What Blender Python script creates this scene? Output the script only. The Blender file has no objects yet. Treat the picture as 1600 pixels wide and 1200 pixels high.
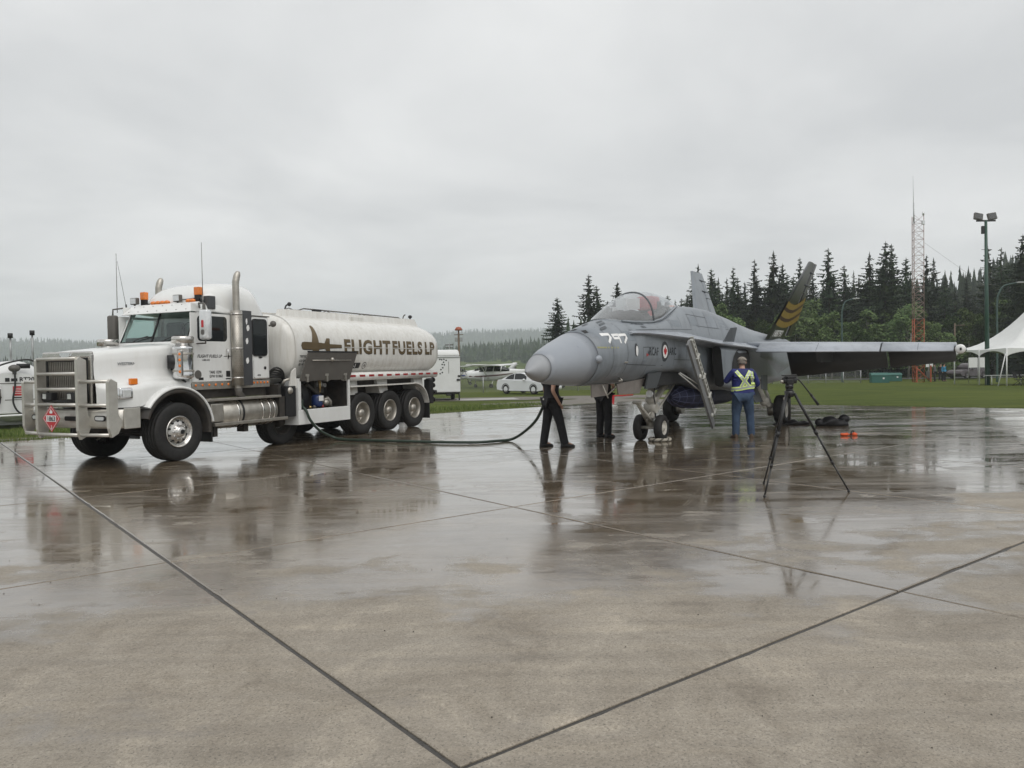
import bpy, bmesh, math, random
import numpy as np
from mathutils import Vector, Matrix, Euler
from mathutils.bvhtree import BVHTree

R = math.radians
S = bpy.context.scene
COL = S.collection
random.seed(7)
rng = np.random.default_rng(11)

# ---------------------------------------------------------------- camera
FPX, CAM_H, ROLL, HORIZ = 1215.0, 1.70, 0.0166, 569.0
PITCH = math.atan((600 - HORIZ) / FPX)
fw = Vector((0, math.cos(PITCH), -math.sin(PITCH)))
up0 = Vector((0, math.sin(PITCH), math.cos(PITCH)))
rt0 = Vector((1, 0, 0))
rt = rt0 * math.cos(ROLL) - up0 * math.sin(ROLL)
up = up0 * math.cos(ROLL) + rt0 * math.sin(ROLL)
cam_d = bpy.data.cameras.new("camera")
cam = bpy.data.objects.new("camera", cam_d)
COL.objects.link(cam)
M = Matrix((rt, up, -fw)).transposed().to_4x4()
M.translation = Vector((0, 0, CAM_H))
cam.matrix_world = M
cam_d.sensor_width = 36.0
cam_d.lens = 36.0 * FPX / 1600.0
cam_d.clip_end = 12000
cam_d.clip_start = 0.05
S.camera = cam

def site(px, py, Y):
    """a place on the site seen at photograph pixel px,py and Y metres away"""
    d = fw + rt * ((px - 800) / FPX) - up * ((py - 600) / FPX)
    return Vector((0, 0, CAM_H)) + d * (Y / d.y)

# ---------------------------------------------------------------- sky, sun, exposure
SUN_EL, SUN_AZ = R(52), R(152)      # azimuth clockwise from +Y
w = bpy.data.worlds.new("World"); S.world = w; w.use_nodes = True
nt = w.node_tree; nt.nodes.clear()
N = nt.nodes.new; Lk = nt.links.new
out = N("ShaderNodeOutputWorld"); bg = N("ShaderNodeBackground")
sky = N("ShaderNodeTexSky"); sky.sky_type = 'NISHITA'; sky.sun_disc = False
sky.sun_elevation = SUN_EL; sky.sun_rotation = SUN_AZ; sky.air_density = 1.0; sky.dust_density = 4.0
tc = N("ShaderNodeTexCoord")
# overcast: the cloud deck is a plane far above, so stretch the noise towards the horizon
sep = N("ShaderNodeSeparateXYZ"); Lk(tc.outputs["Generated"], sep.inputs[0])
mx = N("ShaderNodeMath"); mx.operation = 'MAXIMUM'; mx.inputs[1].default_value = 0.0; Lk(sep.outputs["Z"], mx.inputs[0])
ad = N("ShaderNodeMath"); ad.operation = 'ADD'; ad.inputs[1].default_value = 0.16; Lk(mx.outputs[0], ad.inputs[0])
dx = N("ShaderNodeMath"); dx.operation = 'DIVIDE'; Lk(sep.outputs["X"], dx.inputs[0]); Lk(ad.outputs[0], dx.inputs[1])
dy = N("ShaderNodeMath"); dy.operation = 'DIVIDE'; Lk(sep.outputs["Y"], dy.inputs[0]); Lk(ad.outputs[0], dy.inputs[1])
cmb = N("ShaderNodeCombineXYZ"); Lk(dx.outputs[0], cmb.inputs[0]); Lk(dy.outputs[0], cmb.inputs[1])
n1 = N("ShaderNodeTexNoise"); n1.inputs["Scale"].default_value = 0.85; n1.inputs["Detail"].default_value = 6; n1.inputs["Roughness"].default_value = 0.5
n1.inputs["Distortion"].default_value = 0.35
Lk(cmb.outputs[0], n1.inputs["Vector"])
cr = N("ShaderNodeValToRGB")
cr.color_ramp.elements[0].position = 0.34; cr.color_ramp.elements[0].color = (6.75, 6.88, 6.98, 1)
cr.color_ramp.elements[1].position = 0.66; cr.color_ramp.elements[1].color = (9.25, 9.32, 9.30, 1)
Lk(n1.outputs["Fac"], cr.inputs[0])
mixs = N("ShaderNodeMix"); mixs.data_type = 'RGBA'; mixs.inputs["Factor"].default_value = 0.97
Lk(sky.outputs[0], mixs.inputs["A"]); Lk(cr.outputs[0], mixs.inputs["B"])
Lk(mixs.outputs["Result"], bg.inputs["Color"])
bg.inputs["Strength"].default_value = 0.10
Lk(bg.outputs[0], out.inputs["Surface"])

sd = bpy.data.lights.new("sun", 'SUN'); sd.energy = 1.5; sd.angle = R(55); sd.color = (1.0, 0.97, 0.93)
so = bpy.data.objects.new("sun", sd); COL.objects.link(so)
sdir = Vector((math.sin(SUN_AZ) * math.cos(SUN_EL), math.cos(SUN_AZ) * math.cos(SUN_EL), math.sin(SUN_EL)))
so.rotation_euler = sdir.to_track_quat('Z', 'Y').to_euler()
so.location = (0, 0, 60)

vs = S.view_settings
vs.view_transform = 'Standard'; vs.look = 'None'; vs.exposure = 0.0; vs.gamma = 1.0; vs.use_curve_mapping = False
S.cycles.max_bounces = 8; S.cycles.diffuse_bounces = 3; S.cycles.glossy_bounces = 4
S.cycles.transparent_max_bounces = 12; S.cycles.volume_bounces = 1; S.cycles.transmission_bounces = 6
S.cycles.use_denoising = True
S.cycles.sample_clamp_indirect = 6.0

# ---------------------------------------------------------------- materials
MATS = {}
def nodes(name):
    m = bpy.data.materials.new(name); m.use_nodes = True
    t = m.node_tree; b = t.nodes["Principled BSDF"]
    return m, t, b
def mat(name, col, rough=0.5, metal=0.0, var=0.12, scale=6.0, bump=0.0, bscale=40.0, spec=0.5, coat=0.0, dirt=None, rvar=0.12, emit=None):
    """painted / metal / cloth surface: base colour with blotchy wear, uneven gloss and fine relief"""
    if name in MATS: return MATS[name]
    m, t, b = nodes(name)
    n = t.nodes.new; l = t.links.new
    tcn = n("ShaderNodeTexCoord")
    nz = n("ShaderNodeTexNoise"); nz.inputs["Scale"].default_value = scale; nz.inputs["Detail"].default_value = 5; nz.inputs["Roughness"].default_value = 0.6
    l(tcn.outputs["Object"], nz.inputs["Vector"])
    r = n("ShaderNodeValToRGB"); e = r.color_ramp.elements
    d = dirt or tuple(c * 0.5 for c in col)
    a = tuple(c * (1 - var) + q * var for c, q in zip(col, d)); z = tuple(min(1, c * (1 + var * .35)) for c in col)
    e[0].position = .3; e[0].color = (*a, 1); e[1].position = .7; e[1].color = (*z, 1)
    l(nz.outputs["Fac"], r.inputs[0]); l(r.outputs[0], b.inputs["Base Color"])
    mr = n("ShaderNodeMapRange"); mr.inputs["To Min"].default_value = max(0.02, rough - rvar * rough); mr.inputs["To Max"].default_value = min(1, rough + rvar * rough)
    nz2 = n("ShaderNodeTexNoise"); nz2.inputs["Scale"].default_value = scale * 3.1; nz2.inputs["Detail"].default_value = 4
    l(tcn.outputs["Object"], nz2.inputs["Vector"]); l(nz2.outputs["Fac"], mr.inputs["Value"]); l(mr.outputs[0], b.inputs["Roughness"])
    b.inputs["Metallic"].default_value = metal; b.inputs["Specular IOR Level"].default_value = spec
    b.inputs["Coat Weight"].default_value = coat; b.inputs["Coat Roughness"].default_value = 0.08
    if bump:
        nb = n("ShaderNodeTexNoise"); nb.inputs["Scale"].default_value = bscale; nb.inputs["Detail"].default_value = 3
        l(tcn.outputs["Object"], nb.inputs["Vector"])
        bp = n("ShaderNodeBump"); bp.inputs["Strength"].default_value = bump; bp.inputs["Distance"].default_value = 0.02
        l(nb.outputs["Fac"], bp.inputs["Height"]); l(bp.outputs[0], b.inputs["Normal"])
    if emit:
        b.inputs["Emission Color"].default_value = (*emit[:3], 1); b.inputs["Emission Strength"].default_value = emit[3]
    MATS[name] = m
    return m

# ---------------------------------------------------------------- mesh helpers
def link(name, me, parent=None, loc=None, rz=0.0):
    o = bpy.data.objects.new(name, me); COL.objects.link(o)
    if parent is not None: o.parent = parent
    if loc is not None: o.location = loc
    if rz: o.rotation_euler = (0, 0, rz)
    return o
def tag(o, label, cat, group=None):
    o["label"] = label; o["category"] = cat
    if group: o["group"] = group
    return o
def thing(name, label, cat, loc=(0, 0, 0), rz=0.0, group=None):
    o = link(name, None, None, loc, rz); o.empty_display_size = .2
    return tag(o, label, cat, group)
def struct(o, kind="structure"):
    o["kind"] = kind; return o
def copy_tree(o, parent=None):
    c = o.copy(); COL.objects.link(c)
    if parent is not None: c.parent = parent
    for ch in list(o.children): copy_tree(ch, c)
    return c

class MB:
    """collects shapes into one mesh"""
    def __init__(s): s.v = []; s.f = []; s.sm = []
    def add(s, vs_, fs, smooth=False):
        o = len(s.v); s.v += [tuple(p) for p in vs_]; s.f += [tuple(i + o for i in f) for f in fs]; s.sm += [smooth] * len(fs); return s
    def box(s, x0, x1, y0, y1, z0, z1, bev=0.0):
        if bev > 0:
            b = min(bev, .49 * min(x1 - x0, y1 - y0, z1 - z0))
            bm = bmesh.new(); bmesh.ops.create_cube(bm, size=1)
            for q in bm.verts: q.co = Vector(((x0 + x1) / 2 + q.co.x * (x1 - x0), (y0 + y1) / 2 + q.co.y * (y1 - y0), (z0 + z1) / 2 + q.co.z * (z1 - z0)))
            bmesh.ops.bevel(bm, geom=bm.edges[:], offset=b, segments=2, profile=.6, affect='EDGES')
            bm.verts.index_update()
            s.add([q.co[:] for q in bm.verts], [[q.index for q in f.verts] for f in bm.faces], False); bm.free(); return s
        vs_ = [(x, y, z) for z in (z0, z1) for y in (y0, y1) for x in (x0, x1)]
        return s.add(vs_, [(0, 2, 3, 1), (4, 5, 7, 6), (0, 1, 5, 4), (2, 6, 7, 3), (0, 4, 6, 2), (1, 3, 7, 5)])
    def hexa(s, b4, t4):
        """bottom quad, top quad (same winding)"""
        return s.add(list(b4) + list(t4), [(3, 2, 1, 0), (4, 5, 6, 7), (0, 1, 5, 4), (1, 2, 6, 5), (2, 3, 7, 6), (3, 0, 4, 7)])
    def prism(s, pts, a, b, axis='y'):
        """polygon pts (p,q) extruded along axis from a to b"""
        def mk(p, q, t): return {'y': (p, t, q), 'x': (t, p, q), 'z': (p, q, t)}[axis]
        n = len(pts); vs_ = [mk(p, q, a) for p, q in pts] + [mk(p, q, b) for p, q in pts]
        fs = [tuple(range(n))[::-1], tuple(range(n, 2 * n))] + [(i, (i + 1) % n, n + (i + 1) % n, n + i) for i in range(n)]
        return s.add(vs_, fs)
    def cyl(s, p0, p1, r0, r1=None, n=12, caps=True, smooth=True):
        r1 = r0 if r1 is None else r1
        p0 = Vector(p0); p1 = Vector(p1); d = (p1 - p0)
        if d.length < 1e-9: return s
        d.normalize(); a = d.orthogonal().normalized(); b = d.cross(a)
        vs_ = []
        for p, r in ((p0, r0), (p1, r1)):
            for i in range(n):
                t = 2 * math.pi * i / n; vs_.append(p + a * math.cos(t) * r + b * math.sin(t) * r)
        s.add(vs_, [(i, (i + 1) % n, n + (i + 1) % n, n + i) for i in range(n)], smooth)
        if caps:
            s.add(vs_[:n], [tuple(range(n))[::-1]]); s.add(vs_[n:], [tuple(range(n))])
        return s
    def tube(s, pts, r, n=8, closed=False, caps=True):
        pts = [Vector(p) for p in pts]; m = len(pts)
        rr = r if isinstance(r, (list, tuple)) else [r] * m
        vs_ = []; prev = None
        for i, p in enumerate(pts):
            if closed: d = pts[(i + 1) % m] - pts[i - 1]
            else: d = pts[min(i + 1, m - 1)] - pts[max(i - 1, 0)]
            d.normalize()
            a = (prev - d * prev.dot(d)) if prev is not None else d.orthogonal()
            if a.length < 1e-6: a = d.orthogonal()
            a.normalize(); prev = a; b = d.cross(a)
            for k in range(n):
                t = 2 * math.pi * k / n; vs_.append(p + (a * math.cos(t) + b * math.sin(t)) * rr[i])
        fs = []
        for i in range(m if closed else m - 1):
            j = (i + 1) % m
            for k in range(n):
                fs.append((i * n + k, i * n + (k + 1) % n, j * n + (k + 1) % n, j * n + k))
        s.add(vs_, fs, True)
        if caps and not closed:
            s.add(vs_[:n], [tuple(range(n))[::-1]]); s.add(vs_[-n:], [tuple(range(n))])
        return s
    def lathe(s, prof, c, axis='y', n=24, closed=False, arc=None, smooth=True):
        """prof = [(r, t)] around the axis through c; arc=(a0,a1) in degrees for a partial turn"""
        vs_ = []; c = Vector(c)
        full = arc is None
        a0, a1 = (0, 2 * math.pi) if full else (R(arc[0]), R(arc[1]))
        cnt = n if full else n + 1
        for i in range(cnt):
            a = a0 + (a1 - a0) * i / n; ca, sa = math.cos(a), math.sin(a)
            for r_, t_ in prof:
                q = {'y': (r_ * ca, t_, r_ * sa), 'x': (t_, r_ * ca, r_ * sa), 'z': (r_ * ca, r_ * sa, t_)}[axis]
                vs_.append(c + Vector(q))
        m = len(prof); fs = []
        for i in range(n):
            j = (i + 1) % cnt if full else i + 1
            for k in range(m if closed else m - 1):
                k2 = (k + 1) % m
                fs.append((i * m + k, j * m + k, j * m + k2, i * m + k2))
        return s.add(vs_, fs, smooth)
    def loft(s, rings, caps=True, smooth=True, closed=True):
        n = len(rings[0]); vs_ = [p for r_ in rings for p in r_]; fs = []
        for i in range(len(rings) - 1):
            for k in range(n if closed else n - 1):
                k2 = (k + 1) % n
                fs.append((i * n + k, i * n + k2, (i + 1) * n + k2, (i + 1) * n + k))
        s.add(vs_, fs, smooth)
        if caps and closed:
            s.add(rings[0], [tuple(range(n))[::-1]], False); s.add(rings[-1], [tuple(range(n))], False)
        return s
    def ball(s, c, rx, ry=None, rz=None, n=12, m=8):
        ry = rx if ry is None else ry; rz = rx if rz is None else rz
        rings = []
        for j in range(m + 1):
            th = math.pi * j / m; r_ = max(1e-4, math.sin(th))
            rings.append([(c[0] + rx * r_ * math.cos(2 * math.pi * i / n), c[1] + ry * r_ * math.sin(2 * math.pi * i / n), c[2] - rz * math.cos(th)) for i in range(n)])
        return s.loft(rings, caps=False)
    def mesh(s, name, material=None):
        me = bpy.data.meshes.new(name); me.from_pydata(s.v, [], s.f)
        me.polygons.foreach_set("use_smooth", s.sm)
        if material is not None: me.materials.append(material)
        bm = bmesh.new(); bm.from_mesh(me)
        bmesh.ops.remove_doubles(bm, verts=bm.verts, dist=1e-5)
        bmesh.ops.recalc_face_normals(bm, faces=bm.faces); bm.to_mesh(me); bm.free()
        me.update(); return me
    def build(s, name, material, parent=None, loc=None, rz=0.0):
        return link(name, s.mesh(name, material), parent, loc, rz)

def catmull(pts, per=6):
    out_ = []
    P = [Vector(p) for p in pts]; n = len(P)
    for i in range(n - 1):
        p0 = P[max(i - 1, 0)]; p1 = P[i]; p2 = P[i + 1]; p3 = P[min(i + 2, n - 1)]
        for k in range(per):
            t = k / per
            out_.append(0.5 * ((2 * p1) + (p2 - p0) * t + (2 * p0 - 5 * p1 + 4 * p2 - p3) * t * t + (3 * p1 - p0 - 3 * p2 + p3) * t ** 3))
    out_.append(P[-1]); return out_

def text_mesh(body, size, bold=True,  italic=False, spacing=1.0, sx=1.0):
    """lettering as flat triangles: returns verts (x,z) and faces"""
    cu = bpy.data.curves.new("lettering", 'FONT'); cu.body = body; cu.size = size; cu.space_character = spacing
    cu.resolution_u = 3
    if bold: cu.offset = size * (0.022 if bold is True else bold)
    if italic: cu.shear = 0.25
    o = bpy.data.objects.new("lettering", cu); COL.objects.link(o)
    dg = bpy.context.evaluated_depsgraph_get(); dg.update()
    me = bpy.data.meshes.new_from_object(o.evaluated_get(dg))
    vs_ = [(v.co.x * sx, v.co.y) for v in me.vertices]; fs = [tuple(p.vertices) for p in me.polygons]
    bpy.data.objects.remove(o); bpy.data.curves.remove(cu); bpy.data.meshes.remove(me)
    return vs_, fs

# ================================================================ THE SETTING
def ground_z(x, y):
    d = math.hypot(x, y)
    z = -0.07
    if d > 26: z -= min(1.0, (d - 26) / 60.0) * 0.62
    if d > 86: z -= min(1.0, (d - 86) / 200.0) * 0.6
    return z

# --- grass field as one sheet out to the hills
def grass_material():
    m, t, b = nodes("mown_grass"); n = t.nodes.new; l = t.links.new
    g = n("ShaderNodeNewGeometry")
    a = n("ShaderNodeTexNoise"); a.inputs["Scale"].default_value = 0.09; a.inputs["Detail"].default_value = 6
    l(g.outputs["Position"], a.inputs["Vector"])
    mp = n("ShaderNodeMapping"); mp.inputs["Scale"].default_value = (.55, 2.4, 1); mp.inputs["Rotation"].default_value = (0, 0, R(14)); l(g.outputs["Position"], mp.inputs["Vector"])
    c = n("ShaderNodeTexNoise"); c.inputs["Scale"].default_value = 0.5; c.inputs["Detail"].default_value = 7; c.inputs["Roughness"].default_value = .7; l(mp.outputs[0], c.inputs["Vector"])
    f = n("ShaderNodeTexNoise"); f.inputs["Scale"].default_value = 14; f.inputs["Detail"].default_value = 4; l(g.outputs["Position"], f.inputs["Vector"])
    r1 = n("ShaderNodeValToRGB"); e = r1.color_ramp.elements
    e[0].position = .36; e[0].color = (.036, .064, .010, 1); e[1].position = .60; e[1].color = (.125, .165, .030, 1)
    k = e.new(.76); k.color = (.17, .168, .062, 1)
    l(c.outputs["Fac"], r1.inputs[0])
    r2 = n("ShaderNodeValToRGB"); e = r2.color_ramp.elements
    e[0].position = .40; e[0].color = (.105, .150, .022, 1); e[1].position = .66; e[1].color = (.050, .090, .016, 1)
    l(a.outputs["Fac"], r2.inputs[0])
    mx = n("ShaderNodeMix"); mx.data_type = 'RGBA'; mx.inputs["Factor"].default_value = .5; l(r1.outputs[0], mx.inputs["A"]); l(r2.outputs[0], mx.inputs["B"])
    m2 = n("ShaderNodeMix"); m2.data_type = 'RGBA'; m2.blend_type = 'MULTIPLY'; m2.inputs["Factor"].default_value = .75
    l(mx.outputs["Result"], m2.inputs["A"]); l(f.outputs["Fac"], m2.inputs["B"])
    sc = n("ShaderNodeMix"); sc.data_type = 'RGBA'; sc.blend_type = 'MULTIPLY'; sc.inputs["Factor"].default_value = 1; sc.inputs["B"].default_value = (1.30, 1.16, 1.0, 1)
    l(m2.outputs["Result"], sc.inputs["A"])
    l(sc.outputs["Result"], b.inputs["Base Color"]); b.inputs["Roughness"].default_value = .9; b.inputs["Specular IOR Level"].default_value = .15
    bp = n("ShaderNodeBump"); bp.inputs["Strength"].default_value = .9; bp.inputs["Distance"].default_value = .06; l(f.outputs["Fac"], bp.inputs["Height"]); l(bp.outputs[0], b.inputs["Normal"])
    return m
GRASS = grass_material()
rad = [0.5, 4, 8, 12, 16, 20, 24, 28, 32, 36, 41, 46, 52, 60, 70, 80, 92, 106, 125, 150, 190, 250, 340, 480, 700, 1100, 1700, 2500, 3200]
ang = [2 * math.pi * i / 96 for i in range(96)]
gm = MB(); vs_ = [(0, 0, -.07)]; fs = []
for r_ in rad:
    for a in ang:
        x, y = r_ * math.sin(a), r_ * math.cos(a)
        bump = 0 if r_ < 75 or r_ > 1200 else .09 * (math.sin(x * .13 + y * .07) * math.cos(y * .11 - x * .04))
        vs_.append((x, y, ground_z(x, y) + bump))
for i in range(96): fs.append((0, 1 + i, 1 + (i + 1) % 96))
for k in range(len(rad) - 1):
    for i in range(96):
        a = 1 + k * 96 + i; b = 1 + k * 96 + (i + 1) % 96; fs.append((a, a + 96, b + 96, b))
gm.add(vs_, fs, True)
ground = struct(gm.build("ground", GRASS))

# --- wet concrete apron
def concrete_material():
    m, t, b = nodes("wet_concrete"); n = t.nodes.new; l = t.links.new
    g = n("ShaderNodeNewGeometry")
    def noise(scale, det=4, rough=.55, vec=None, dist=0.0):
        q = n("ShaderNodeTexNoise"); q.inputs["Scale"].default_value = scale; q.inputs["Detail"].default_value = det; q.inputs["Roughness"].default_value = rough; q.inputs["Distortion"].default_value = dist
        l(vec or g.outputs["Position"], q.inputs["Vector"]); return q.outputs["Fac"]
    def ramp(fac, *st):
        q = n("ShaderNodeValToRGB"); e = q.color_ramp.elements
        while len(e) < len(st): e.new(.5)
        for k, (p, c) in enumerate(st):
            e[k].position = p; e[k].color = (*((c,) * 3 if not isinstance(c, tuple) else c), 1)
        l(fac, q.inputs[0]); return q.outputs[0]
    def mixc(f, a, bb, mode='MIX'):
        q = n("ShaderNodeMix"); q.data_type = 'RGBA'; q.blend_type = mode
        for nm, v in (("Factor", f), ("A", a), ("B", bb)):
            if hasattr(v, "links"): l(v, q.inputs[nm])
            else: q.inputs[nm].default_value = v if nm == "Factor" else (*v, 1)
        return q.outputs["Result"]
    def math_(op, a, bb=0.0, clamp=False):
        q = n("ShaderNodeMath"); q.operation = op; q.use_clamp = clamp
        for k, v in ((0, a), (1, bb)):
            if hasattr(v, "links"): l(v, q.inputs[k])
            else: q.inputs[k].default_value = v
        return q.outputs[0]
    # brushed along the joints: drag the wetness along one joint direction
    mp = n("ShaderNodeMapping"); mp.inputs["Rotation"].default_value = (0, 0, R(-38)); mp.inputs["Scale"].default_value = (.42, 1.7, 1); l(g.outputs["Position"], mp.inputs["Vector"])
    st = noise(.55, 6, .6, mp.outputs[0], .6)            # streaks of water following the screed
    mpf = n("ShaderNodeMapping"); mpf.inputs["Rotation"].default_value = (0, 0, R(-30)); mpf.inputs["Scale"].default_value = (.22, 1.5, 1); l(g.outputs["Position"], mpf.inputs["Vector"])
    st2 = noise(.9, 5, .6, mpf.outputs[0], .3)
    big = noise(.17, 4, .5)
    mid = noise(1.3, 6, .62, None, .4)
    # the apron falls away from the near slabs, water lies from about six metres on
    sp = n("ShaderNodeSeparateXYZ"); l(g.outputs["Position"], sp.inputs[0])
    yy = math_('ADD', sp.outputs["Y"], math_('MULTIPLY', sp.outputs["X"], -.22))
    yw = math_('ADD', yy, math_('MULTIPLY', math_('SUBTRACT', big, .5), 13.0))
    fall = n("ShaderNodeMapRange"); fall.inputs["From Min"].default_value = 2.6; fall.inputs["From Max"].default_value = 9.0; l(yw, fall.inputs["Value"])
    mps = n("ShaderNodeMapping"); mps.inputs["Rotation"].default_value = (0, 0, R(-38)); mps.inputs["Scale"].default_value = (.5, 7.0, 1); l(g.outputs["Position"], mps.inputs["Vector"])
    scr = noise(.9, 5, .65, mps.outputs[0], .25)          # marks of the screed
    wet0 = math_('ADD', math_('MULTIPLY', math_('SUBTRACT', st, .5), 1.9), math_('MULTIPLY', math_('SUBTRACT', mid, .5), 1.3))
    wet0 = math_('ADD', wet0, math_('MULTIPLY', math_('SUBTRACT', scr, .5), .55))
    wet0 = math_('ADD', wet0, math_('SUBTRACT', math_('MULTIPLY', fall.outputs[0], .84), .03))
    wet = n("ShaderNodeMapRange"); wet.interpolation_type = 'SMOOTHSTEP'; wet.inputs["From Min"].default_value = .22; wet.inputs["From Max"].default_value = .55; l(wet0, wet.inputs["Value"])
    W = wet.outputs[0]
    pud = n("ShaderNodeMapRange"); pud.interpolation_type = 'SMOOTHSTEP'; pud.inputs["From Min"].default_value = .92; pud.inputs["From Max"].default_value = 1.02
    l(math_('ADD', wet0, math_('MULTIPLY', math_('SUBTRACT', st2, .5), .9)), pud.inputs["Value"]); PU = pud.outputs[0]
    # aggregate
    vo = n("ShaderNodeTexVoronoi"); vo.inputs["Scale"].default_value = 95; l(g.outputs["Position"], vo.inputs["Vector"])
    agg = ramp(vo.outputs["Color"], (.0, (.215, .195, .165)), (.35, (.305, .281, .242)), (.7, (.335, .310, .270)), (1.0, (.41, .384, .340)))
    fine = noise(210, 3, .7)
    agg = mixc(.55, agg, ramp(fine, (.3, .60), (.7, 1.28)), 'MULTIPLY')
    dots = ramp(noise(75, 2, .5), (.30, .22), (.39, 1.0))
    agg = mixc(.75, agg, dots, 'MULTIPLY')
    stain = ramp(noise(1.15, 9, .72, None, 1.2), (.30, (.54, .505, .46)), (.44, (.88, .865, .84)), (.54, (1.0, 1.0, 1.0)), (.64, (1.28, 1.275, 1.26)))
    agg = mixc(.85, agg, stain, 'MULTIPLY')
    slabtone = ramp(noise(.28, 2, .5), (.3, (.76, .715, .655)), (.7, (.99, .935, .86)))
    agg = mixc(1.0, agg, slabtone, 'MULTIPLY')
    agg = mixc(.8, agg, ramp(scr, (.32, (.80, .785, .76)), (.5, (1.0, 1.0, 1.0)), (.68, (1.15, 1.15, 1.14))), 'MULTIPLY')
    wetc = mixc(1.0, agg, (.60, .545, .475), 'MULTIPLY')
    bc = mixc(W, agg, wetc)
    l(bc, b.inputs["Base Color"])
    rr = n("ShaderNodeMapRange"); rr.inputs["To Min"].default_value = .56; rr.inputs["To Max"].default_value = .13; l(W, rr.inputs["Value"])
    r2 = n("ShaderNodeMapRange"); r2.inputs["From Min"].default_value = .35; r2.inputs["From Max"].default_value = .7; r2.inputs["To Min"].default_value = -.06; r2.inputs["To Max"].default_value = .16; l(st2, r2.inputs["Value"])
    rsum = math_('MAXIMUM', math_('ADD', math_('ADD', rr.outputs[0], r2.outputs[0]), math_('MULTIPLY', math_('SUBTRACT', scr, .45), .5)), .06)
    rq = n("ShaderNodeMix"); rq.data_type = 'FLOAT'; l(PU, rq.inputs["Factor"]); l(rsum, rq.inputs["A"]); rq.inputs["B"].default_value = .035
    l(rq.outputs["Result"], b.inputs["Roughness"])
    cw = n("ShaderNodeMath"); cw.operation = 'MULTIPLY'; cw.inputs[1].default_value = .75; l(W, cw.inputs[0]); l(cw.outputs[0], b.inputs["Coat Weight"]); b.inputs["Coat IOR"].default_value = 1.40
    cro = n("ShaderNodeMath"); cro.operation = 'MULTIPLY'; cro.inputs[1].default_value = .6; l(rq.outputs["Result"], cro.inputs[0]); l(cro.outputs[0], b.inputs["Coat Roughness"])
    b.inputs["IOR"].default_value = 1.7; b.inputs["Specular IOR Level"].default_value = .5
    hh = math_('ADD', math_('MULTIPLY', vo.outputs["Distance"], .6), math_('MULTIPLY', fine, .5))
    bs = n("ShaderNodeMapRange"); bs.inputs["To Min"].default_value = .55; bs.inputs["To Max"].default_value = .05; l(W, bs.inputs["Value"])
    bp = n("ShaderNodeBump"); bp.inputs["Distance"].default_value = .004; l(bs.outputs[0], bp.inputs["Strength"]); l(hh, bp.inputs["Height"])
    bs2 = n("ShaderNodeMapRange"); bs2.inputs["To Min"].default_value = .5; bs2.inputs["To Max"].default_value = .0; l(PU, bs2.inputs["Value"])
    bp2 = n("ShaderNodeBump"); bp2.inputs["Distance"].default_value = .010; l(bs2.outputs[0], bp2.inputs["Strength"]); l(noise(3.2, 4, .5), bp2.inputs["Height"]); l(bp.outputs[0], bp2.inputs["Normal"])
    l(bp2.outputs[0], b.inputs["Normal"])
    return m
CONC = concrete_material()
TAR = mat("joint_sealant", (.055, .051, .046), rough=.5, var=.5, scale=9, bump=.5, bscale=60)

AE = R(-52.0); E1 = Vector((math.cos(AE), math.sin(AE))); E2 = Vector((-E1.y, E1.x))     # joint directions
O0 = Vector((-.25, 3.24)); LA, LC = 4.56, 3.87
def clip(poly, p, nrm):
    out_ = []
    for i, a in enumerate(poly):
        b = poly[(i + 1) % len(poly)]; da = (a - p).dot(nrm); db = (b - p).dot(nrm)
        if da >= 0: out_.append(a)
        if (da >= 0) != (db >= 0): out_.append(a + (b - a) * (da / (da - db)))
    return out_
def halfplane(a, b, inside):
    a = Vector(a); b = Vector(b); d = b - a; nrm = Vector((-d.y, d.x)).normalized()
    if (Vector(inside) - a).dot(nrm) < 0: nrm = -nrm
    return a, nrm
EDGES = [halfplane((-12.7, 18.9), (-2.7, 27.35), (0, 10)), halfplane((5.5, 33.2), (16.5, 24.9), (0, 10))]
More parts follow.
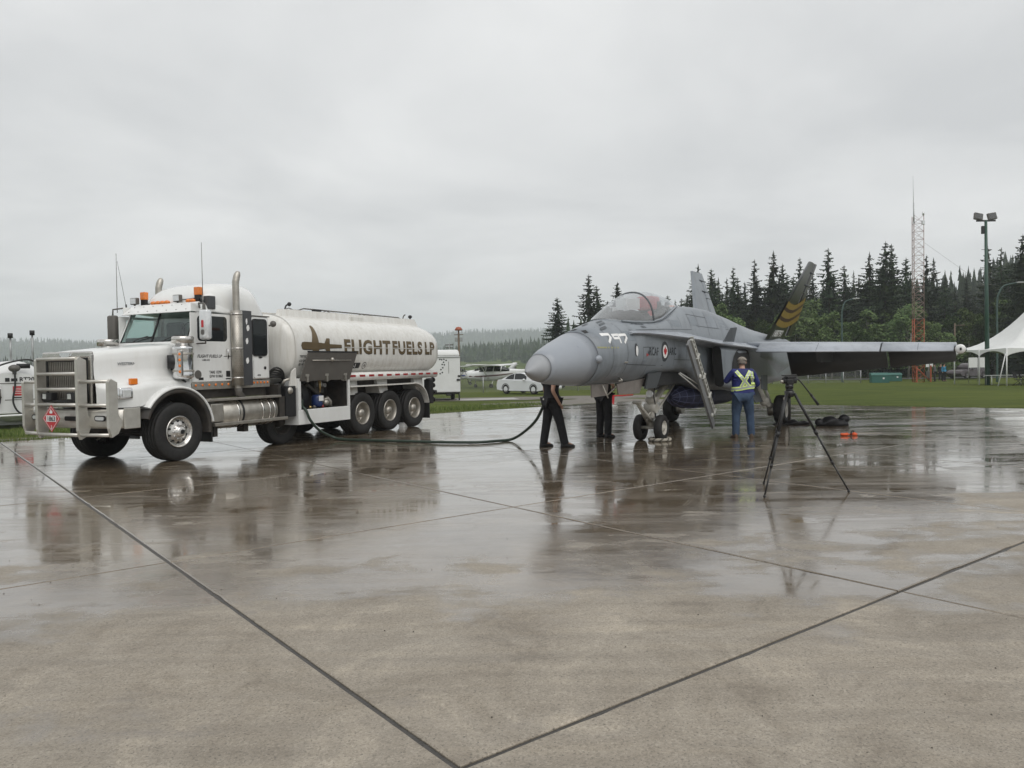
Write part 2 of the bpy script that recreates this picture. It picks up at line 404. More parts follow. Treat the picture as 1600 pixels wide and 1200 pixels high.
# sealant sheet under the joints
poly = [Vector(q) for q in ((-60, -30), (60, -30), (60, 60), (-60, 60))]
for p_, n_ in EDGES: poly = clip(poly, p_, n_)
apron = MB().add([(q.x, q.y, -.012) for q in poly], [tuple(range(len(poly)))]).build("apron", TAR)
struct(apron)
gapA = {}; gapC = {}
def jit(a): return (random.random() - .5) * a
nslab = 0
for i in range(-9, 12):
    for j in range(-6, 12):
        ga0, ga1 = [gapA.setdefault(k, {0: .030, 1: .016}.get(k, random.uniform(.012, .022))) for k in (i, i + 1)]
        gc0, gc1 = [gapC.setdefault(k, {0: .030, 1: .013}.get(k, random.uniform(.010, .020))) for k in (j, j + 1)]
        c = [(i * LC + ga0 / 2, j * LA + gc0 / 2), ((i + 1) * LC - ga1 / 2, j * LA + gc0 / 2), ((i + 1) * LC - ga1 / 2, (j + 1) * LA - gc1 / 2), (i * LC + ga0 / 2, (j + 1) * LA - gc1 / 2)]
        q = [O0 + E2 * a - E1 * b for a, b in c]
        ctr = sum(q, Vector((0, 0))) / 4
        if ctr.length > 42 or ctr.y < -9: continue
        for p_, n_ in EDGES:
            if q: q = clip(q, p_, n_)
        if len(q) < 3: continue
        near = ctr.length < 11
        ring = []
        for k, a in enumerate(q):
            b = q[(k + 1) % len(q)]; d = b - a; ns = max(1, int(d.length / (.13 if near else 1.2)))
            nn = Vector((-d.y, d.x)).normalized()
            for s_ in range(ns):
                p = a + d * (s_ / ns)
                if s_: p = p + nn * (abs(jit(.005)) if near else jit(.004)) + (nn * random.uniform(.004, .012) if near and random.random() < .05 else Vector((0, 0)))
                ring.append(p)
        zt = jit(.003)
        cc = sum(ring, Vector((0, 0))) / len(ring)
        n_ = len(ring)
        inn = [p + (cc - p).normalized() * .012 for p in ring]
        mb = MB().add([(p.x, p.y, zt) for p in inn] + [(p.x, p.y, zt - .006) for p in ring] + [(p.x, p.y, -.05) for p in ring],
                      [tuple(range(n_))] + [(k, (k + 1) % n_, n_ + (k + 1) % n_, n_ + k) for k in range(n_)] + [(n_ + k, n_ + (k + 1) % n_, 2 * n_ + (k + 1) % n_, 2 * n_ + k) for k in range(n_)])
        me = bpy.data.meshes.new("slab"); me.from_pydata(mb.v, [], mb.f); me.materials.append(CONC); me.update()
        link("slab", me, apron); nslab += 1

# --- gravel lane behind the apron, paved patch beside the trailer, road on the right
GRAV = mat("wet_gravel", (.155, .14, .118), rough=.7, var=.6, scale=3, bump=1.0, bscale=30)
ASPH = mat("asphalt", (.10, .10, .098), rough=.45, var=.3, scale=2, bump=.3, bscale=60)
def strip(name, ctr, width, m, dz):
    mb = MB(); L_ = []; R_ = []
    for i, p in enumerate(ctr):
        a = Vector(ctr[max(i - 1, 0)]); b = Vector(ctr[min(i + 1, len(ctr) - 1)]); d = (b - a).normalized(); nn = Vector((-d.y, d.x))
        wd = width * (1 + jit(.25))
        for lst, sg in ((L_, 1), (R_, -1)):
            q = Vector(p) + nn * sg * wd / 2; lst.append((q.x, q.y, ground_z(q.x, q.y) + dz))
    n_ = len(ctr); mb.add(L_ + R_, [(i, n_ + i, n_ + i + 1, i + 1) for i in range(n_ - 1)], True)
    return struct(mb.build(name, m))
def line(a, b, n_): return [(a[0] + (b[0] - a[0]) * i / n_, a[1] + (b[1] - a[1]) * i / n_) for i in range(n_ + 1)]
strip("gravel_lane", line((-42, 40), (-14, 43.5), 20) + line((-13, 43.6), (9, 44.5), 26) + line((9.6, 44.5), (14, 44.5), 4), 5.0, GRAV, .016)
strip("gravel_shoulder", line((-30, 5.5), (3.6, 33.6), 50), 1.5, GRAV, .028)
strip("gravel_turnout", line((0.5, 34.0), (7, 40), 14), 6.5, GRAV, .022)
SOIL = mat("wet_soil_edge", (.035, .030, .020), rough=.8, var=.6, scale=3, bump=1.0, bscale=25)
strip("soil_edge", line((5.2, 33.6), (26, 17.9), 60), .34, SOIL, .05)
strip("road", line((18, 92), (150, 84), 40), 6.0, ASPH, .03)

# --- hills
def ridge_material(name, c0, c1, sc):
    m, t, b = nodes(name); n = t.nodes.new; l = t.links.new
    g = n("ShaderNodeNewGeometry"); a = n("ShaderNodeTexNoise"); a.inputs["Scale"].default_value = sc; a.inputs["Detail"].default_value = 8; a.inputs["Roughness"].default_value = .75
    l(g.outputs["Position"], a.inputs["Vector"]); r = n("ShaderNodeValToRGB"); e = r.color_ramp.elements
    e[0].position = .38; e[0].color = (*c0, 1); e[1].position = .62; e[1].color = (*c1, 1); l(a.outputs["Fac"], r.inputs[0]); l(r.outputs[0], b.inputs["Base Color"])
    b.inputs["Roughness"].default_value = 1; b.inputs["Specular IOR Level"].default_value = 0
    return m
HILLM = ridge_material("hill_forest_floor", (.020, .034, .018), (.052, .075, .030), .02)
MEADOW = ridge_material("hill_meadow", (.055, .085, .028), (.11, .135, .05), .012)
def fbm(x, y, s=1.0):
    return (math.sin(x * .011 * s + 1.3) * math.cos(y * .009 * s) * .5 + math.sin(x * .027 * s + y * .013 * s) * .3 + math.sin(x * .06 * s - y * .04 * s + 2) * .2)
def far_h(x, y):        # far ridge all along the horizon
    d = math.hypot(x, y); k = max(0, min(1, (d - 1500) / 900.0)); k = k * k * (3 - 2 * k)
    az = math.atan2(x, y)
    return -2 + k * (82 + 9 * fbm(x, y, .5) + 62 * max(0, min(.5, az + .30)))
def mid_h(x, y):        # low rise in front of it
    d = math.hypot(x, y); k = max(0, min(1, (d - 330) / 500.0)); az = math.atan2(x, y)
    k2 = max(0, min(1, (az + .28) / .32))
    return -2.2 + k * k2 * (17 + 5 * fbm(x, y, 2))
def right_h(x, y):      # wooded hill on the right
    d = math.hypot(x, y); az = math.atan2(x, y)
    k = max(0, min(1, (d - 175) / 240.0)); k2 = max(0, min(1, (az - .24) / .40))
    return -2.4 + k * k2 * (36 + 5 * fbm(x, y, 2))
def hill(name, fn, az0, az1, d0, d1, m, na=90, nd=14):
    vs_ = []; fs = []
    for j in range(nd + 1):
        d = d0 + (d1 - d0) * j / nd
        for i in range(na + 1):
            a = az0 + (az1 - az0) * i / na; x, y = d * math.sin(a), d * math.cos(a); vs_.append((x, y, fn(x, y)))
    for j in range(nd):
        for i in range(na): p = j * (na + 1) + i; fs.append((p, p + 1, p + na + 2, p + na + 1))
    return struct(MB().add(vs_, fs, True).build(name, m))
hill("far_ridge", far_h, -1.2, 1.2, 1500, 2500, HILLM, 140, 12)
hill("meadow_rise", mid_h, -.45, .75, 330, 900, MEADOW, 90, 16)
hill("wooded_hill", right_h, .18, 1.15, 175, 470, HILLM, 80, 14)

# --- foliage
def leaf_material(name, c0, c1, c2, trans=.25):
    m, t, b = nodes(name); n = t.nodes.new; l = t.links.new
    g = n("ShaderNodeNewGeometry"); oi = n("ShaderNodeObjectInfo")
    r = n("ShaderNodeValToRGB"); e = r.color_ramp.elements
    e[0].position = 0; e[0].color = (*c0, 1); e[1].position = 1; e[1].color = (*c2, 1); k = e.new(.5); k.color = (*c1, 1)
    l(g.outputs["Random Per Island"], r.inputs[0])
    hs = n("ShaderNodeHueSaturation"); l(r.outputs[0], hs.inputs["Color"])
    mr = n("ShaderNodeMapRange"); mr.inputs["To Min"].default_value = .62; mr.inputs["To Max"].default_value = 1.5; l(oi.outputs["Random"], mr.inputs["Value"]); l(mr.outputs[0], hs.inputs["Value"])
    mh = n("ShaderNodeMapRange"); mh.inputs["To Min"].default_value = .48; mh.inputs["To Max"].default_value = .52; l(oi.outputs["Random"], mh.inputs["Value"]); l(mh.outputs[0], hs.inputs["Hue"])
    l(hs.outputs[0], b.inputs["Base Color"]); b.inputs["Roughness"].default_value = .75; b.inputs["Specular IOR Level"].default_value = .2
    return m
NEEDLE = leaf_material("spruce_needles", (.015, .026, .015), (.026, .042, .021), (.048, .066, .030))
LEAF = leaf_material("aspen_leaves", (.040, .068, .022), (.070, .108, .034), (.115, .155, .058))
BARK = mat("bark", (.07, .055, .043), rough=.9, var=.5, scale=4, bump=.6)
PALEBARK = mat("pale_bark", (.22, .21, .18), rough=.85, var=.5, scale=4)

def conifer_meshes(seed, ht=20.0, wid=3.0, gaps=.15, ragged=.35, levels=46):
    rd = random.Random(seed); vs_ = []; fs = []
    def tri(a, b, c):
        o = len(vs_); vs_.extend((a, b, c)); fs.append((o, o + 1, o + 2))
    for lv in range(levels):
        f = (lv + rd.random() * .6) / levels
        z = ht * (.06 + .94 * f)
        prof = (1 - f) ** .72 * (1 - .25 * max(0, .25 - f) / .25) + .03
        nb = max(3, int(7 * (1 - f * .5) + rd.random() * 2))
        a0 = rd.random() * 6.28
        for b in range(nb):
            if rd.random() < gaps: continue
            z = ht * min(.985, .06 + .94 * (lv + rd.uniform(-.9, .9)) / levels)
            az = a0 + 6.283 * b / nb + rd.uniform(-.25, .25)
            L = wid * prof * rd.uniform(1 - ragged, 1 + ragged * .55)
            dr = rd.uniform(.12, .42) * (1 - .8 * f) - .16 * f        # droop, top branches lift
            ca, sa = math.cos(az), math.sin(az)
            nseg = max(2, int(L / .38)); px = -sa; py = ca
            for s_ in range(nseg):
                t0 = s_ / nseg; t1 = (s_ + 1.25) / nseg; tm = (t0 + t1) / 2
                if t0 < .12 and L > 1.2: continue
                wdt = L * .24 * (1.15 - tm) * rd.uniform(.7, 1.3) + .13
                zz = lambda t: z - L * dr * t * (1.25 - .45 * t) + L * .08 * max(0, t - .75) * 2
                c0 = (ca * L * t0, sa * L * t0, zz(t0)); c1 = (ca * L * t1, sa * L * t1, zz(t1) + rd.uniform(-.1, .05))
                for sg in (-1, 1):
                    e = (ca * L * (tm + .12) + px * wdt * sg, sa * L * (tm + .12) + py * wdt * sg, zz(tm) - wdt * rd.uniform(.25, .75))
                    tri(c0, e, c1)
                # hanging twig curtain
                h = wdt * rd.uniform(.7, 1.5)
                tri(c0, c1, (ca * L * tm + px * rd.uniform(-.08, .08), sa * L * tm + py * rd.uniform(-.08, .08), zz(tm) - h))
    # shaded inner foliage round the stem
    for q in range(150):
        f = rd.random() ** 1.2; z = ht * (.07 + .90 * f); rr = wid * (1 - f) ** .8 * .50 * rd.uniform(.6, 1.1) + .12; a = rd.random() * 6.28; a2 = a + rd.uniform(.6, 1.2)
        tri((math.cos(a) * rr, math.sin(a) * rr, z - rr * .5), (math.cos(a2) * rr, math.sin(a2) * rr, z - rr * .55), (math.cos(a + .4) * rr * .15, math.sin(a + .4) * rr * .15, z + .9 * rr + .3))
    # leader
    for k in range(10):
        a = rd.random() * 6.28; z = ht * (.965 + .035 * k / 10); r_ = .22 * (1 - k / 11)
        tri((0, 0, z + .28), (math.cos(a) * r_, math.sin(a) * r_, z - .1), (math.cos(a + .7) * r_, math.sin(a + .7) * r_, z - .06))
    cm = bpy.data.meshes.new("crown"); cm.from_pydata(vs_, [], fs); cm.materials.append(NEEDLE); cm.update()
    tb = MB().cyl((0, 0, -.5), (0, 0, ht * .55), ht * .016, ht * .009, 7).cyl((0, 0, ht * .55), (0, 0, ht * 1.0), ht * .009, .015, 6)
    for k in range(14):
        z = ht * rd.uniform(.05, .5); a = rd.random() * 6.28; L = rd.uniform(.5, 1.4)
        tb.cyl((0, 0, z), (math.cos(a) * L, math.sin(a) * L, z - .1), .03, .01, 4)
    tm_ = tb.mesh("trunk", BARK)
    return cm, tm_
CONIFERS = [conifer_meshes(1, 20, 3.9, .10, .35, 54), conifer_meshes(2, 20, 3.5, .16, .5, 50), conifer_meshes(3, 20, 4.2, .08, .3, 56),
            conifer_meshes(4, 20, 3.2, .2, .55, 46), conifer_meshes(5, 20, 4.7, .12, .4, 54)]

def broadleaf_meshes(seed, ht=8.0, rx=2.6, lobes=16, per=190):
    rd = random.Random(seed); vs_ = []; fs = []; tb = MB()
    tb.cyl((0, 0, -.4), (rd.uniform(-.2, .2), rd.uniform(-.2, .2), ht * .6), .12, .05, 7)
    for k in range(lobes):
        f = (k + .5) / lobes; z = ht * (.16 + .78 * f); a = rd.random() * 6.28
        rr = rx * (1 - abs(f - .38) * 1.15) * rd.uniform(.25, .95); c = Vector((math.cos(a) * rr, math.sin(a) * rr, z)); lr = rx * rd.uniform(.30, .52) * (1.1 - .5 * f)
        tb.cyl((0, 0, z * .75), c, .045, .012, 5)
        for q in range(per):
            d = Vector((rd.gauss(0, 1), rd.gauss(0, 1), rd.gauss(0, 1))).normalized() * lr * rd.uniform(.55, 1.12); d.z *= .85
            p = c + d; s_ = rd.uniform(.08, .19)
            u = Vector((rd.gauss(0, 1), rd.gauss(0, 1), rd.gauss(0, 1))).normalized(); v = u.orthogonal().normalized()
            o = len(vs_); vs_.extend(((p - u * s_)[:], (p + v * s_ * .7)[:], (p + u * s_)[:], (p - v * s_ * .7)[:])); fs.append((o, o + 1, o + 2, o + 3))
    cm = bpy.data.meshes.new("crown"); cm.from_pydata(vs_, [], fs); cm.materials.append(LEAF); cm.update()
    return cm, tb.mesh("trunk", PALEBARK)
BROAD = [broadleaf_meshes(21, 8, 2.4), broadleaf_meshes(22, 8, 3.0, 18), broadleaf_meshes(23, 8, 1.9, 14), broadleaf_meshes(24, 8, 2.7, 20)]

ORD = 'first second third fourth fifth sixth seventh eighth ninth tenth eleventh twelfth thirteenth fourteenth fifteenth sixteenth seventeenth eighteenth nineteenth twentieth'.split()
def ordinal(k):
    if k < 20: return ORD[k]
    t_ = ('twenty', 'thirty', 'forty')[(k + 1) // 10 - 2]; u_ = (k + 1) % 10
    return t_ + '-' + ORD[u_ - 1] if u_ else ('thirtieth', 'fortieth')[(k + 1) // 10 - 3]
def tree(name, px, ptop, Y, kind, idx, label, group, wscale=1.0, lean=0.0):
    top = site(px, ptop, Y); gz = ground_z(top.x, top.y)
    if math.hypot(top.x, top.y) > 175: gz = max(gz, right_h(top.x, top.y))
    cm, tm_ = (CONIFERS if kind == 'c' else BROAD)[idx]
    sz = (top.z - gz) / (20.0 if kind == 'c' else 8.0)
    o = thing(name, label, "tree", (top.x, top.y, gz), random.random() * 6.28, group)
    sxy = sz * wscale; o.scale = (sxy, sxy, sz)
    o.rotation_euler = (R(random.uniform(-1.2, 1.2)), R(random.uniform(-1.2, 1.2)), random.random() * 6.28)
    link("crown", cm, o); link("trunk", tm_, o)
    return o
GC = "spruces and firs behind the airfield"
LEFT_TREES = [
 (873, 464, 108, 2, 1.0, "narrow cone shaped spruce standing alone just above the grey nose cone"),
 (918, 429, 100, 1, 1.05, "tall ragged spruce with drooping limbs left of the cockpit glass"),
 (934, 446, 104, 4, .85, "bushy spruce close behind the ragged one left of the cockpit"),
 (964, 440, 106, 0, .9, "spruce whose lower half hides behind the sloping windscreen"),
 (948, 470, 118, 2, 1.0, "low dark spruce between the taller ones left of the cockpit")]
for px, pt, Y, k, ws, lb in LEFT_TREES: tree("spruce_tree", px, pt, Y, 'c', k, lb, GC, ws * 1.32)
RIGHT_TREES = [
 (1088, 412, 118, 3, .9, "thin spruce tip peeking over the plain grey tail fin"),
 (1113, 419, 112, 2, .95, "spruce just right of the plain grey tail fin"),
 (1145, 417, 116, 1, .85, "slim spire of a spruce between the two tail fins"),
 (1161, 440, 120, 0, .9, "shorter spruce beside the slim spire between the tail fins"),
 (1180, 405, 112, 1, .95, "open branched spruce left of the double topped one between the fins"),
 (1210, 391, 110, 3, 1.35, "tallest open crowned spruce standing between the tail fins"),
 (1224, 411, 118, 0, .9, "spruce tucked behind the tallest one left of the striped fin"),
 (1249, 402, 116, 1, .85, "spruce rising directly behind the striped tail fin tip"),
 (1233, 427, 126, 4, .8, "lower spruce left of the striped fin and behind its neighbours"),
 (1272, 428, 124, 2, .9, "dark spruce immediately right of the striped fin tip"),
 (1297, 387, 108, 1, 1.15, "tall shaggy spruce right of the striped fin with bare gaps"),
 (1320, 414, 114, 4, .85, "dense dark spruce above the curved street lamp"),
 (1340, 432, 124, 0, .9, "lower spruce in the gap left of the big twin spruces"),
 (1355, 394, 110, 3, 1.25, "lean spruce left of the big twin spruces"),
 (1381, 377, 102, 4, 1.0, "left and taller of the big twin spruces beside the lattice mast"),
 (1394, 381, 105, 1, 1.05, "right one of the big twin spruces beside the lattice mast"),
 (1418, 402, 112, 2, .9, "spruce standing behind the lattice mast"),
 (1447, 397, 112, 1, .9, "spruce just right of the lattice mast"),
 (1462, 402, 118, 3, 1.0, "wispy spruce second to the right of the lattice mast"),
 (1478, 432, 136, 0, .9, "low spruce in the dip right of the lattice mast"),
 (1549, 383, 104, 3, 1.1, "spruce whose tip stands right beside the floodlight pole"),
 (1561, 387, 108, 1, .9, "second spruce tip right of the floodlight pole"),
 (1576, 408, 118, 2, .8, "lower spruce between the floodlight pole and the picture edge"),
 (1597, 366, 92, 4, .95, "big spruce cut by the right edge of the picture")]
for px, pt, Y, k, ws, lb in RIGHT_TREES: tree("spruce_tree", px, pt, Y, 'c', k, lb, GC, ws)
for k, (px, pt) in enumerate([(1625, 372), (1660, 395), (1700, 380)]):
    tree("spruce_tree", px, pt, 98 + 4 * k, 'c', k, f"dark spruce beyond the right edge of the picture, {ordinal(k)} from the edge", GC)
# second row that closes the gaps: a wall of crowns
for k, px in enumerate(range(1096, 1620, 21)):
    tree("spruce_tree", px + random.uniform(-7, 7), 432 + 12 * math.sin(px * .031) + random.uniform(-12, 14), random.uniform(114, 124), 'c', (k * 3) % 5, f"dark spruce, {ordinal(k)} from the left in the close set middle row of the treeline", "middle row spruces of the treeline", random.uniform(.8, 1.1))
xs = list(range(1085, 1625, 14))
for k, px in enumerate(xs):
    pt = 452 + 16 * math.sin(px * .05) + random.uniform(-9, 12)
    if px > 1470: pt = 470 + random.uniform(-12, 14)
    tree("spruce_tree", px + random.uniform(-4, 4), pt, random.uniform(126, 140), 'c', k % 5, f"dark spruce, {ordinal(k)} from the left in the shaded second row of the treeline", "second row spruces of the treeline", random.uniform(1.1, 1.5))
for k, (px, pt) in enumerate([(1017, 458), (1030, 468), (1041, 461), (1053, 468), (1064, 466), (1073, 459)]):
    tree("spruce_tree", px, pt, 150 + 4 * k, 'c', k % 5, f"small far spruce top, {ordinal(k)} from the left behind the rear of the canopy", "spruce tops behind the canopy", 1.0)
k = 0
for px in range(1092, 1625, 19):
    pt = 486 + 12 * math.sin(px * .043 + 1) + random.uniform(-10, 12)
    if px > 1560: pt -= 22
    tree("broadleaf_tree", px + random.uniform(-6, 6), pt, random.uniform(92, 104), 'b', k % 4, f"pale green leafy young tree, {ordinal(k)} from the left in the band before the spruces", "leafy trees before the spruces", random.uniform(.85, 1.25)); k += 1

# far woods that read as one mass: one object each
def woods(name, pts, label, hmin, hmax, m=NEEDLE, seed=3, lv=6):
    rd = random.Random(seed); vs_ = []; fs = []
    for x, y, z in pts:
        h = rd.uniform(hmin, hmax); r0 = h * rd.uniform(.12, .2); a0 = rd.random() * 6
        for q in range(lv):
            f0 = q / lv; f1 = min(1, (q + 1.5) / lv); ra = r0 * (1 - f0) * rd.uniform(.8, 1.2) + .1
            o = len(vs_); nn = 6
            for i in range(nn):
                a = a0 + q + 6.283 * i / nn; rr = ra * rd.uniform(.45, 1.35)
                vs_.append((x + math.cos(a) * rr, y + math.sin(a) * rr, z + h * (.05 + .95 * f0) - rd.uniform(0, .06) * h))
            vs_.append((x, y, z + h * (.05 + .95 * f1)))
            for i in range(nn): fs.append((o + i, o + (i + 1) % nn, o + nn))
    me = bpy.data.meshes.new(name); me.from_pydata(vs_, [], fs); me.materials.append(m); me.update()
    o = link(name, me); struct(o, "stuff"); o["label"] = label; return o
def scatter(n_, az0, az1, d0, d1, fn, keep=lambda x, y: True, seed=5):
    rd = random.Random(seed); out_ = []
    while len(out_) < n_:
        a = rd.uniform(az0, az1); d = math.sqrt(rd.uniform(d0 * d0, d1 * d1)); x, y = d * math.sin(a), d * math.cos(a)
        if keep(x, y): out_.append((x, y, fn(x, y) - .6))
    return out_
woods("hillside_forest", scatter(1500, .20, 1.0, 215, 460, right_h, seed=5), "hazy conifer forest covering the hill on the right", 12, 22, seed=6, lv=11)
woods("distant_forest", scatter(2600, -.12, .42, 380, 880, mid_h, lambda x, y: not (math.hypot(x, y) < 560 and math.atan2(x, y) < -.005 + .02 * math.sin(y * .03)) and not (fbm(x, y, 1.6) > .28 and math.hypot(x, y) < 640), seed=8), "grey green far forest on the low rise behind the small aircraft", 7, 16, seed=9)
woods("field_edge_woods", scatter(420, .055, .26, 190, 330, lambda x, y: -2.0, seed=12), "dark woods at the far edge of the field behind the jet", 9, 17, seed=13)
woods("valley_woods", scatter(1600, -.75, -.12, 520, 900, lambda x, y: -1.6, seed=22), "grey woods beyond the field on the far left", 9, 15, seed=23, lv=4)
woods("ridge_forest", scatter(9000, -.75, .75, 1800, 2450, far_h, seed=15), "blue grey forest along the far ridge", 8, 17, seed=16, lv=2)

# ================================================================ FUEL TRUCK
WHITE = mat("white_truck_paint", (.74, .75, .74), rough=.22, var=.10, scale=1.6, coat=.4, dirt=(.42, .38, .32))
TANKW = mat("tank_white_paint", (.70, .695, .665), rough=.24, var=.16, scale=1.1, coat=.3, dirt=(.36, .33, .28))
def streaks(m, amt, sx=7.0):
    """rain streaks and road film running down the paint"""
    t = m.node_tree; n = t.nodes.new; l = t.links.new; b = t.nodes["Principled BSDF"]; src = b.inputs["Base Color"].links[0].from_socket
    tcn = n("ShaderNodeTexCoord"); mp = n("ShaderNodeMapping"); mp.inputs["Scale"].default_value = (sx, sx, .5); l(tcn.outputs["Object"], mp.inputs["Vector"])
    a = n("ShaderNodeTexNoise"); a.inputs["Scale"].default_value = 1.6; a.inputs["Detail"].default_value = 6; a.inputs["Roughness"].default_value = .7; l(mp.outputs[0], a.inputs["Vector"])
    r = n("ShaderNodeValToRGB"); e = r.color_ramp.elements; e[0].position = .30; e[0].color = (1 - amt, 1 - amt * 1.12, 1 - amt * 1.3, 1); e[1].position = .56; e[1].color = (1, 1, 1, 1); l(a.outputs["Fac"], r.inputs[0])
    mx = n("ShaderNodeMix"); mx.data_type = 'RGBA'; mx.blend_type = 'MULTIPLY'; mx.inputs["Factor"].default_value = 1; l(src, mx.inputs["A"]); l(r.outputs[0], mx.inputs["B"]); l(mx.outputs["Result"], b.inputs["Base Color"])
streaks(TANKW, .16); streaks(WHITE, .05, 4.0)
ALU = mat("polished_aluminium", (.62, .60, .57), rough=.24, metal=1.0, var=.22, scale=5, bump=.05)
ALUM = mat("brushed_aluminium", (.46, .44, .40), rough=.46, metal=.85, var=.35, scale=7, dirt=(.2, .17, .13))
GUARD = mat("satin_guard_metal", (.60, .585, .54), rough=.34, metal=.7, var=.22, scale=6, dirt=(.25, .22, .18))
CHROME = mat("chrome", (.72, .72, .72), rough=.12, metal=1.0, var=.15, scale=9)
BLACK = mat("black_plastic", (.012, .012, .013), rough=.5, var=.3, scale=12)
FRAME = mat("chassis_black", (.018, .017, .016), rough=.65, var=.5, scale=6, dirt=(.08, .065, .05))
RUBBER = mat("tyre_rubber", (.007, .007, .0075), rough=.72, var=.4, scale=14, bump=.25, bscale=60, dirt=(.04, .037, .033))
GREY = mat("grey_paint", (.115, .108, .098), rough=.5, var=.2, scale=5)
DARKPANEL = mat("dark_grey_panel", (.06, .062, .066), rough=.3, var=.2, scale=5)
ORANGE = mat("amber_lens", (.75, .20, .02), rough=.2, var=.12, scale=20, coat=.5)
REDL = mat("red_reflector", (.33, .02, .02), rough=.3, var=.15, scale=20)
LENS = mat("clear_lens", (.72, .74, .75), rough=.12, var=.2, scale=30, metal=.3)
GOLD = mat("gold_brown_lettering", (.135, .095, .045), rough=.35, metal=.3, var=.3, scale=2.5)
INK = mat("black_print", (.015, .015, .016), rough=.45, var=.2, scale=20)
WHITEP = mat("white_print", (.78, .78, .77), rough=.5, var=.12, scale=12)
REDP = mat("red_print", (.50, .022, .03), rough=.4, var=.15, scale=12)
BLUE = mat("blue_paint", (.012, .03, .12), rough=.35, var=.25, scale=9)
BRASS = mat("brass_fitting", (.45, .32, .14), rough=.35, metal=1.0, var=.3, scale=20)
HOSEBLK = mat("black_hose", (.02, .02, .02), rough=.45, var=.3, scale=20)
SEATM = mat("grey_upholstery", (.10, .10, .11), rough=.85, var=.3, scale=20)

def glass_material(name, tint, op, diffuse_col=(.03, .035, .035)):
    m, t, b = nodes(name); t.nodes.remove(b); n = t.nodes.new; l = t.links.new
    o = [q for q in t.nodes if q.type == 'OUTPUT_MATERIAL'][0]
    tr = n("ShaderNodeBsdfTransparent"); tr.inputs[0].default_value = (*tint, 1)
    gl = n("ShaderNodeBsdfGlossy"); gl.inputs["Roughness"].default_value = .03; gl.inputs[0].default_value = (.92, .95, .96, 1)
    df = n("ShaderNodeBsdfDiffuse"); df.inputs[0].default_value = (*diffuse_col, 1)
    fr = n("ShaderNodeFresnel"); ge = n("ShaderNodeNewGeometry"); io = n("ShaderNodeMix"); io.data_type = 'FLOAT'
    io.inputs["A"].default_value = 1.5; io.inputs["B"].default_value = 1 / 1.5; l(ge.outputs["Backfacing"], io.inputs["Factor"]); l(io.outputs["Result"], fr.inputs["IOR"])
    nz = n("ShaderNodeTexNoise"); nz.inputs["Scale"].default_value = 3.0; nz.inputs["Detail"].default_value = 4
    bp = n("ShaderNodeBump"); bp.inputs["Strength"].default_value = .03; l(nz.outputs["Fac"], bp.inputs["Height"]); l(bp.outputs[0], gl.inputs["Normal"])
    m1 = n("ShaderNodeMixShader"); m1.inputs[0].default_value = op; l(tr.outputs[0], m1.inputs[1]); l(df.outputs[0], m1.inputs[2])
    m2 = n("ShaderNodeMixShader"); l(fr.outputs[0], m2.inputs[0]); l(m1.outputs[0], m2.inputs[1]); l(gl.outputs[0], m2.inputs[2])
    l(m2.outputs[0], o.inputs["Surface"]); MATS[name] = m
    return m
GLASS = glass_material("tinted_glass", (.80, .88, .86), .02)
DGLASS = glass_material("dark_tinted_glass", (.10, .105, .11), .3)

def rrect(x0, x1, z0, z1, r, n=5):
    pts = []
    for cx, cz, a0 in ((x1 - r, z1 - r, 0), (x0 + r, z1 - r, 90), (x0 + r, z0 + r, 180), (x1 - r, z0 + r, 270)):
        for k in range(n + 1):
            a = R(a0 + 90 * k / n); pts.append((cx + r * math.cos(a), cz + r * math.sin(a)))
    return pts
def rhexa(b4, t4, bev=.04, seg=3):
    bm = bmesh.new(); vv = [bm.verts.new(p) for p in list(b4) + list(t4)]
    for f in [(3, 2, 1, 0), (4, 5, 6, 7), (0, 1, 5, 4), (1, 2, 6, 5), (2, 3, 7, 6), (3, 0, 4, 7)]: bm.faces.new([vv[i] for i in f])
    bmesh.ops.bevel(bm, geom=bm.edges[:], offset=bev, segments=seg, profile=.5, affect='EDGES')
    bm.verts.index_update(); m = MB(); m.add([q.co[:] for q in bm.verts], [[q.index for q in f.verts] for f in bm.faces], True); bm.free(); return m
def flat_text(parent, name, body, x, y, z, size, m, sx=1.0, bold=True, italic=False, spacing=1.0):
    """lettering on a side that faces -y"""
    v, f = text_mesh(body, size, bold, italic, spacing, sx)
    return MB().add([(x + a, y, z + b) for a, b in v], f).build(name, m, parent)

TYAW = math.atan2(7.56, 3.68)
truck = thing("fuel_truck", "white three axle aviation fuel tanker truck with sleeper cab and grille guard", "truck", (-7.304, 14.942, 0), TYAW)
def T(name, mb, m, parent=None): return mb.build(name, m, parent or truck)

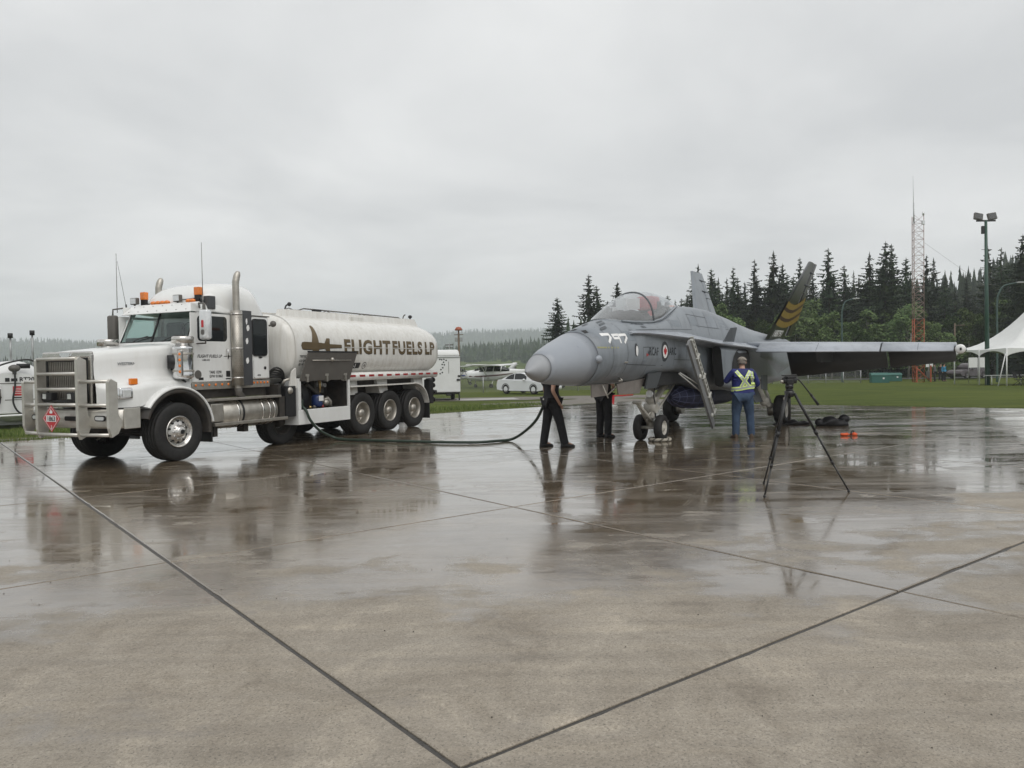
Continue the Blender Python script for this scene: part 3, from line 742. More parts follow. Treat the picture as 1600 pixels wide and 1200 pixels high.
# frame, axles
T("chassis_frame", MB().box(-1.15, 9.0, -.46, -.36, .72, 1.0).box(-1.15, 9.0, .36, .46, .72, 1.0).box(-.9, -.7, -.36, .36, .75, .95).box(2.7, 2.85, -.36, .36, .75, .95).box(8.8, 8.95, -.36, .36, .7, .98), FRAME)
T("engine", MB().box(-.9, .6, -.34, .34, .95, 1.75, .06).box(-.7, .4, -.4, .4, .55, .95, .08), FRAME)
def wheel(parent, x, y, r, wd, side, style):
    wh = link("wheel", None, parent, (x, y, r))
    s = side            # outward direction along y
    ri = .292 if style != 'steer' else .30
    pr = [(ri, -.42), (ri + .02, -.47), (r * .80, -.5), (r * .93, -.49), (r * .985, -.44)]
    tread = []
    for g0 in (-.3, -.1, .1, .3):
        tread += [(r, g0 - .035), (r - .014, g0 - .03), (r - .014, g0 + .03), (r, g0 + .035)]
    pr2 = pr + tread + [(a, -t_) for a, t_ in reversed(pr)]
    MB().lathe([(a, t_ * wd) for a, t_ in pr2], (0, 0, 0), 'y', 40, closed=True).build("tyre", RUBBER, wh)
    o = wd * .46
    if style == 'steer':
        prof = [(ri, o * .2), (ri, o), (ri - .012, o + .012), (ri - .03, o), (ri - .05, o * .72), (ri - .06, o * .68), (.16, o * .86), (.15, o * .9), (.11, o * .92), (.105, o + .05), (.075, o + .075), (.0, o + .078)]
    else:
        prof = [(ri, -o * .2), (ri, o), (ri - .014, o + .01), (ri - .03, o - .01), (ri - .045, o * .55), (ri - .05, o * .1), (ri - .075, -o * .05), (.17, -o * .1), (.15, -o * .08), (.13, o * .2), (.105, o * .75), (.085, o * .98), (.0, o * 1.02)]
    MB().lathe([(a, t_ * s) for a, t_ in prof], (0, 0, 0), 'y', 32).build("rim", {'steer': ALU, 'dual': ALUM, 'pusher': FRAME}[style], wh)  # pusher rim is black to paint in the shadow that hides it
    nb = MB(); hb = MB()
    for k in range(10):
        a = 2 * math.pi * k / 10; yy = (o * .93 if style == 'steer' else -o * .02) * s
        nb.cyl((.135 * math.cos(a), yy - .02 * s, .135 * math.sin(a)), (.135 * math.cos(a), yy + .03 * s, .135 * math.sin(a)), .014, n=6)
        a += .314; rr = .2
        yy = (o * .80 if style == 'steer' else -o * .07) * s
        if style == 'steer' or k % 2 == 0:
            q = [(rr + .022 * math.cos(t), .022 * math.sin(t)) for t in [2 * math.pi * i / 8 for i in range(8)]]
            hb.add([(p * math.cos(a) - w_ * math.sin(a), yy + .008 * s, p * math.sin(a) + w_ * math.cos(a)) for p, w_ in q], [tuple(range(8))])
    struct(nb.build("wheel_nut", CHROME, wh), "stuff"); struct(hb.build("hand_hole", BLACK, wh), "stuff")
    if style == 'steer': MB().cyl((0, (o + .07) * s, 0), (0, (o + .085) * s, 0), .042, .042, 12).build("hub_cap", BLACK, wh)
    return wh
for sd in (-1, 1):
    wheel(truck, .06, 1.0 * sd, .545, .40, sd, 'steer')
    for x in (5.74, 6.94, 8.12): wheel(truck, x, .93 * sd, .53, .44, sd, 'dual')
    if sd < 0: wheel(truck, 3.1, .74 * sd, .50, .36, sd, 'pusher')
T("axle", MB().cyl((.06, -.9, .5), (.06, .9, .5), .07).cyl((3.1, -.7, .5), (3.1, .3, .55), .08), FRAME)
for x in (5.74, 6.94, 8.12): T("drive_axle", MB().cyl((x, -.85, .53), (x, .85, .53), .09).ball((x, 0, .55), .22, .25, .24), FRAME)

# hood and fenders
def arch(x, r_=.73): return .58 + math.sqrt(max(0, r_ * r_ - (x - .06) ** 2))
rings = []
for x, hw, top, zf, hf, zb in ((-1.27, .665, 2.02, 1.36, .72, 1.08), (-1.2, .685, 2.045, 1.38, .80, 1.06), (-1.05, .70, 2.065, 1.39, .95, 1.05), (-.85, .715, 2.085, 1.40, 1.06, 1.05), (-.66, .73, 2.105, 1.42, 1.10, 1.06),
                               (-.5, .74, 2.12, 1.45, 1.11, 1.14), (-.3, .76, 2.14, 1.47, 1.10, 1.29), (0, .785, 2.165, 1.47, 1.08, 1.34), (.25, .81, 2.19, 1.46, 1.05, 1.34), (.52, .84, 2.215, 1.44, 1.0, 1.33)):
    half = [(hf, zb), (hf, zf - .08), (hf * .985, zf), ((hf + hw) / 2 + .02, zf + .05), (hw + .03, zf + .14), (hw + .005, zf + .28), (hw, top - .2), (hw * .985, top - .09), (hw * .93, top - .03), (hw * .8, top), (hw * .4, top + .015), (0, top + .02)]
    rings.append([(x, -a, z) for a, z in half] + [(x, a, z) for a, z in half[-2::-1]])
hood = T("hood", MB().loft(rings, caps=False, closed=False), WHITE)
MB().add([(-1.262, a, z) for a, z in ((-.66, 1.08), (.66, 1.08), (.655, 1.97), (.6, 2.015), (-.6, 2.015), (-.655, 1.97))], [tuple(range(6))]).build("nose_panel", WHITE, hood)
for sd in (-1, 1):
    prof = [(.77, .86 * sd), (.772, 1.20 * sd), (.78, 1.225 * sd), (.81, 1.22 * sd), (.832, 1.16 * sd), (.838, .98 * sd)]
    fl = T("fender_flare", MB().lathe(prof, (.06, 0, .575), 'y', 40, arc=(8, 146)), WHITE)
    MB().lathe([(.69, .45 * sd), (.685, 1.18 * sd), (.70, 1.205 * sd), (.768, 1.205 * sd), (.765, .6 * sd)], (.06, 0, .575), 'y', 30, arc=(-8, 160)).build("fender_liner", FRAME, fl)
    T("mud_flap", MB().box(.80, .83, min(sd * .86, sd * 1.2), max(sd * .86, sd * 1.2), .28, .76), HOSEBLK)
    hl = T("headlight", rhexa([(-1.16, sd * .86, 1.20), (-1.07, sd * 1.07, 1.20), (-.82, sd * 1.09, 1.20), (-.9, sd * .9, 1.20)], [(-1.15, sd * .86, 1.40), (-1.06, sd * 1.06, 1.40), (-.82, sd * 1.08, 1.40), (-.9, sd * .9, 1.40)], .02), CHROME)
    MB().box(-1.03, -.87, min(sd * 1.07, sd * 1.10), max(sd * 1.07, sd * 1.10), 1.23, 1.37, .02).build("lamp", LENS, hl)
    T("turn_signal", MB().box(-.80, -.66, min(sd * .93, sd * 1.005), max(sd * .93, sd * 1.005), 1.45, 1.56, .015), ORANGE)
# chrome trim line and badge on the hood, hold-down strap
flat_text(truck, "hood_badge", "WESTERN STAR", -.86, -.742, 1.80, .072, CHROME, 1.15)
T("hood_strap", MB().tube([(.18, -.865, 1.72), (.24, -.89, 1.64), (.33, -.98, 1.52), (.38, -1.02, 1.46)], .02, 6), BLACK)
# radiator grille: frame, dark core and upright bars
gf = T("grille_frame", MB().box(-1.315, -1.255, -.665, -.58, 1.10, 2.0, .015).box(-1.315, -1.255, .58, .665, 1.10, 2.0, .015).box(-1.32, -1.255, -.66, .66, 1.93, 2.05, .03).box(-1.315, -1.255, -.66, .66, 1.08, 1.15, .015), ALU)
T("radiator", MB().box(-1.275, -1.265, -.585, .585, 1.14, 1.94), BLACK)
T("grille_surround", MB().box(-1.305, -1.27, -.58, -.53, 1.15, 1.93).box(-1.305, -1.27, .53, .58, 1.15, 1.93).box(-1.305, -1.27, -.58, .58, 1.875, 1.93), BLACK)
gb = MB().box(-1.3, -1.278, -.008, .008, 1.15, 1.875).mesh("grille_bar", ALUM)
for k in range(21): link("grille_bar", gb, truck, (0, -.50 + k * .05, 0))
T("hood_ornament", MB().box(-1.33, -1.31, -.16, .16, 1.965, 2.02, .01).prism([(-.1, 1.95), (.1, 1.95), (.14, 2.03), (-.14, 2.03)], -1.335, -1.322, 'x'), CHROME)
# bumper and grille guard
T("bumper", MB().loft([[(x, y, z) for z, x in ((.70, x0 + .03), (.74, x0), (1.0, x0), (1.03, x0 + .04), (1.03, x0 + .20), (.70, x0 + .20))] for y, x0 in ((-1.2, -1.02), (-1.16, -1.12), (-1.05, -1.24), (-.8, -1.30), (-.3, -1.33), (.3, -1.33), (.8, -1.30), (1.05, -1.24), (1.16, -1.12), (1.2, -1.02))]), GUARD)
for sd in (-1, 1):
    T("bumper_end", MB().box(-1.12, -.80, min(1.2 * sd, 1.225 * sd), max(1.2 * sd, 1.225 * sd), .69, 1.05, .01), GUARD)
    fg = T("fog_light", MB().prism(rrect(-.14 + .86 * sd * 1.0, .14 + .86 * sd, .83, .93, .05), -1.325, -1.31, 'x'), BLACK)
    MB().prism(rrect(-.11 + .86 * sd, .11 + .86 * sd, .85, .91, .03), -1.332, -1.325, 'x').build("lamp", LENS, fg)
T("bumper_slot", MB().prism(rrect(-.42, .05, .83, .91, .03), -1.342, -1.333, 'x'), BLACK)
for y, lo, hi, xo in ((-.55, .52, 1.95, -1.50), (.55, .52, 1.95, -1.50), (-1.15, .56, 1.56, -1.36), (1.15, .56, 1.56, -1.36)):
    pts = [(xo + .03, lo), (xo - .02, lo + .16), (xo - .02, hi - .05), (xo + .03, hi), (xo + .15, hi - .06), (xo + .15, .95), (xo + .24, .80), (xo + .15, lo + .06)]
    T("guard_post", MB().prism(pts, y - .035, y + .035), GUARD)
for z in (1.92, 1.66, 1.39, 1.12, .60): T("guard_bar", MB().tube([(-1.49, -.53, z), (-1.50, 0, z), (-1.49, .53, z)], .032, 10), GUARD)
for sd in (-1, 1):
    for z in (1.52, 1.11, .60): T("guard_bar", MB().cyl((-1.47, .57 * sd, z), (-1.34, 1.13 * sd, z), .032), GUARD)
for y in (-.32, .36):
    wl = T("work_light", MB().box(-1.46, -1.34, y - .14, y + .14, 1.19, 1.33, .02), BLACK)
    MB().box(-1.468, -1.461, y - .05 + .05, y + .09, 1.22, 1.31).build("lamp", LENS, wl)
T("light_bar", MB().box(-1.42, -1.37, -.5, .5, 1.16, 1.2), BLACK)
# hazard placard
pl = T("hazard_placard", MB().add([(-1.535, .12 + a, .88 + b) for a, b in ((0, -.24), (.24, 0), (0, .24), (-.24, 0))], [(0, 1, 2, 3)]).add([(-1.53, .12 + a, .88 + b) for a, b in ((0, -.24), (.24, 0), (0, .24), (-.24, 0))], [(0, 1, 2, 3)]), REDP)
def rot_text(parent, name, body, x, y, z, size, m, sx=1.0):       # on a face that looks towards -x, reads towards -y
    v, f = text_mesh(body, size, True, False, 1.0, sx); w_ = max(a for a, b in v)
    return MB().add([(x, y - (a - w_ / 2), z + b) for a, b in v], f).build(name, m, parent)
def diamond(k, t): return [(-1.535 - t, .12 + a * k, .88 + b * k) for a, b in ((0, -.24), (.24, 0), (0, .24), (-.24, 0))]
MB().add(diamond(.90, .003) + diamond(.85, .003), [(0, 1, 5, 4), (1, 2, 6, 5), (2, 3, 7, 6), (3, 0, 4, 7)]).build("placard_border", WHITEP, pl)
MB().add([(-1.539, .12 + a, .88 + b) for a, b in ((-.135, -.055), (.135, -.055), (.135, .055), (-.135, .055))], [(0, 1, 2, 3)]).build("placard_number_panel", WHITEP, pl)
rot_text(pl, "placard_number", "1863", -1.543, .12, .84, .115, INK)
rot_text(pl, "placard_class", "3", -1.54, .12, .70, .085, WHITEP)
MB().add([(-1.54, .12 + a, .97 + b) for a, b in ((-.035, 0), (.035, 0), (.045, .03), (.02, .045), (.012, .09), (-.012, .05), (-.02, .06), (-.045, .03))], [tuple(range(8))]).build("placard_flame", WHITEP, pl)

# cab
cab = T("cab", rhexa([(.5, -1.0, 1.42), (1.62, -1.0, 1.42), (1.62, 1.0, 1.42), (.5, 1.0, 1.42)], [(.5, -1.0, 2.25), (1.62, -1.0, 2.25), (1.62, 1.0, 2.25), (.5, 1.0, 2.25)], .03), WHITE)
T("cowl", rhexa([(.40, -.9, 2.12), (.56, -1.0, 2.12), (.56, 1.0, 2.12), (.40, .9, 2.12)], [(.42, -.9, 2.245), (.56, -.99, 2.265), (.56, .99, 2.265), (.42, .9, 2.245)], .012), WHITE)
T("dashboard", MB().box(.60, .95, -.93, .93, 2.2, 2.36, .03), BLACK)
for sd in (-1, 1):
    T("windscreen_pillar", MB().hexa([(.50, sd * .93, 2.24), (.57, sd * .93, 2.24), (.57, sd * 1.0, 2.24), (.50, sd * 1.0, 2.24)], [(.76, sd * .88, 2.88), (.85, sd * .88, 2.88), (.85, sd * .95, 2.88), (.76, sd * .95, 2.88)]), WHITE)
    T("windscreen_glass", MB().hexa([(.505, sd * .93, 2.26), (.47, sd * .012, 2.26), (.476, sd * .012, 2.26), (.511, sd * .93, 2.26)], [(.755, sd * .885, 2.86), (.72, sd * .012, 2.86), (.726, sd * .012, 2.86), (.761, sd * .885, 2.86)]), GLASS)
    T("windscreen_seal", MB().tube([(.50, sd * .02, 2.255), (.50, sd * .935, 2.26), (.755, sd * .89, 2.865), (.72, sd * .02, 2.865)], .016, 6), BLACK)
T("centre_post", MB().cyl((.465, 0, 2.25), (.715, 0, 2.87), .02), BLACK)
for y0 in (-.75, .12):
    T("wiper", MB().tube([(.46, y0 + .45, 2.25), (.475, y0 + .25, 2.33), (.485, y0, 2.37)], .011, 5).tube([(.49, y0 - .12, 2.36), (.48, y0 + .2, 2.34)], .009, 5), BLACK)
T("cab_roof", rhexa([(.76, -.95, 2.86), (1.62, -1.0, 2.80), (1.62, 1.0, 2.80), (.76, .95, 2.86)], [(.82, -.88, 3.0), (1.62, -.93, 3.02), (1.62, .93, 3.02), (.82, .88, 3.0)], .05), WHITE)
vis = T("sun_visor", MB().hexa([(.56, -.97, 2.83), (.575, -.97, 2.82), (.575, .97, 2.82), (.56, .97, 2.83)], [(.82, -.93, 3.03), (.84, -.93, 3.02), (.84, .93, 3.02), (.82, .93, 3.03)]).box(.60, .84, -.972, -.955, 2.83, 2.99).box(.60, .84, .955, .972, 2.83, 2.99), WHITE)
rv = MB().ball((0, 0, 0), .011, n=6, m=4).mesh("rivet", BLACK)
for k in range(7):
    link("rivet", rv, vis, (.62, -.8 + k * .27, 2.877)); link("rivet", rv, vis, (.76, -.8 + k * .27, 2.985))
def side_frame(x0, x1, z0, z1, gx0, gx1, gz0, gz1, y, r_=.08, th=.03):
    """panel with a rounded opening, facing -y/+y"""
    o = [(x0, z0), (x1, z0), (x1, z1), (x0, z1)]; inn = rrect(gx0, gx1, gz0, gz1, r_)
    bm = bmesh.new()
    ov = [bm.verts.new((p, 0, q)) for p, q in o]; iv = [bm.verts.new((p, 0, q)) for p, q in inn]
    ed = [bm.edges.new((ov[i], ov[(i + 1) % 4])) for i in range(4)] + [bm.edges.new((iv[i], iv[(i + 1) % len(iv)])) for i in range(len(iv))]
    bmesh.ops.triangle_fill(bm, use_beauty=True, edges=ed)
    res = bmesh.ops.extrude_face_region(bm, geom=bm.faces[:])
    for q in res['geom']:
        if isinstance(q, bmesh.types.BMVert): q.co.y += th
    for q in bm.verts: q.co.y += y
    bm.verts.index_update(); m = MB(); m.add([q.co[:] for q in bm.verts], [[q.index for q in f.verts] for f in bm.faces]); bm.free(); return m
for sd in (-1, 1):
    y = -1.022 if sd < 0 else .992
    dr = T("door", side_frame(.53, 1.52, 1.46, 2.80, .68, 1.44, 2.25, 2.75, y), WHITE)
    MB().prism(rrect(.66, 1.46, 2.235, 2.765, .09), y + .008, y + .022).build("window", DGLASS if sd < 0 else GLASS, dr)
    MB().tube([(1.40, y - sd * -.02, 2.10), (1.40, y + sd * .05, 2.08), (1.40, y + sd * .05, 1.98), (1.40, y + sd * .02, 1.96)], .014, 6).build("handle", CHROME, dr)
    T("grab_rail", MB().tube([(1.55, sd * 1.02, 2.66), (1.56, sd * 1.09, 2.60), (1.60, sd * 1.10, 1.6), (1.56, sd * 1.03, 1.5)], .016, 6), ALU)
T("seat", MB().box(1.15, 1.5, -.75, -.25, 2.0, 2.12, .05).box(1.42, 1.55, -.73, -.27, 2.1, 2.7, .06).box(1.15, 1.5, .25, .75, 2.0, 2.12, .05).box(1.42, 1.55, .27, .73, 2.1, 2.7, .06), SEATM)
T("steering_wheel", MB().lathe([(.22 + .016 * math.cos(a), .016 * math.sin(a)) for a in (0, 1.57, 3.14, 4.71)], (.98, -.48, 2.42), 'x', 24, closed=True), BLACK)
# sleeper and roof fairing
T("sleeper", rhexa([(1.60, -1.03, 1.47), (2.62, -1.03, 1.47), (2.62, 1.03, 1.47), (1.60, 1.03, 1.47)], [(1.60, -1.02, 2.82), (2.62, -1.02, 2.82), (2.62, 1.02, 2.82), (1.60, 1.02, 2.82)], .045), WHITE)
rings = []
for x, hw, zt, zb in ((.93, .52, 3.02, 2.98), (.98, .74, 3.14, 2.97), (1.10, .84, 3.29, 2.95), (1.25, .90, 3.395, 2.93), (1.45, .95, 3.455, 2.88), (1.70, .98, 3.49, 2.83), (2.0, .985, 3.505, 2.81), (2.24, .985, 3.50, 2.81), (2.34, .97, 3.44, 2.81), (2.44, .95, 3.22, 2.81), (2.55, .93, 2.95, 2.81), (2.58, .9, 2.83, 2.81)):
    rr = []
    for k in range(25):
        a = math.pi * k / 24; c, s_ = math.cos(a), math.sin(a); e = .42
        rr.append((x, -hw * math.copysign(abs(c) ** e, c) * (1 - .10 * s_ ** 2), zb + (zt - zb) * abs(s_) ** .55))
    rings.append(rr)
T("roof_fairing", MB().loft(rings, caps=False, closed=False), WHITE)
T("roof_seam", MB().box(1.55, 2.63, -1.033, -1.0, 2.80, 2.822), GREY)
sw = T("sleeper_window", MB().prism(rrect(2.10, 2.54, 1.96, 2.75, .08), -1.045, -1.032), BLACK); MB().prism(rrect(2.125, 2.515, 1.985, 2.725, .07), -1.05, -1.046).build("pane", DGLASS, sw)
T("sleeper_window", MB().prism(rrect(2.10, 2.54, 1.96, 2.75, .08), 1.032, 1.045), BLACK)
lg = T("luggage_door", MB().prism(rrect(2.13, 2.53, 1.50, 1.90, .04), -1.045, -1.03), WHITE)
MB().prism(rrect(2.42, 2.48, 1.68, 1.74, .015), -1.055, -1.045).build("latch", BLACK, lg)
flat_text(lg, "badge_plate", "4900", 2.22, -1.049, 1.54, .05, INK)
T("sleeper_vent", MB().box(2.29, 2.38, -1.045, -1.03, 1.92, 1.95), BLACK)
# marker-light skirt below cab and sleeper
for sd in (-1, 1):
    T("side_skirt", MB().box(.53, 2.62, min(.96 * sd, 1.01 * sd), max(.96 * sd, 1.01 * sd), 1.30, 1.455, .01), ALUM)
    T("under_cab_panel", MB().box(.55, 2.6, min(.80 * sd, .9 * sd), max(.80 * sd, .9 * sd), 1.12, 1.31), FRAME)
mk = MB().ball((0, 0, 0), .026, .016, .026, 8, 6).mesh("marker_light", ORANGE)
for k in range(6): link("marker_light", mk, truck, (.62 + k * .165, -1.015, 1.39))
for k in range(5): link("marker_light", mk, truck, (2.15 + k * .1, -1.015, 1.40))
# air cleaner with marker lights, both sides
for sd in (-1, 1):
    ac = T("air_cleaner", MB().lathe([(.0, 1.52), (.14, 1.52), (.185, 1.56), (.19, 1.60), (.185, 1.62), (.185, 2.06), (.19, 2.08), (.19, 2.12), (.18, 2.14), (.0, 2.14)], (.30, sd * 1.05, 0), 'z', 24), CHROME)
    MB().lathe([(.0, 2.14), (.13, 2.14), (.13, 2.19), (.2, 2.2), (.2, 2.31), (.185, 2.33), (0, 2.33)], (.30, sd * 1.05, 0), 'z', 24).build("rain_cap", ALU, ac)
    MB().lathe([(.192, 1.66), (.195, 1.665), (.195, 1.69), (.192, 1.695)], (.30, sd * 1.05, 0), 'z', 24).lathe([(.192, 1.98), (.195, 1.985), (.195, 2.01), (.192, 2.015)], (.30, sd * 1.05, 0), 'z', 24).build("clamp_band", ALUM, ac)
    MB().box(.10, .16, min(sd * 1.14, sd * 1.22), max(sd * 1.14, sd * 1.22), 1.58, 2.06, .015).build("light_strip", ALU, ac)
    MB().cyl((.10, sd * .86, 1.85), (.28, sd * 1.0, 1.85), .13, n=16).build("intake_pipe", BLACK, ac)
    for k in range(4): MB().ball((.10, sd * 1.19, 1.66 + k * .11), .02, .03, .03, 8, 6).build("marker_light", ORANGE, ac)
# exhaust stacks with perforated shield
for sd in (-1, 1):
    y = sd * 1.12
    pts = catmull([(1.60, y, 1.30), (1.60, y, 2.0), (1.60, y, 3.0), (1.60, y, 3.42), (1.612, y, 3.51), (1.64, y, 3.60), (1.68, y, 3.68)], 4)
    ex = T("exhaust_stack", MB().tube(pts, [.068] * (len(pts) - 5) + [.066, .063, .057, .048, .036], 16, caps=False), ALUM)
    MB().tube([(1.60, y, 1.32), (1.64, y * .97, 1.20), (1.78, y * .92, 1.12)], .075, 12).build("elbow", GREY, ex)
    MB().lathe([(.105, 1.36), (.115, 1.36), (.115, 2.88), (.105, 2.88)], (1.60, y, 0), 'z', 24, closed=True).build("heat_shield", ALUM, ex)
    hm = MB()
    for zi in range(34):
        for ai in range(7):
            a = R(-150 + ai * 22 + (zi % 2) * 11) if sd < 0 else R(30 + ai * 20 + (zi % 2) * 10)
            c_ = (1.60 + .1165 * math.cos(a), y + .1165 * math.sin(a), 1.55 + zi * .036)
            tx, ty = -math.sin(a), math.cos(a)
            hm.add([(c_[0] + tx * p, c_[1] + ty * p, c_[2] + q) for p, q in ((-.007, 0), (0, -.008), (.007, 0), (0, .008))], [(0, 1, 2, 3)])
    struct(hm.build("perforation", BLACK, ex), "stuff")
    for z in (1.5, 2.1, 2.8): MB().lathe([(.117, z), (.12, z), (.12, z + .03), (.117, z + .03)], (1.60, y, 0), 'z', 24).build("clamp_band", ALU, ex)
    sh = T("stack_panel", MB().box(1.74, 2.02, min(sd * 1.06, sd * 1.12), max(sd * 1.06, sd * 1.12), 1.35, 2.9, .01), DARKPANEL)
    if sd < 0:
        random.seed(4)
        for k in (0, 1, 3, 6):
            z0 = 2.68 - k * .135; a = .026 + .02 * abs(math.sin(k * 1.3)); x_ = 1.87 + .04 * math.sin(k * 2.1)
            MB().add([(x_ + p, -1.124, z0 + q) for p, q in ((-a, .0), (-a * .4, -.07), (a * .5, -.06), (a, -.01), (a * .6, .06), (-a * .5, .05))], [tuple(range(6))]).build("white_decal", WHITEP, sh)
# mirrors
for sd in (-1, 1):
    mr = T("mirror", rhexa([(.55, sd * 1.20, 2.27), (.68, sd * 1.20, 2.27), (.68, sd * 1.42, 2.27), (.55, sd * 1.42, 2.27)], [(.55, sd * 1.20, 2.84), (.68, sd * 1.20, 2.84), (.68, sd * 1.42, 2.84), (.55, sd * 1.42, 2.84)], .04), LENS if sd < 0 else GREY)
    MB().box(.672, .69, min(sd * 1.22, sd * 1.40), max(sd * 1.22, sd * 1.40), 2.3, 2.81).build("mirror_glass", CHROME, mr)
    MB().tube([(.82, sd * .95, 2.90), (.68, sd * 1.08, 2.98), (.62, sd * 1.30, 2.96), (.62, sd * 1.31, 2.84)], .016, 6).build("bracket", GREY, mr)
    MB().tube([(.62, sd * 1.31, 2.27), (.64, sd * 1.28, 2.20), (.66, sd * 1.03, 2.20)], .016, 6).build("bracket", GREY, mr)
    if sd < 0:
        MB().prism(rrect(-1.335, -1.29, 2.50, 2.64, .02), .535, .551, 'x').build("marker_light", REDP, mr)
        MB().prism(rrect(-1.35, -1.27, 2.36, 2.46, .03), .54, .551, 'x').build("marker_light", GREY, mr)
# roof furniture
random.seed(9)
for y, z in ((.83, 3.16), (-.72, 3.18)):
    bc = T("beacon", MB().box(.95, 1.05, y - .07, y + .07, z, z + .16, .015), ORANGE); MB().box(.96, 1.04, y - .06, y + .06, z - .12, z).build("mount", BLACK, bc)
for y in (.97, -.28):
    wl = T("work_light", MB().box(.84, .92, y - .1, y + .1, 3.06, 3.2, .02), GREY); MB().box(.832, .839, y - .08, y + .08, 3.075, 3.185).build("lamp", LENS, wl)
    MB().cyl((.88, y, 2.98), (.88, y, 3.06), .02).build("mount", BLACK, wl)
for y in (.40, .27, .14, .01, -.60, -.70): T("clearance_light", MB().ball((.87, y, 3.06), .055, .075, .045, 10, 6), ORANGE)
T("roof_rack", MB().cyl((.98, -.82, 3.12), (.98, .85, 3.05), .018).cyl((.98, -.82, 3.0), (.98, -.82, 3.14), .018).cyl((.98, .8, 2.98), (.98, .8, 3.1), .018), BLACK)
T("equipment_box", MB().box(1.02, 1.2, -.98, -.83, 2.90, 3.16, .02), DARKPANEL)
T("antenna", MB().cyl((.72, -1.15, 2.9), (.72, -1.15, 4.15), .008, .005, 6).cyl((.72, -1.15, 2.86), (.72, -1.15, 2.98), .014), GREY)
T("antenna", MB().cyl((.72, 1.30, 2.9), (.70, 1.26, 4.12), .008, .005, 6), GREY)
T("antenna", MB().cyl((.72, 1.02, 2.98), (.66, 1.18, 3.95), .005, .003, 6).cyl((.72, 1.02, 2.96), (.72, 1.03, 3.06), .016), BLACK)
# door lettering and stickers
flat_text(truck, "door_lettering", "FLIGHT FUELS LP", .66, -1.026, 1.93, .082, INK, 1.0, True, True)
T("door_plane_logo", MB().add([(1.33 + a, -1.026, 1.955 + b) for a, b in ((0, -.005), (.12, -.005), (.10, -.06), (.115, -.06), (.15, -.006), (.2, -.005), (.2, .006), (.15, .007), (.115, .06), (.10, .06), (.12, .006), (0, .006))], [tuple(range(12))]), INK)
flat_text(truck, "door_phone", "1-800-555", .77, -1.026, 1.865, .048, INK, 1.0)
flat_text(truck, "door_tare", "TARE 15290", .95, -1.026, 1.615, .075, INK, .8)
flat_text(truck, "door_weight", "GVW 013063", .95, -1.026, 1.535, .075, INK, .8)
T("door_sticker", MB().lathe([(0, 0), (.085, 0)], (.67, -1.026, 1.60), 'y', 20), GREY)
T("door_sticker", MB().add([(a, -1.026, b) for a, b in ((.68, 1.49), (.80, 1.49), (.80, 1.54), (.68, 1.54))], [(0, 1, 2, 3)]), INK)
T("door_sticker", MB().add([(a, -1.026, b) for a, b in ((1.38, 1.54), (1.49, 1.54), (1.49, 1.66), (1.38, 1.66))], [(0, 1, 2, 3)]).add([(a, -1.026, b) for a, b in ((1.37, 1.49), (1.50, 1.49), (1.50, 1.515), (1.37, 1.515))], [(0, 1, 2, 3)]), INK)
# diesel tank, steps and battery box under the cab
for sd in (-1, 1):
    ft = T("fuel_tank", MB().lathe([(0, 1.12), (.26, 1.12), (.30, 1.15), (.30, 2.62), (.26, 2.65), (0, 2.65)], (0, sd * .92, .80), 'x', 28), ALUM)
    for x in (1.50, 1.62, 2.18, 2.38, 2.52): MB().lathe([(.302, x), (.308, x), (.308, x + .05), (.302, x + .05)], (0, sd * .92, .80), 'x', 28).build("strap", ALU if x != 1.62 else BLACK, ft)
    T("step_rail", MB().box(.72, 2.72, min(sd * 1.0, sd * 1.24), max(sd * 1.0, sd * 1.24), 1.07, 1.12, .008), ALUM)
    T("step_rail", MB().box(.86, 2.9, min(sd * 1.12, sd * 1.25), max(sd * 1.12, sd * 1.25), .575, .64, .008), ALUM)
    T("battery_box", MB().box(.80, 1.12, min(sd * .75, sd * 1.21), max(sd * .75, sd * 1.21), .66, 1.02, .02), ALUM)
    T("step_hanger", MB().box(.95, 1.05, min(sd * .9, sd * 1.1), max(sd * .9, sd * 1.1), .36, .60), FRAME)
    T("step_hanger", MB().box(1.75, 1.87, min(sd * .9, sd * 1.1), max(sd * .9, sd * 1.1), .40, .60), FRAME)
T("equipment_bracket", MB().box(2.70, 2.86, -1.2, -.6, .60, 1.08, .01).box(2.72, 2.8, -1.15, -.7, 1.05, 1.34), FRAME)
T("valve_block", MB().box(2.88, 3.2, -1.22, -.55, .62, 1.30, .02), BLACK)
for k in range(5):
    a = k * .05
    T("air_hose", MB().tube(catmull([(2.62, -.55 - a, 1.42), (2.72, -.85 - a, 1.50 + .05 * k), (2.95, -1.0 - a * .4, 1.50 + .03 * k), (3.15, -.9, 1.40), (3.3, -.6, 1.35)], 5), .022, 7), HOSEBLK)
T("pipe_fitting", MB().tube([(2.95, -1.05, 1.30), (2.95, -1.12, 1.42), (3.1, -1.15, 1.46), (3.2, -1.1, 1.44)], .035, 8).ball((3.02, -1.18, 1.20), .09), ALUM)

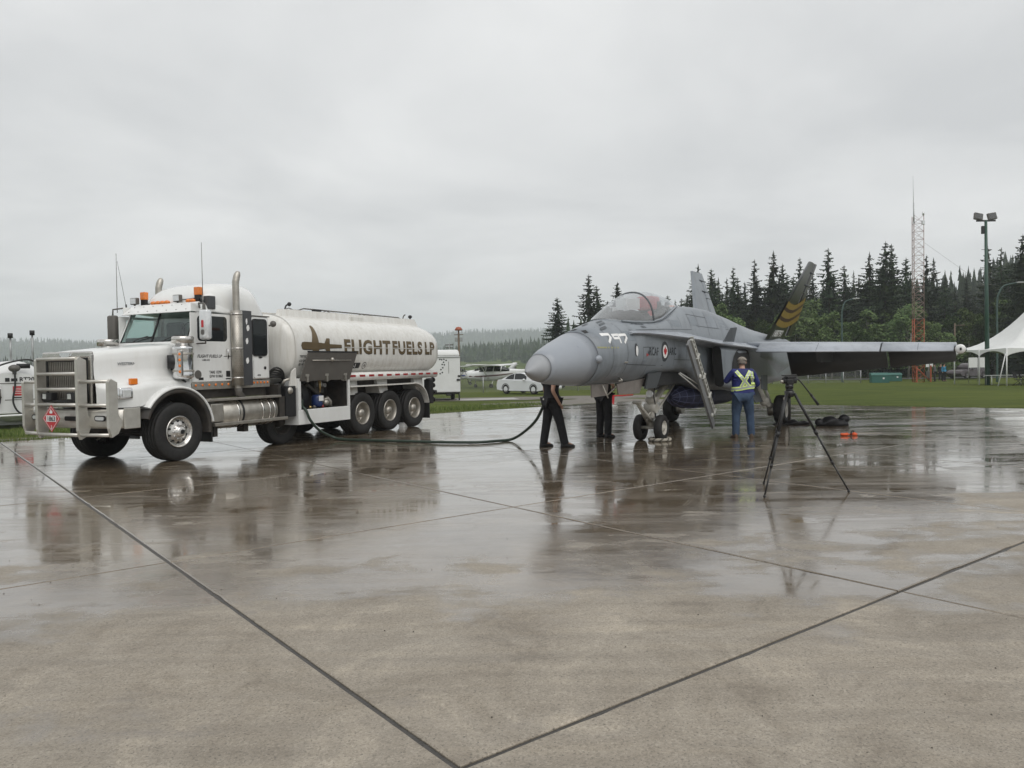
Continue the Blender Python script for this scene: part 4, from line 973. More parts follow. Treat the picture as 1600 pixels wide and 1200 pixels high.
# cargo tank
def tank_ring(x, k, kz=None, n=56, e=2.7):
    kz = k if kz is None else kz; out_ = []
    for i in range(n):
        a = 2 * math.pi * i / n; c, s_ = math.cos(a), math.sin(a)
        out_.append((x, 1.215 * k * math.copysign(abs(c) ** (2 / e), c), 2.125 + .82 * kz * math.copysign(abs(s_) ** (2 / e), s_)))
    return out_
xs_ = [(2.99, .3), (3.0, .5), (3.03, .75), (3.08, .90), (3.14, .965), (3.20, .99), (3.24, 1.0)] + [(3.3 + k * .25, 1.0) for k in range(21)] + [(8.5, 1.0, .998), (8.75, 1.0, .985), (8.97, 1.0, .95), (9.15, 1.0, .90), (9.30, .985, .83), (9.39, .92, .74), (9.44, .78, .6), (9.46, .4, .3)]
tank = T("cargo_tank", MB().loft([tank_ring(*q) for q in xs_]), TANKW)
MB().loft([tank_ring(3.215, 1.006), tank_ring(3.26, 1.006)], caps=False).build("end_rim", TANKW, tank)
for x in (4.85, 6.72, 8.42): MB().loft([tank_ring(x, .999), tank_ring(x + .006, 1.0028), tank_ring(x + .018, 1.0028), tank_ring(x + .024, .999)], caps=False).build("weld_seam", TANKW, tank)
bv = BVHTree.FromPolygons([v.co[:] for v in tank.data.vertices], [p.vertices[:] for p in tank.data.polygons])
def on_side(bvh, x, z, off=.004, y0=-4.0, fall=-1.2):
    h = bvh.ray_cast(Vector((x, y0, z)), Vector((0, 1, 0)))
    return (x, (h[0].y if h[0] is not None else fall) - off, z)
def refine(v, f, size):
    """split long edges so that lettering bends with the surface"""
    bm = bmesh.new(); bv_ = [bm.verts.new((a, b, 0)) for a, b in v]
    for q in f:
        try: bm.faces.new([bv_[i] for i in q])
        except ValueError: pass
    bm.normal_update()
    bmesh.ops.triangulate(bm, faces=bm.faces[:])
    for _ in range(5):
        e = [q for q in bm.edges if q.calc_length() > size]
        if not e: break
        bmesh.ops.subdivide_edges(bm, edges=e, cuts=1); bmesh.ops.triangulate(bm, faces=bm.faces[:])
    bm.verts.index_update(); vo = [(q.co.x, q.co.y) for q in bm.verts]; fo = [tuple(q.index for q in g.verts) for g in bm.faces]; bm.free(); return vo, fo
def side_decal(parent, name, v, f, bvh, m, off=.004, size=.06):
    v, f = refine(v, f, size)
    return MB().add([on_side(bvh, a, b, off) for a, b in v], f).build(name, m, parent)
def tank_text(name, body, x, z, h, m, sx, parent=tank, italic=False, split=False):
    v, f = text_mesh(body, h / .72, True, italic, 1.03, sx)
    return side_decal(parent, name, [(x + a, z + b) for a, b in v], f, bv, m)
for body, x, h, wgoal in (("FLIGHT", 4.95, .34, 1.93), ("FUELS", 6.98, .34, 1.45), ("LP", 8.58, .34, .50)):
    v, f = text_mesh(body, h / .72, .034, False, 1.12, 1.0); x0 = min(a for a, b in v); w0 = max(a for a, b in v) - x0
    tz = 2.035
    pts = [(x + (a - x0) * wgoal / w0, tz + b) for a, b in v]
    side_decal(tank, "tank_lettering", [(a + .012, b - .012) for a, b in pts], f, bv, INK, .003)
    side_decal(tank, "tank_lettering", pts, f, bv, GOLD, .008)
    side_decal(tank, "lettering_stripe", [(x, tz + .135), (x + wgoal, tz + .135), (x + wgoal, tz + .150), (x, tz + .150)], [(0, 1, 2, 3)], bv, TANKW, .012)
PLN = [(0, .0), (.03, -.075), (.10, -.09), (.36, -.09), (.46, -.30), (.52, -.38), (.64, -.38), (.60, -.28), (.60, -.08), (.80, -.06), (.92, -.17), (1.02, -.19), (.98, -.05), (1.43, -.035), (1.43, .035), (.98, .045), (1.0, .18), (.89, .18), (.80, .06), (.60, .075), (.55, .44), (.52, .475), (.46, .46), (.43, .30), (.36, .08), (.10, .085), (.03, .07)]
def ngon(pts): return [(a, b) for a, b in pts], [tuple(range(len(pts)))]
v, f = ngon([(3.41 + a + .012, 2.20 + b - .012) for a, b in PLN]); side_decal(tank, "plane_emblem", v, f, bv, INK, .004, .06)
v, f = ngon([(3.41 + a, 2.20 + b) for a, b in PLN]); side_decal(tank, "plane_emblem", v, f, bv, GOLD, .008, .06)
for z, s_ in ((1.93, "TESTED"), (1.83, "CD DPH"), (1.75, "EE W IW")): tank_text("tank_small_print", s_, 3.36, z, .05, INK, 1.0)
v, f = ngon([(5.05, 1.66), (5.62, 1.66), (5.62, 1.80), (5.05, 1.80)]); side_decal(tank, "fuel_grade_panel", v, f, bv, INK, .004)
v, f = text_mesh("JETA-1", .13, True); side_decal(tank, "fuel_grade", [(5.08 + a * 1.05, 1.685 + b) for a, b in v], f, bv, WHITEP, .008)
cir = [(5.80 + .085 * math.cos(t), 1.73 + .085 * math.sin(t)) for t in [2 * math.pi * k / 20 for k in range(20)]]; cin = [(5.80 + .070 * math.cos(t), 1.73 + .070 * math.sin(t)) for t in [2 * math.pi * k / 20 for k in range(20)]]
side_decal(tank, "round_seal", cir + cin, [(k, (k + 1) % 20, 20 + (k + 1) % 20, 20 + k) for k in range(20)], bv, INK)
v, f = text_mesh("A", .1, True); side_decal(tank, "round_seal_letter", [(5.77 + a, 1.70 + b) for a, b in v], f, bv, INK)
# walkway coaming and hatches on top
for sd in (-1, 1):
    y0, y1 = sd * .62, sd * .50
    cm = T("coaming", MB().hexa([(3.35, y0 * 1.08, 2.80), (9.1, y0 * 1.08, 2.80), (9.1, y1, 2.80), (3.35, y1, 2.80)], [(3.45, y0, 3.05), (8.98, y0, 3.05), (8.98, y1, 3.05), (3.45, y1, 3.05)]), TANKW)
    if sd < 0: MB().box(5.9, 6.45, -.665, -.63, 2.88, 2.98).build("placard", TANKW, cm)
T("catwalk", MB().box(3.6, 8.9, -.5, .5, 2.93, 2.96), ALUM)
for x in (4.4, 5.8, 7.3):
    hc = T("manhole", MB().lathe([(.0, 3.10), (.26, 3.10), (.28, 3.08), (.28, 2.95)], (x, 0, 0), 'z', 20), ALUM); MB().tube([(x - .2, 0, 3.1), (x, 0, 3.15), (x + .2, 0, 3.1)], .012, 6).build("handle", GREY, hc)
T("guard_rail", MB().tube([(4.2, -.45, 3.06), (4.4, -.45, 3.115), (8.4, -.45, 3.085), (8.5, -.45, 3.05)], .016, 6), GREY)
T("vent", MB().box(4.75, 5.0, -.5, -.4, 3.07, 3.12), BLACK)
T("vent", MB().tube([(3.75, -.45, 3.05), (3.8, -.45, 3.15), (3.9, -.45, 3.2)], .02, 6).ball((3.9, -.46, 3.19), .05), BLACK)
T("lamp_arm", MB().tube([(8.55, -.5, 3.05), (8.6, -.5, 3.14), (8.68, -.5, 3.18)], .018, 6), GREY)
T("rear_camera", MB().ball((8.93, -.5, 3.13), .06, .06, .05).cyl((8.93, -.5, 3.04), (8.93, -.5, 3.12), .02), BLACK)
T("tank_lamp", MB().ball((2.72, -1.05, 2.66), .07).cyl((2.62, -1.03, 2.62), (2.72, -1.05, 2.64), .02), GREY)
# rub rail with conspicuity tape
for sd in (-1, 1):
    T("rub_rail", MB().tube([(5.0, sd * 1.13, 1.46), (9.22, sd * 1.13, 1.46)], .105, 14), TANKW)
for k in range(11):
    x = 5.12 + k * .385
    T("reflector_tape", MB().add([(x, -1.232, 1.45), (x + .22, -1.232, 1.45), (x + .22, -1.2345, 1.50), (x, -1.2345, 1.50)], [(0, 1, 2, 3)]).add([(x, -1.238, 1.45), (x + .22, -1.238, 1.45), (x + .22, -1.238, 1.50), (x, -1.238, 1.50)], [(0, 1, 2, 3)]), REDL)
for x in (5.3, 6.6, 8.35): T("tank_support", MB().hexa([(x, -1.05, 1.0), (x + .35, -1.05, 1.0), (x + .35, 1.05, 1.0), (x, 1.05, 1.0)], [(x - .08, -.95, 1.5), (x + .45, -.95, 1.5), (x + .45, .95, 1.5), (x - .08, .95, 1.5)]), TANKW)
T("belly_tray", MB().box(5.1, 8.9, -.9, .9, 1.24, 1.36), FRAME)
# rear mudguards
for sd in (-1, 1):
    path = [(5.12, 1.20), (7.9, 1.20)] + [(8.0 + .72 * math.sin(R(a)), .52 + .69 * math.cos(R(a))) for a in range(0, 81, 8)]
    up_ = [(x, z + .022) for x, z in path]
    rg = [[(x, sd * .62, z), (x, sd * 1.245, z), (x, sd * 1.245, z2 + .01), (x, sd * .62, z2 + .01)] for (x, z), (_, z2) in zip(path, up_)]
    T("mudguard", MB().loft(rg, smooth=False), TANKW)
    T("mud_flap", MB().box(8.74, 8.77, min(sd * .62, sd * 1.22), max(sd * .62, sd * 1.22), .2, .72), HOSEBLK)
    T("wheel_well", MB().box(5.12, 8.7, min(sd * .5, sd * .6), max(sd * .5, sd * .6), .55, 1.19), FRAME)
T("rear_frame", MB().box(8.95, 9.15, -1.1, 1.1, .62, .78, .02).box(8.9, 9.1, -1.15, -.95, .6, 1.3, .02).box(8.9, 9.1, .95, 1.15, .6, 1.3, .02), BLACK)
for z in (.70, .92, 1.12, 1.28): T("rear_fitting", MB().cyl((9.05, -.95, z), (9.3, -1.0, z), .05, .06, 10).cyl((9.28, -1.0, z), (9.34, -1.0, z), .075, .075, 10), BLACK)
# pump cabinet
XA, XB, YF = 3.24, 5.08, -1.25
cabt = T("pump_cabinet", MB().box(XA, XB, YF, YF + .04, .42, .755, .012).box(XA, XA + .09, YF, YF + .04, .757, 1.44).box(XB - .07, XB, YF, YF + .04, .757, 1.44).box(XA, XA + .03, YF + .042, -.55, .42, 1.46).box(XB - .03, XB, YF + .042, -.55, .42, 1.46).box(XA + .092, XB - .072, YF + .002, YF + .04, 1.40, 1.46).box(XA + .032, XB - .032, YF + .042, -.55, 1.44, 1.46), WHITE)
MB().box(XA + .032, XB - .032, -.60, -.56, .42, 1.438).box(XA + .032, XB - .032, YF + .042, -.602, .70, .74).box(XB - .045, XB - .032, YF + .043, -.603, .742, 1.436).box(XA + .032, XA + .045, YF + .043, -.603, .742, 1.436).build("liner", FRAME, cabt)
T("corner_gusset", MB().prism([(3.02, 1.25), (3.24, 1.25), (3.24, 1.70), (3.12, 1.62)], -1.2, -1.16), TANKW)
reel = MB().lathe([(.10, -.05), (.30, -.05), (.30, -.03), (.12, -.03), (.12, .10), (.30, .10), (.30, .12), (.1, .12)], (3.58, -.95, 1.04), 'y', 28).build("hose_reel", BLACK, cabt)
for k in range(4): MB().lathe([(.16 + k * .032 + .015 * math.cos(a), .03 + .02 * math.sin(a)) for a in (0, 1.05, 2.1, 3.14, 4.2, 5.2)], (3.58, -1.0, 1.04), 'y', 28, closed=True).build("wound_hose", HOSEBLK, cabt)
MB().lathe([(0, .78), (.11, .78), (.13, .82), (.13, 1.0), (.10, 1.06), (0, 1.06)], (4.12, -1.03, 0), 'z', 20).build("fuel_meter", BLUE, cabt)
MB().box(4.04, 4.19, -1.17, -1.155, .92, 1.04).build("meter_face", WHITEP, cabt)
MB().tube([(4.4, -1.0, .80), (4.42, -1.0, .92), (4.52, -1.0, .96), (4.62, -1.0, .88), (4.62, -1.0, .76)], .055, 10).ball((4.42, -1.03, .86), .09).build("pump_fitting", ALUM, cabt)
MB().box(4.38, 4.72, -.75, -.62, 1.08, 1.38, .015).build("gauge_box", GREY, cabt)
MB().cyl((4.48, -.84, 1.30), (4.48, -.76, 1.30), .07, n=16).cyl((4.66, -.84, 1.27), (4.66, -.76, 1.27), .05, n=16).build("gauge", LENS, cabt)
MB().cyl((4.17, -1.08, 1.40), (4.17, -1.08, 1.16), .04, .03, 10).cyl((4.17, -1.08, 1.16), (4.17, -1.08, 1.10), .02, .01, 8).build("fuel_nozzle", BRASS, cabt)
MB().tube([(3.75, -.9, .78), (3.8, -.9, 1.2), (4.0, -.85, 1.3), (4.6, -.75, 1.0), (4.9, -.8, .8)], .04, 8).build("pipework", GREY, cabt)
for x, c in ((3.85, BRASS), (4.0, GREY), (4.28, REDL)): MB().ball((x, -1.05, .78), .045).build("valve_handle", c, cabt)
lid = T("cabinet_lid", MB().hexa([(3.29, -1.262, 1.40), (5.06, -1.262, 1.40), (5.06, -1.235, 1.405), (3.29, -1.235, 1.405)], [(3.42, -1.42, 2.04), (5.18, -1.42, 2.04), (5.18, -1.395, 2.048), (3.42, -1.395, 2.048)]), GREY)
MB().box(3.41, 5.19, -1.43, -1.39, 2.045, 2.075).build("lid_edge", BLACK, lid)
for x in (3.50, 4.18, 4.86):
    MB().box(x - .06, x + .06, -1.30, -1.27, 1.50, 1.58).box(x - .02, x + .03, -1.31, -1.265, 1.37, 1.52).build("latch", ALUM, lid)
MB().cyl((3.55, -1.385 - .02, 1.86), (4.95, -1.385 - .02, 1.86), .012, n=6).ball((4.25, -1.40, 1.88), .05).build("lock_bar", ALUM, lid)

# ================================================================ FIGHTER JET
def jet_paint(name, c, rough=.36, streak=.5):
    m, t, b = nodes(name); n = t.nodes.new; l = t.links.new
    tcn = n("ShaderNodeTexCoord"); mp = n("ShaderNodeMapping"); mp.inputs["Scale"].default_value = (2.2, 2.2, .55); l(tcn.outputs["Object"], mp.inputs["Vector"])
    a = n("ShaderNodeTexNoise"); a.inputs["Scale"].default_value = 2.2; a.inputs["Detail"].default_value = 7; a.inputs["Roughness"].default_value = .65; l(mp.outputs[0], a.inputs["Vector"])
    p = n("ShaderNodeTexNoise"); p.inputs["Scale"].default_value = .8; p.inputs["Detail"].default_value = 2; l(tcn.outputs["Object"], p.inputs["Vector"])
    r = n("ShaderNodeValToRGB"); e = r.color_ramp.elements
    e[0].position = .30; e[0].color = (*(q * (1 - .55 * streak) for q in c), 1); e[1].position = .54; e[1].color = (*c, 1); k = e.new(.85); k.color = (*(q * 1.03 for q in c), 1)
    l(a.outputs["Fac"], r.inputs[0])
    r2 = n("ShaderNodeValToRGB"); e = r2.color_ramp.elements; e[0].position = .35; e[0].color = (.90, .91, .92, 1); e[1].position = .65; e[1].color = (1.06, 1.06, 1.05, 1); l(p.outputs["Fac"], r2.inputs[0])
    mx = n("ShaderNodeMix"); mx.data_type = 'RGBA'; mx.blend_type = 'MULTIPLY'; mx.inputs["Factor"].default_value = 1; l(r.outputs[0], mx.inputs["A"]); l(r2.outputs[0], mx.inputs["B"])
    l(mx.outputs["Result"], b.inputs["Base Color"])
    mr = n("ShaderNodeMapRange"); mr.inputs["To Min"].default_value = rough * .7; mr.inputs["To Max"].default_value = rough * 1.35; l(a.outputs["Fac"], mr.inputs["Value"]); l(mr.outputs[0], b.inputs["Roughness"])
    MATS[name] = m; return m
JG = jet_paint("jet_grey", (.215, .237, .262)); JL = jet_paint("jet_radome_grey", (.31, .332, .368), .30, .06)
JT = jet_paint("radome_tip_grey", (.335, .345, .36), .45, .2); JD = jet_paint("jet_dark_grey", (.085, .095, .105), .45)
JW = jet_paint("wing_sheen_grey", (.35, .375, .415), .22, .3)  # paler than the fuselage: sky sheen put into the colour
GEARW = mat("gear_white", (.52, .50, .45), rough=.4, var=.35, scale=9, dirt=(.12, .10, .08))
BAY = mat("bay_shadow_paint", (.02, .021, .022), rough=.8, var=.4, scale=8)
NAVY = mat("navy_cover", (.010, .013, .045), rough=.55, var=.4, scale=10, bump=.5, bscale=30)
NETL = mat("net_cord", (.10, .11, .20), rough=.7, var=.3, scale=20)
INKG = mat("dark_grey_marking", (.03, .034, .04), rough=.5, var=.2, scale=10)
YEL = mat("yellow_marking", (.25, .165, .032), rough=.4, var=.3, scale=6)
FADEY = mat("faded_yellow_stencil", (.30, .30, .16), rough=.5, var=.5, scale=9)
MAROON = mat("maroon_stripe", (.045, .012, .014), rough=.4, var=.3, scale=8)
REDC = mat("red_cover", (.42, .05, .06), rough=.7, var=.3, scale=9)
CANOPY = glass_material("canopy_glass", (.90, .91, .92), .24, (.62, .63, .64))  # pale diffuse mix paints the sky sheen over the glass

JYAW = 1.01495604
jet = thing("fighter_jet", "grey twin tailed fighter jet parked on the wet apron with boarding ladder down", "fighter jet", (.2239, 12.3257, 0), JYAW)
def J(name, mb, m, parent=None): return mb.build(name, m, parent or jet)
NH = 33
def ell(u, top, bot, hw, zm=None, e=2.0):
    zm = (top + bot) / 2 if zm is None else zm; out_ = []
    for k in range(NH):
        a = math.pi * k / (NH - 1); c, s_ = math.cos(a), math.sin(a)
        z = zm + (top - zm if c >= 0 else zm - bot) * math.copysign(abs(c) ** (2 / e), c)
        out_.append((hw * abs(s_) ** (2 / e), z))
    return out_
def spl(pts):
    cv = catmull([(a, b, 0) for a, b in pts], 8); cum = [0]
    for a, b in zip(cv, cv[1:]): cum.append(cum[-1] + (b - a).length)
    out_ = []
    for k in range(NH):
        t = cum[-1] * k / (NH - 1); i = max(j for j in range(len(cum)) if cum[j] <= t + 1e-9); i = min(i, len(cv) - 2)
        f = 0 if cum[i + 1] == cum[i] else (t - cum[i]) / (cum[i + 1] - cum[i]); q = cv[i].lerp(cv[i + 1], f); out_.append((max(0, q.x), q.y))
    return out_
def full(u, half): return [(u, -a, z) for a, z in half] + [(u, a, z) for a, z in half[-2:0:-1]]
nose_st = [(.0, 1.578, 1.562, .008), (.04, 1.612, 1.538, .036), (.13, 1.686, 1.493, .100), (.22, 1.748, 1.456, .150), (.32, 1.808, 1.424, .198), (.41, 1.857, 1.403, .233)]
rad_st = [(.41, 1.857, 1.403, .233), (.55, 1.922, 1.378, .279), (.7, 1.98, 1.355, .322), (1.0, 2.075, 1.33, .395), (1.32, 2.165, 1.31, .455), (1.60, 2.245, 1.295, .505)]
J("radome_tip", MB().loft([full(u, ell(u, a, b, c, 1.57 + .125 * u)) for u, a, b, c in nose_st]), JT)
J("radome", MB().loft([full(u, ell(u, a, b, c, 1.57 + .125 * u - .006 * u)) for u, a, b, c in rad_st]), JL)
body_st = [(1.60, ell(0, 2.245, 1.295, .505, 1.76)), (2.0, ell(0, 2.35, 1.285, .56, 1.80)), (2.4, ell(0, 2.445, 1.28, .60, 1.84, 2.05)), (2.8, ell(0, 2.525, 1.285, .63, 1.87, 2.1))]
def body(top, sw, zs, hw, zm, bw, bot): return spl([(0, top), (sw * .55, top - .015), (sw, top - .10), ((sw + hw) / 2 + .02, (zs + top) / 2 - .03), (hw * .97, zs), (hw, zm), (hw * .98, zm - .18), (bw, bot + .07), (bw * .6, bot + .005), (0, bot)])
for u, p in ((3.3, (2.55, .40, 2.24, .635, 1.90, .42, 1.30)), (3.9, (2.57, .46, 2.25, .635, 1.92, .46, 1.37)), (4.5, (2.60, .48, 2.25, .635, 1.92, .55, 1.46)), (5.2, (2.70, .47, 2.24, .635, 1.92, .56, 1.47)),
             (5.8, (2.86, .43, 2.22, .64, 1.92, .56, 1.45)), (6.3, (2.945, .40, 2.20, .67, 1.90, .54, 1.40)), (6.8, (2.97, .40, 2.18, .67, 1.88, .52, 1.20)), (7.3, (2.985, .42, 2.16, .68, 1.85, .52, 1.05)), (7.9, (2.965, .46, 2.16, .72, 1.8, .6, 1.0)),
             (8.6, (2.915, .48, 2.18, .85, 1.8, .7, .97)), (9.4, (2.845, .50, 2.22, .93, 1.85, .6, 1.0)), (10.4, (2.735, .52, 2.25, .95, 1.9, .55, 1.03)), (11.4, (2.64, .55, 2.27, .98, 1.9, .55, 1.03)), (12.6, (2.57, .55, 2.27, 1.1, 1.7, .85, 1.0)), (14.0, (2.50, .55, 2.22, 1.05, 1.7, .8, 1.1)), (15.2, (2.36, .5, 2.15, .95, 1.72, .7, 1.2)), (15.9, (2.25, .4, 2.1, .85, 1.72, .6, 1.28))):
    body_st.append((u, body(*p)))
fus = J("fuselage", MB().loft([full(u, h) for u, h in body_st]), JG)
# seams of the nose, a millimetre proud
def seam(u, half, wd=.018, k=1.004):
    zc = sum(z for _, z in half) / NH
    r0 = [(u, y * k, zc + (z - zc) * k) for _, y, z in full(u, half)]; r1 = [(u + wd, y * k, zc + (z - zc) * k) for _, y, z in full(u, half)]
    return MB().loft([r0, r1], caps=False)
J("radome_seam", seam(1.592, body_st[0][1], .016), JD); J("tip_seam", seam(.405, ell(0, 1.857, 1.403, .233, 1.621), .010, 1.006), JD)
J("pitot_tip", MB().cyl((.02, 0, 1.57), (-.05, 0, 1.569), .012, .004, 8), JD)
bj = BVHTree.FromPolygons([v.co[:] for v in fus.data.vertices], [p.vertices[:] for p in fus.data.polygons])
def jdecal(name, pts_faces, m, off=.004, size=.10, parent=None):
    v, f = pts_faces; return side_decal(parent or fus, name, v, f, bj, m, off, size)
def jtext(name, body_, u, w_, h, m, sx=1.0, bold=True, italic=False):
    v, f = text_mesh(body_, h / .72, bold, italic, 1.0, sx); return jdecal(name, ([(u + a, w_ + b) for a, b in v], f), m)
def stroke(name, poly, wd, m, off=.004):
    """a thick line on the fuselage side"""
    for a, b in zip(poly, poly[1:]):
        a, b = Vector(a), Vector(b); d = (b - a).normalized(); n_ = Vector((-d.y, d.x)) * wd / 2; a2 = a - d * wd * .3; b2 = b + d * wd * .3
        jdecal(name, ([tuple(a2 - n_), tuple(b2 - n_), tuple(b2 + n_), tuple(a2 + n_)], [(0, 1, 2, 3)]), m, off)
# stylised nose number 797
UX = 1.98
for k, x0 in enumerate((0, .27, .51)):
    x = UX + x0
    if k == 1: stroke("nose_number", [(x + .20, 2.205), (x + .02, 2.195), (x + .02, 2.135), (x + .15, 2.14)], .042, WHITEP); stroke("nose_number", [(x + .19, 2.20), (x + .18, 2.06)], .042, WHITEP)
    else: stroke("nose_number", [(x, 2.185), (x, 2.20), (x + .20, 2.208), (x + .20, 2.155), (x + .08, 2.06)], .046, WHITEP)
jdecal("stencil_band", ngon([(1.64, 1.95), (1.92, 1.95), (1.92, 1.98), (1.64, 1.98)]), FADEY)
for k in range(4): jdecal("stencil_band", ngon([(1.95 + k * .10, 1.95), (2.00 + k * .10, 1.95), (2.00 + k * .10, 1.98), (1.95 + k * .10, 1.98)]), FADEY)
jtext("service_lettering", "RCAF", 3.60, 1.83, .155, INKG, .92); jtext("service_lettering", "ARC", 4.68, 1.84, .155, INKG, .98)
def disc(cx, cz, r_, sx=1.0, n=28): return ngon([(cx + r_ * sx * math.cos(2 * math.pi * k / n), cz + r_ * math.sin(2 * math.pi * k / n)) for k in range(n)])
RC = (4.45, 1.905)
jdecal("roundel_ring", disc(*RC, .205), INKG, .004); jdecal("roundel_white", disc(*RC, .135), WHITEP, .007)
LEAFP = [(0, -.11), (.012, -.05), (.06, -.06), (.05, -.035), (.10, .01), (.08, .02), (.09, .055), (.05, .045), (.035, .06), (.022, .035), (.03, .085), (.012, .075), (0, .11)]
LEAFP = LEAFP + [(-a, b) for a, b in LEAFP[-2:0:-1]]
jdecal("roundel_leaf", ngon([(RC[0] + a, RC[1] + b) for a, b in LEAFP]), REDP, .010)
for k in range(2): jtext("pilot_name", ("CAPT BASS ALURY", "TESTER")[k], 3.17 + .27 * k, 2.415 - .055 * k, .034, INKG, 1.3)
jdecal("rescue_arrow", ngon([(3.45, 1.80), (3.58, 1.84), (3.45, 1.87)]), REDL); jtext("rescue_lettering", "NF", 3.72 - .2, 1.84, .08, INKG, .8)
# light patch window, blister and probes
jdecal("intake_vent_rim", disc(2.98, 1.925, .125, .62), INKG, .004); jdecal("intake_vent", disc(3.0, 1.91, .095, .55), WHITEP, .008)
p_ = on_side(bj, 1.62, 1.76); J("blister", MB().ball((1.62, p_[1] + .02, 1.76), .10, .065, .07, 16, 10), JL)
p_ = on_side(bj, 2.5, 1.69); J("air_data_probe", MB().cyl((2.55, p_[1], 1.69), (2.5, p_[1] - .07, 1.70), .014).cyl((2.5, p_[1] - .07, 1.70), (2.36, p_[1] - .075, 1.70), .013, .008), ALUM)
p_ = on_side(bj, 2.7, 1.40); J("air_data_probe", MB().cyl((2.7, p_[1], 1.42), (2.68, p_[1] - .08, 1.36), .018).cyl((2.68, p_[1] - .08, 1.36), (2.5, p_[1] - .08, 1.36), .014, .008), ALUM)
def top_pt(u, y, off=.006):
    h = bj.ray_cast(Vector((u, y, 5)), Vector((0, 0, -1))); return Vector((u, y, (h[0].z if h[0] else 2.4) + off))
for u, y0 in ((1.66, -.16), (1.70, .08)):
    q = [top_pt(u + a, y0 + b) for a, b in ((0, -.06), (.10, -.085), (.16, 0), (.06, .05))]; J("gun_port", MB().add([tuple(k) for k in q], [(0, 1, 2, 3)]), BAY)
for u, y in ((2.1, -.30), (2.25, -.20), (2.35, -.10), (2.05, .05)):
    q = [top_pt(u + a, y + b, .012) for a, b in ((0, -.035), (.22, -.045), (.25, .01), (.05, .02))]; J("gas_vent", MB().add([tuple(k) for k in q], [(0, 1, 2, 3)]), JD)
# panel lines
def pline(pts, wd=.009):
    for a, b in zip(pts, pts[1:]):
        n_ = max(1, int((Vector(b) - Vector(a)).length / .15)); prev = a
        stroke("panel_line", [a, b], wd, INKG, .004)
for ps in ([(2.9, 2.30), (4.5, 2.36), (6.2, 2.40)], [(2.62, 2.42), (2.62, 1.5)], [(5.75, 2.1), (5.75, 1.55)], [(3.3, 1.62), (3.3, 1.98), (3.9, 1.99)], [(7.4, 2.85), (7.35, 2.3)], [(6.2, 2.75), (7.4, 2.72)], [(8.6, 2.8), (8.6, 2.35)], [(4.2, 2.38), (4.2, 2.54)], [(5.0, 2.38), (5.0, 2.6)], [(2.1, 2.34), (2.1, 1.42)], [(2.62, 1.66), (4.4, 1.62)], [(3.62, 1.62), (3.62, 1.42)], [(5.0, 2.12), (5.0, 1.55)], [(5.0, 1.74), (6.4, 1.72)], [(6.4, 2.1), (6.4, 1.5)], [(6.6, 2.5), (8.6, 2.46)], [(8.0, 2.82), (8.0, 2.46)], [(9.3, 2.75), (9.3, 2.4)], [(5.6, 2.42), (5.62, 2.68)], [(6.2, 2.44), (6.22, 2.75)], [(6.75, 2.46), (6.75, 2.9)]): pline(ps)
JP1 = jet_paint('touched_up_grey', (.175, .20, .225)); JP2 = jet_paint('faded_grey_patch', (.235, .262, .295))
for q_, (a, b, c, d) in enumerate(((2.66, 3.0, 2.1, 2.28), (5.04, 5.7, 1.78, 2.0), (5.05, 5.55, 2.44, 2.58), (3.34, 3.6, 1.66, 1.76), (6.25, 6.7, 2.5, 2.7), (7.45, 7.95, 2.5, 2.75), (8.1, 8.55, 2.5, 2.7), (2.15, 2.5, 1.45, 1.62))): jdecal('paint_patch', ngon(rrect(a, b, c, d, .02)), (JP1, JP2)[q_ % 2], .0025)

# canopy
def arc_ring(u, base, top, hw, n=21, e=2.25):
    out_ = []
    for k in range(n):
        a = math.pi * k / (n - 1); c, s_ = math.cos(a), math.sin(a)
        out_.append((u, -hw * math.copysign(abs(c) ** (2 / e), c), base + (top - base) * abs(s_) ** (2 / e)))
    return out_
CAN = [(2.72, 2.49, 2.525, .20), (3.0, 2.47, 2.64, .33), (3.35, 2.46, 2.80, .40), (3.73, 2.47, 2.965, .445), (4.0, 2.48, 3.06, .465), (4.24, 2.50, 3.12, .475), (4.68, 2.57, 3.17, .475), (5.1, 2.68, 3.175, .44), (5.5, 2.78, 3.15, .385), (5.9, 2.865, 3.10, .31), (6.3, 2.93, 3.035, .21), (6.65, 2.965, 2.99, .10)]
J("windscreen", MB().loft([arc_ring(*c) for c in CAN[:6]], caps=False, closed=False), CANOPY)
J("canopy", MB().loft([arc_ring(c[0] + (.01 if i == 0 else 0), c[1], c[2], c[3]) for i, c in enumerate(CAN[5:])], caps=False, closed=False), CANOPY)
J("canopy_bow", MB().tube(arc_ring(4.25, 2.50, 3.122, .478), .02, 8), JD)
for sd in (-1, 1):
    J("canopy_rail", MB().tube([(c[0], sd * c[3] * 1.005, c[1] + .01) for c in CAN[1:]], .022, 8), JG)
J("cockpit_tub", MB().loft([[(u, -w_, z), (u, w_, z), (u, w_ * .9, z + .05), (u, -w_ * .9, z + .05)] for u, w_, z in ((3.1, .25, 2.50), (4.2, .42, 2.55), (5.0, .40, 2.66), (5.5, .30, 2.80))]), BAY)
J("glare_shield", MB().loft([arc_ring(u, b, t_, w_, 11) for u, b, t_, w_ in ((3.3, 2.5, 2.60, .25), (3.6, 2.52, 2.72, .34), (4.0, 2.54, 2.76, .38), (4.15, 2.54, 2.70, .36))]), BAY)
J("head_up_display", MB().box(3.72, 3.74, -.11, .11, 2.74, 2.96).box(3.6, 3.85, -.13, -.11, 2.70, 2.80).box(3.6, 3.85, .11, .13, 2.70, 2.80), LENS)
J("flight_manual", MB().box(4.02, 4.04, -.27, .02, 2.76, 2.98, .004), WHITEP)
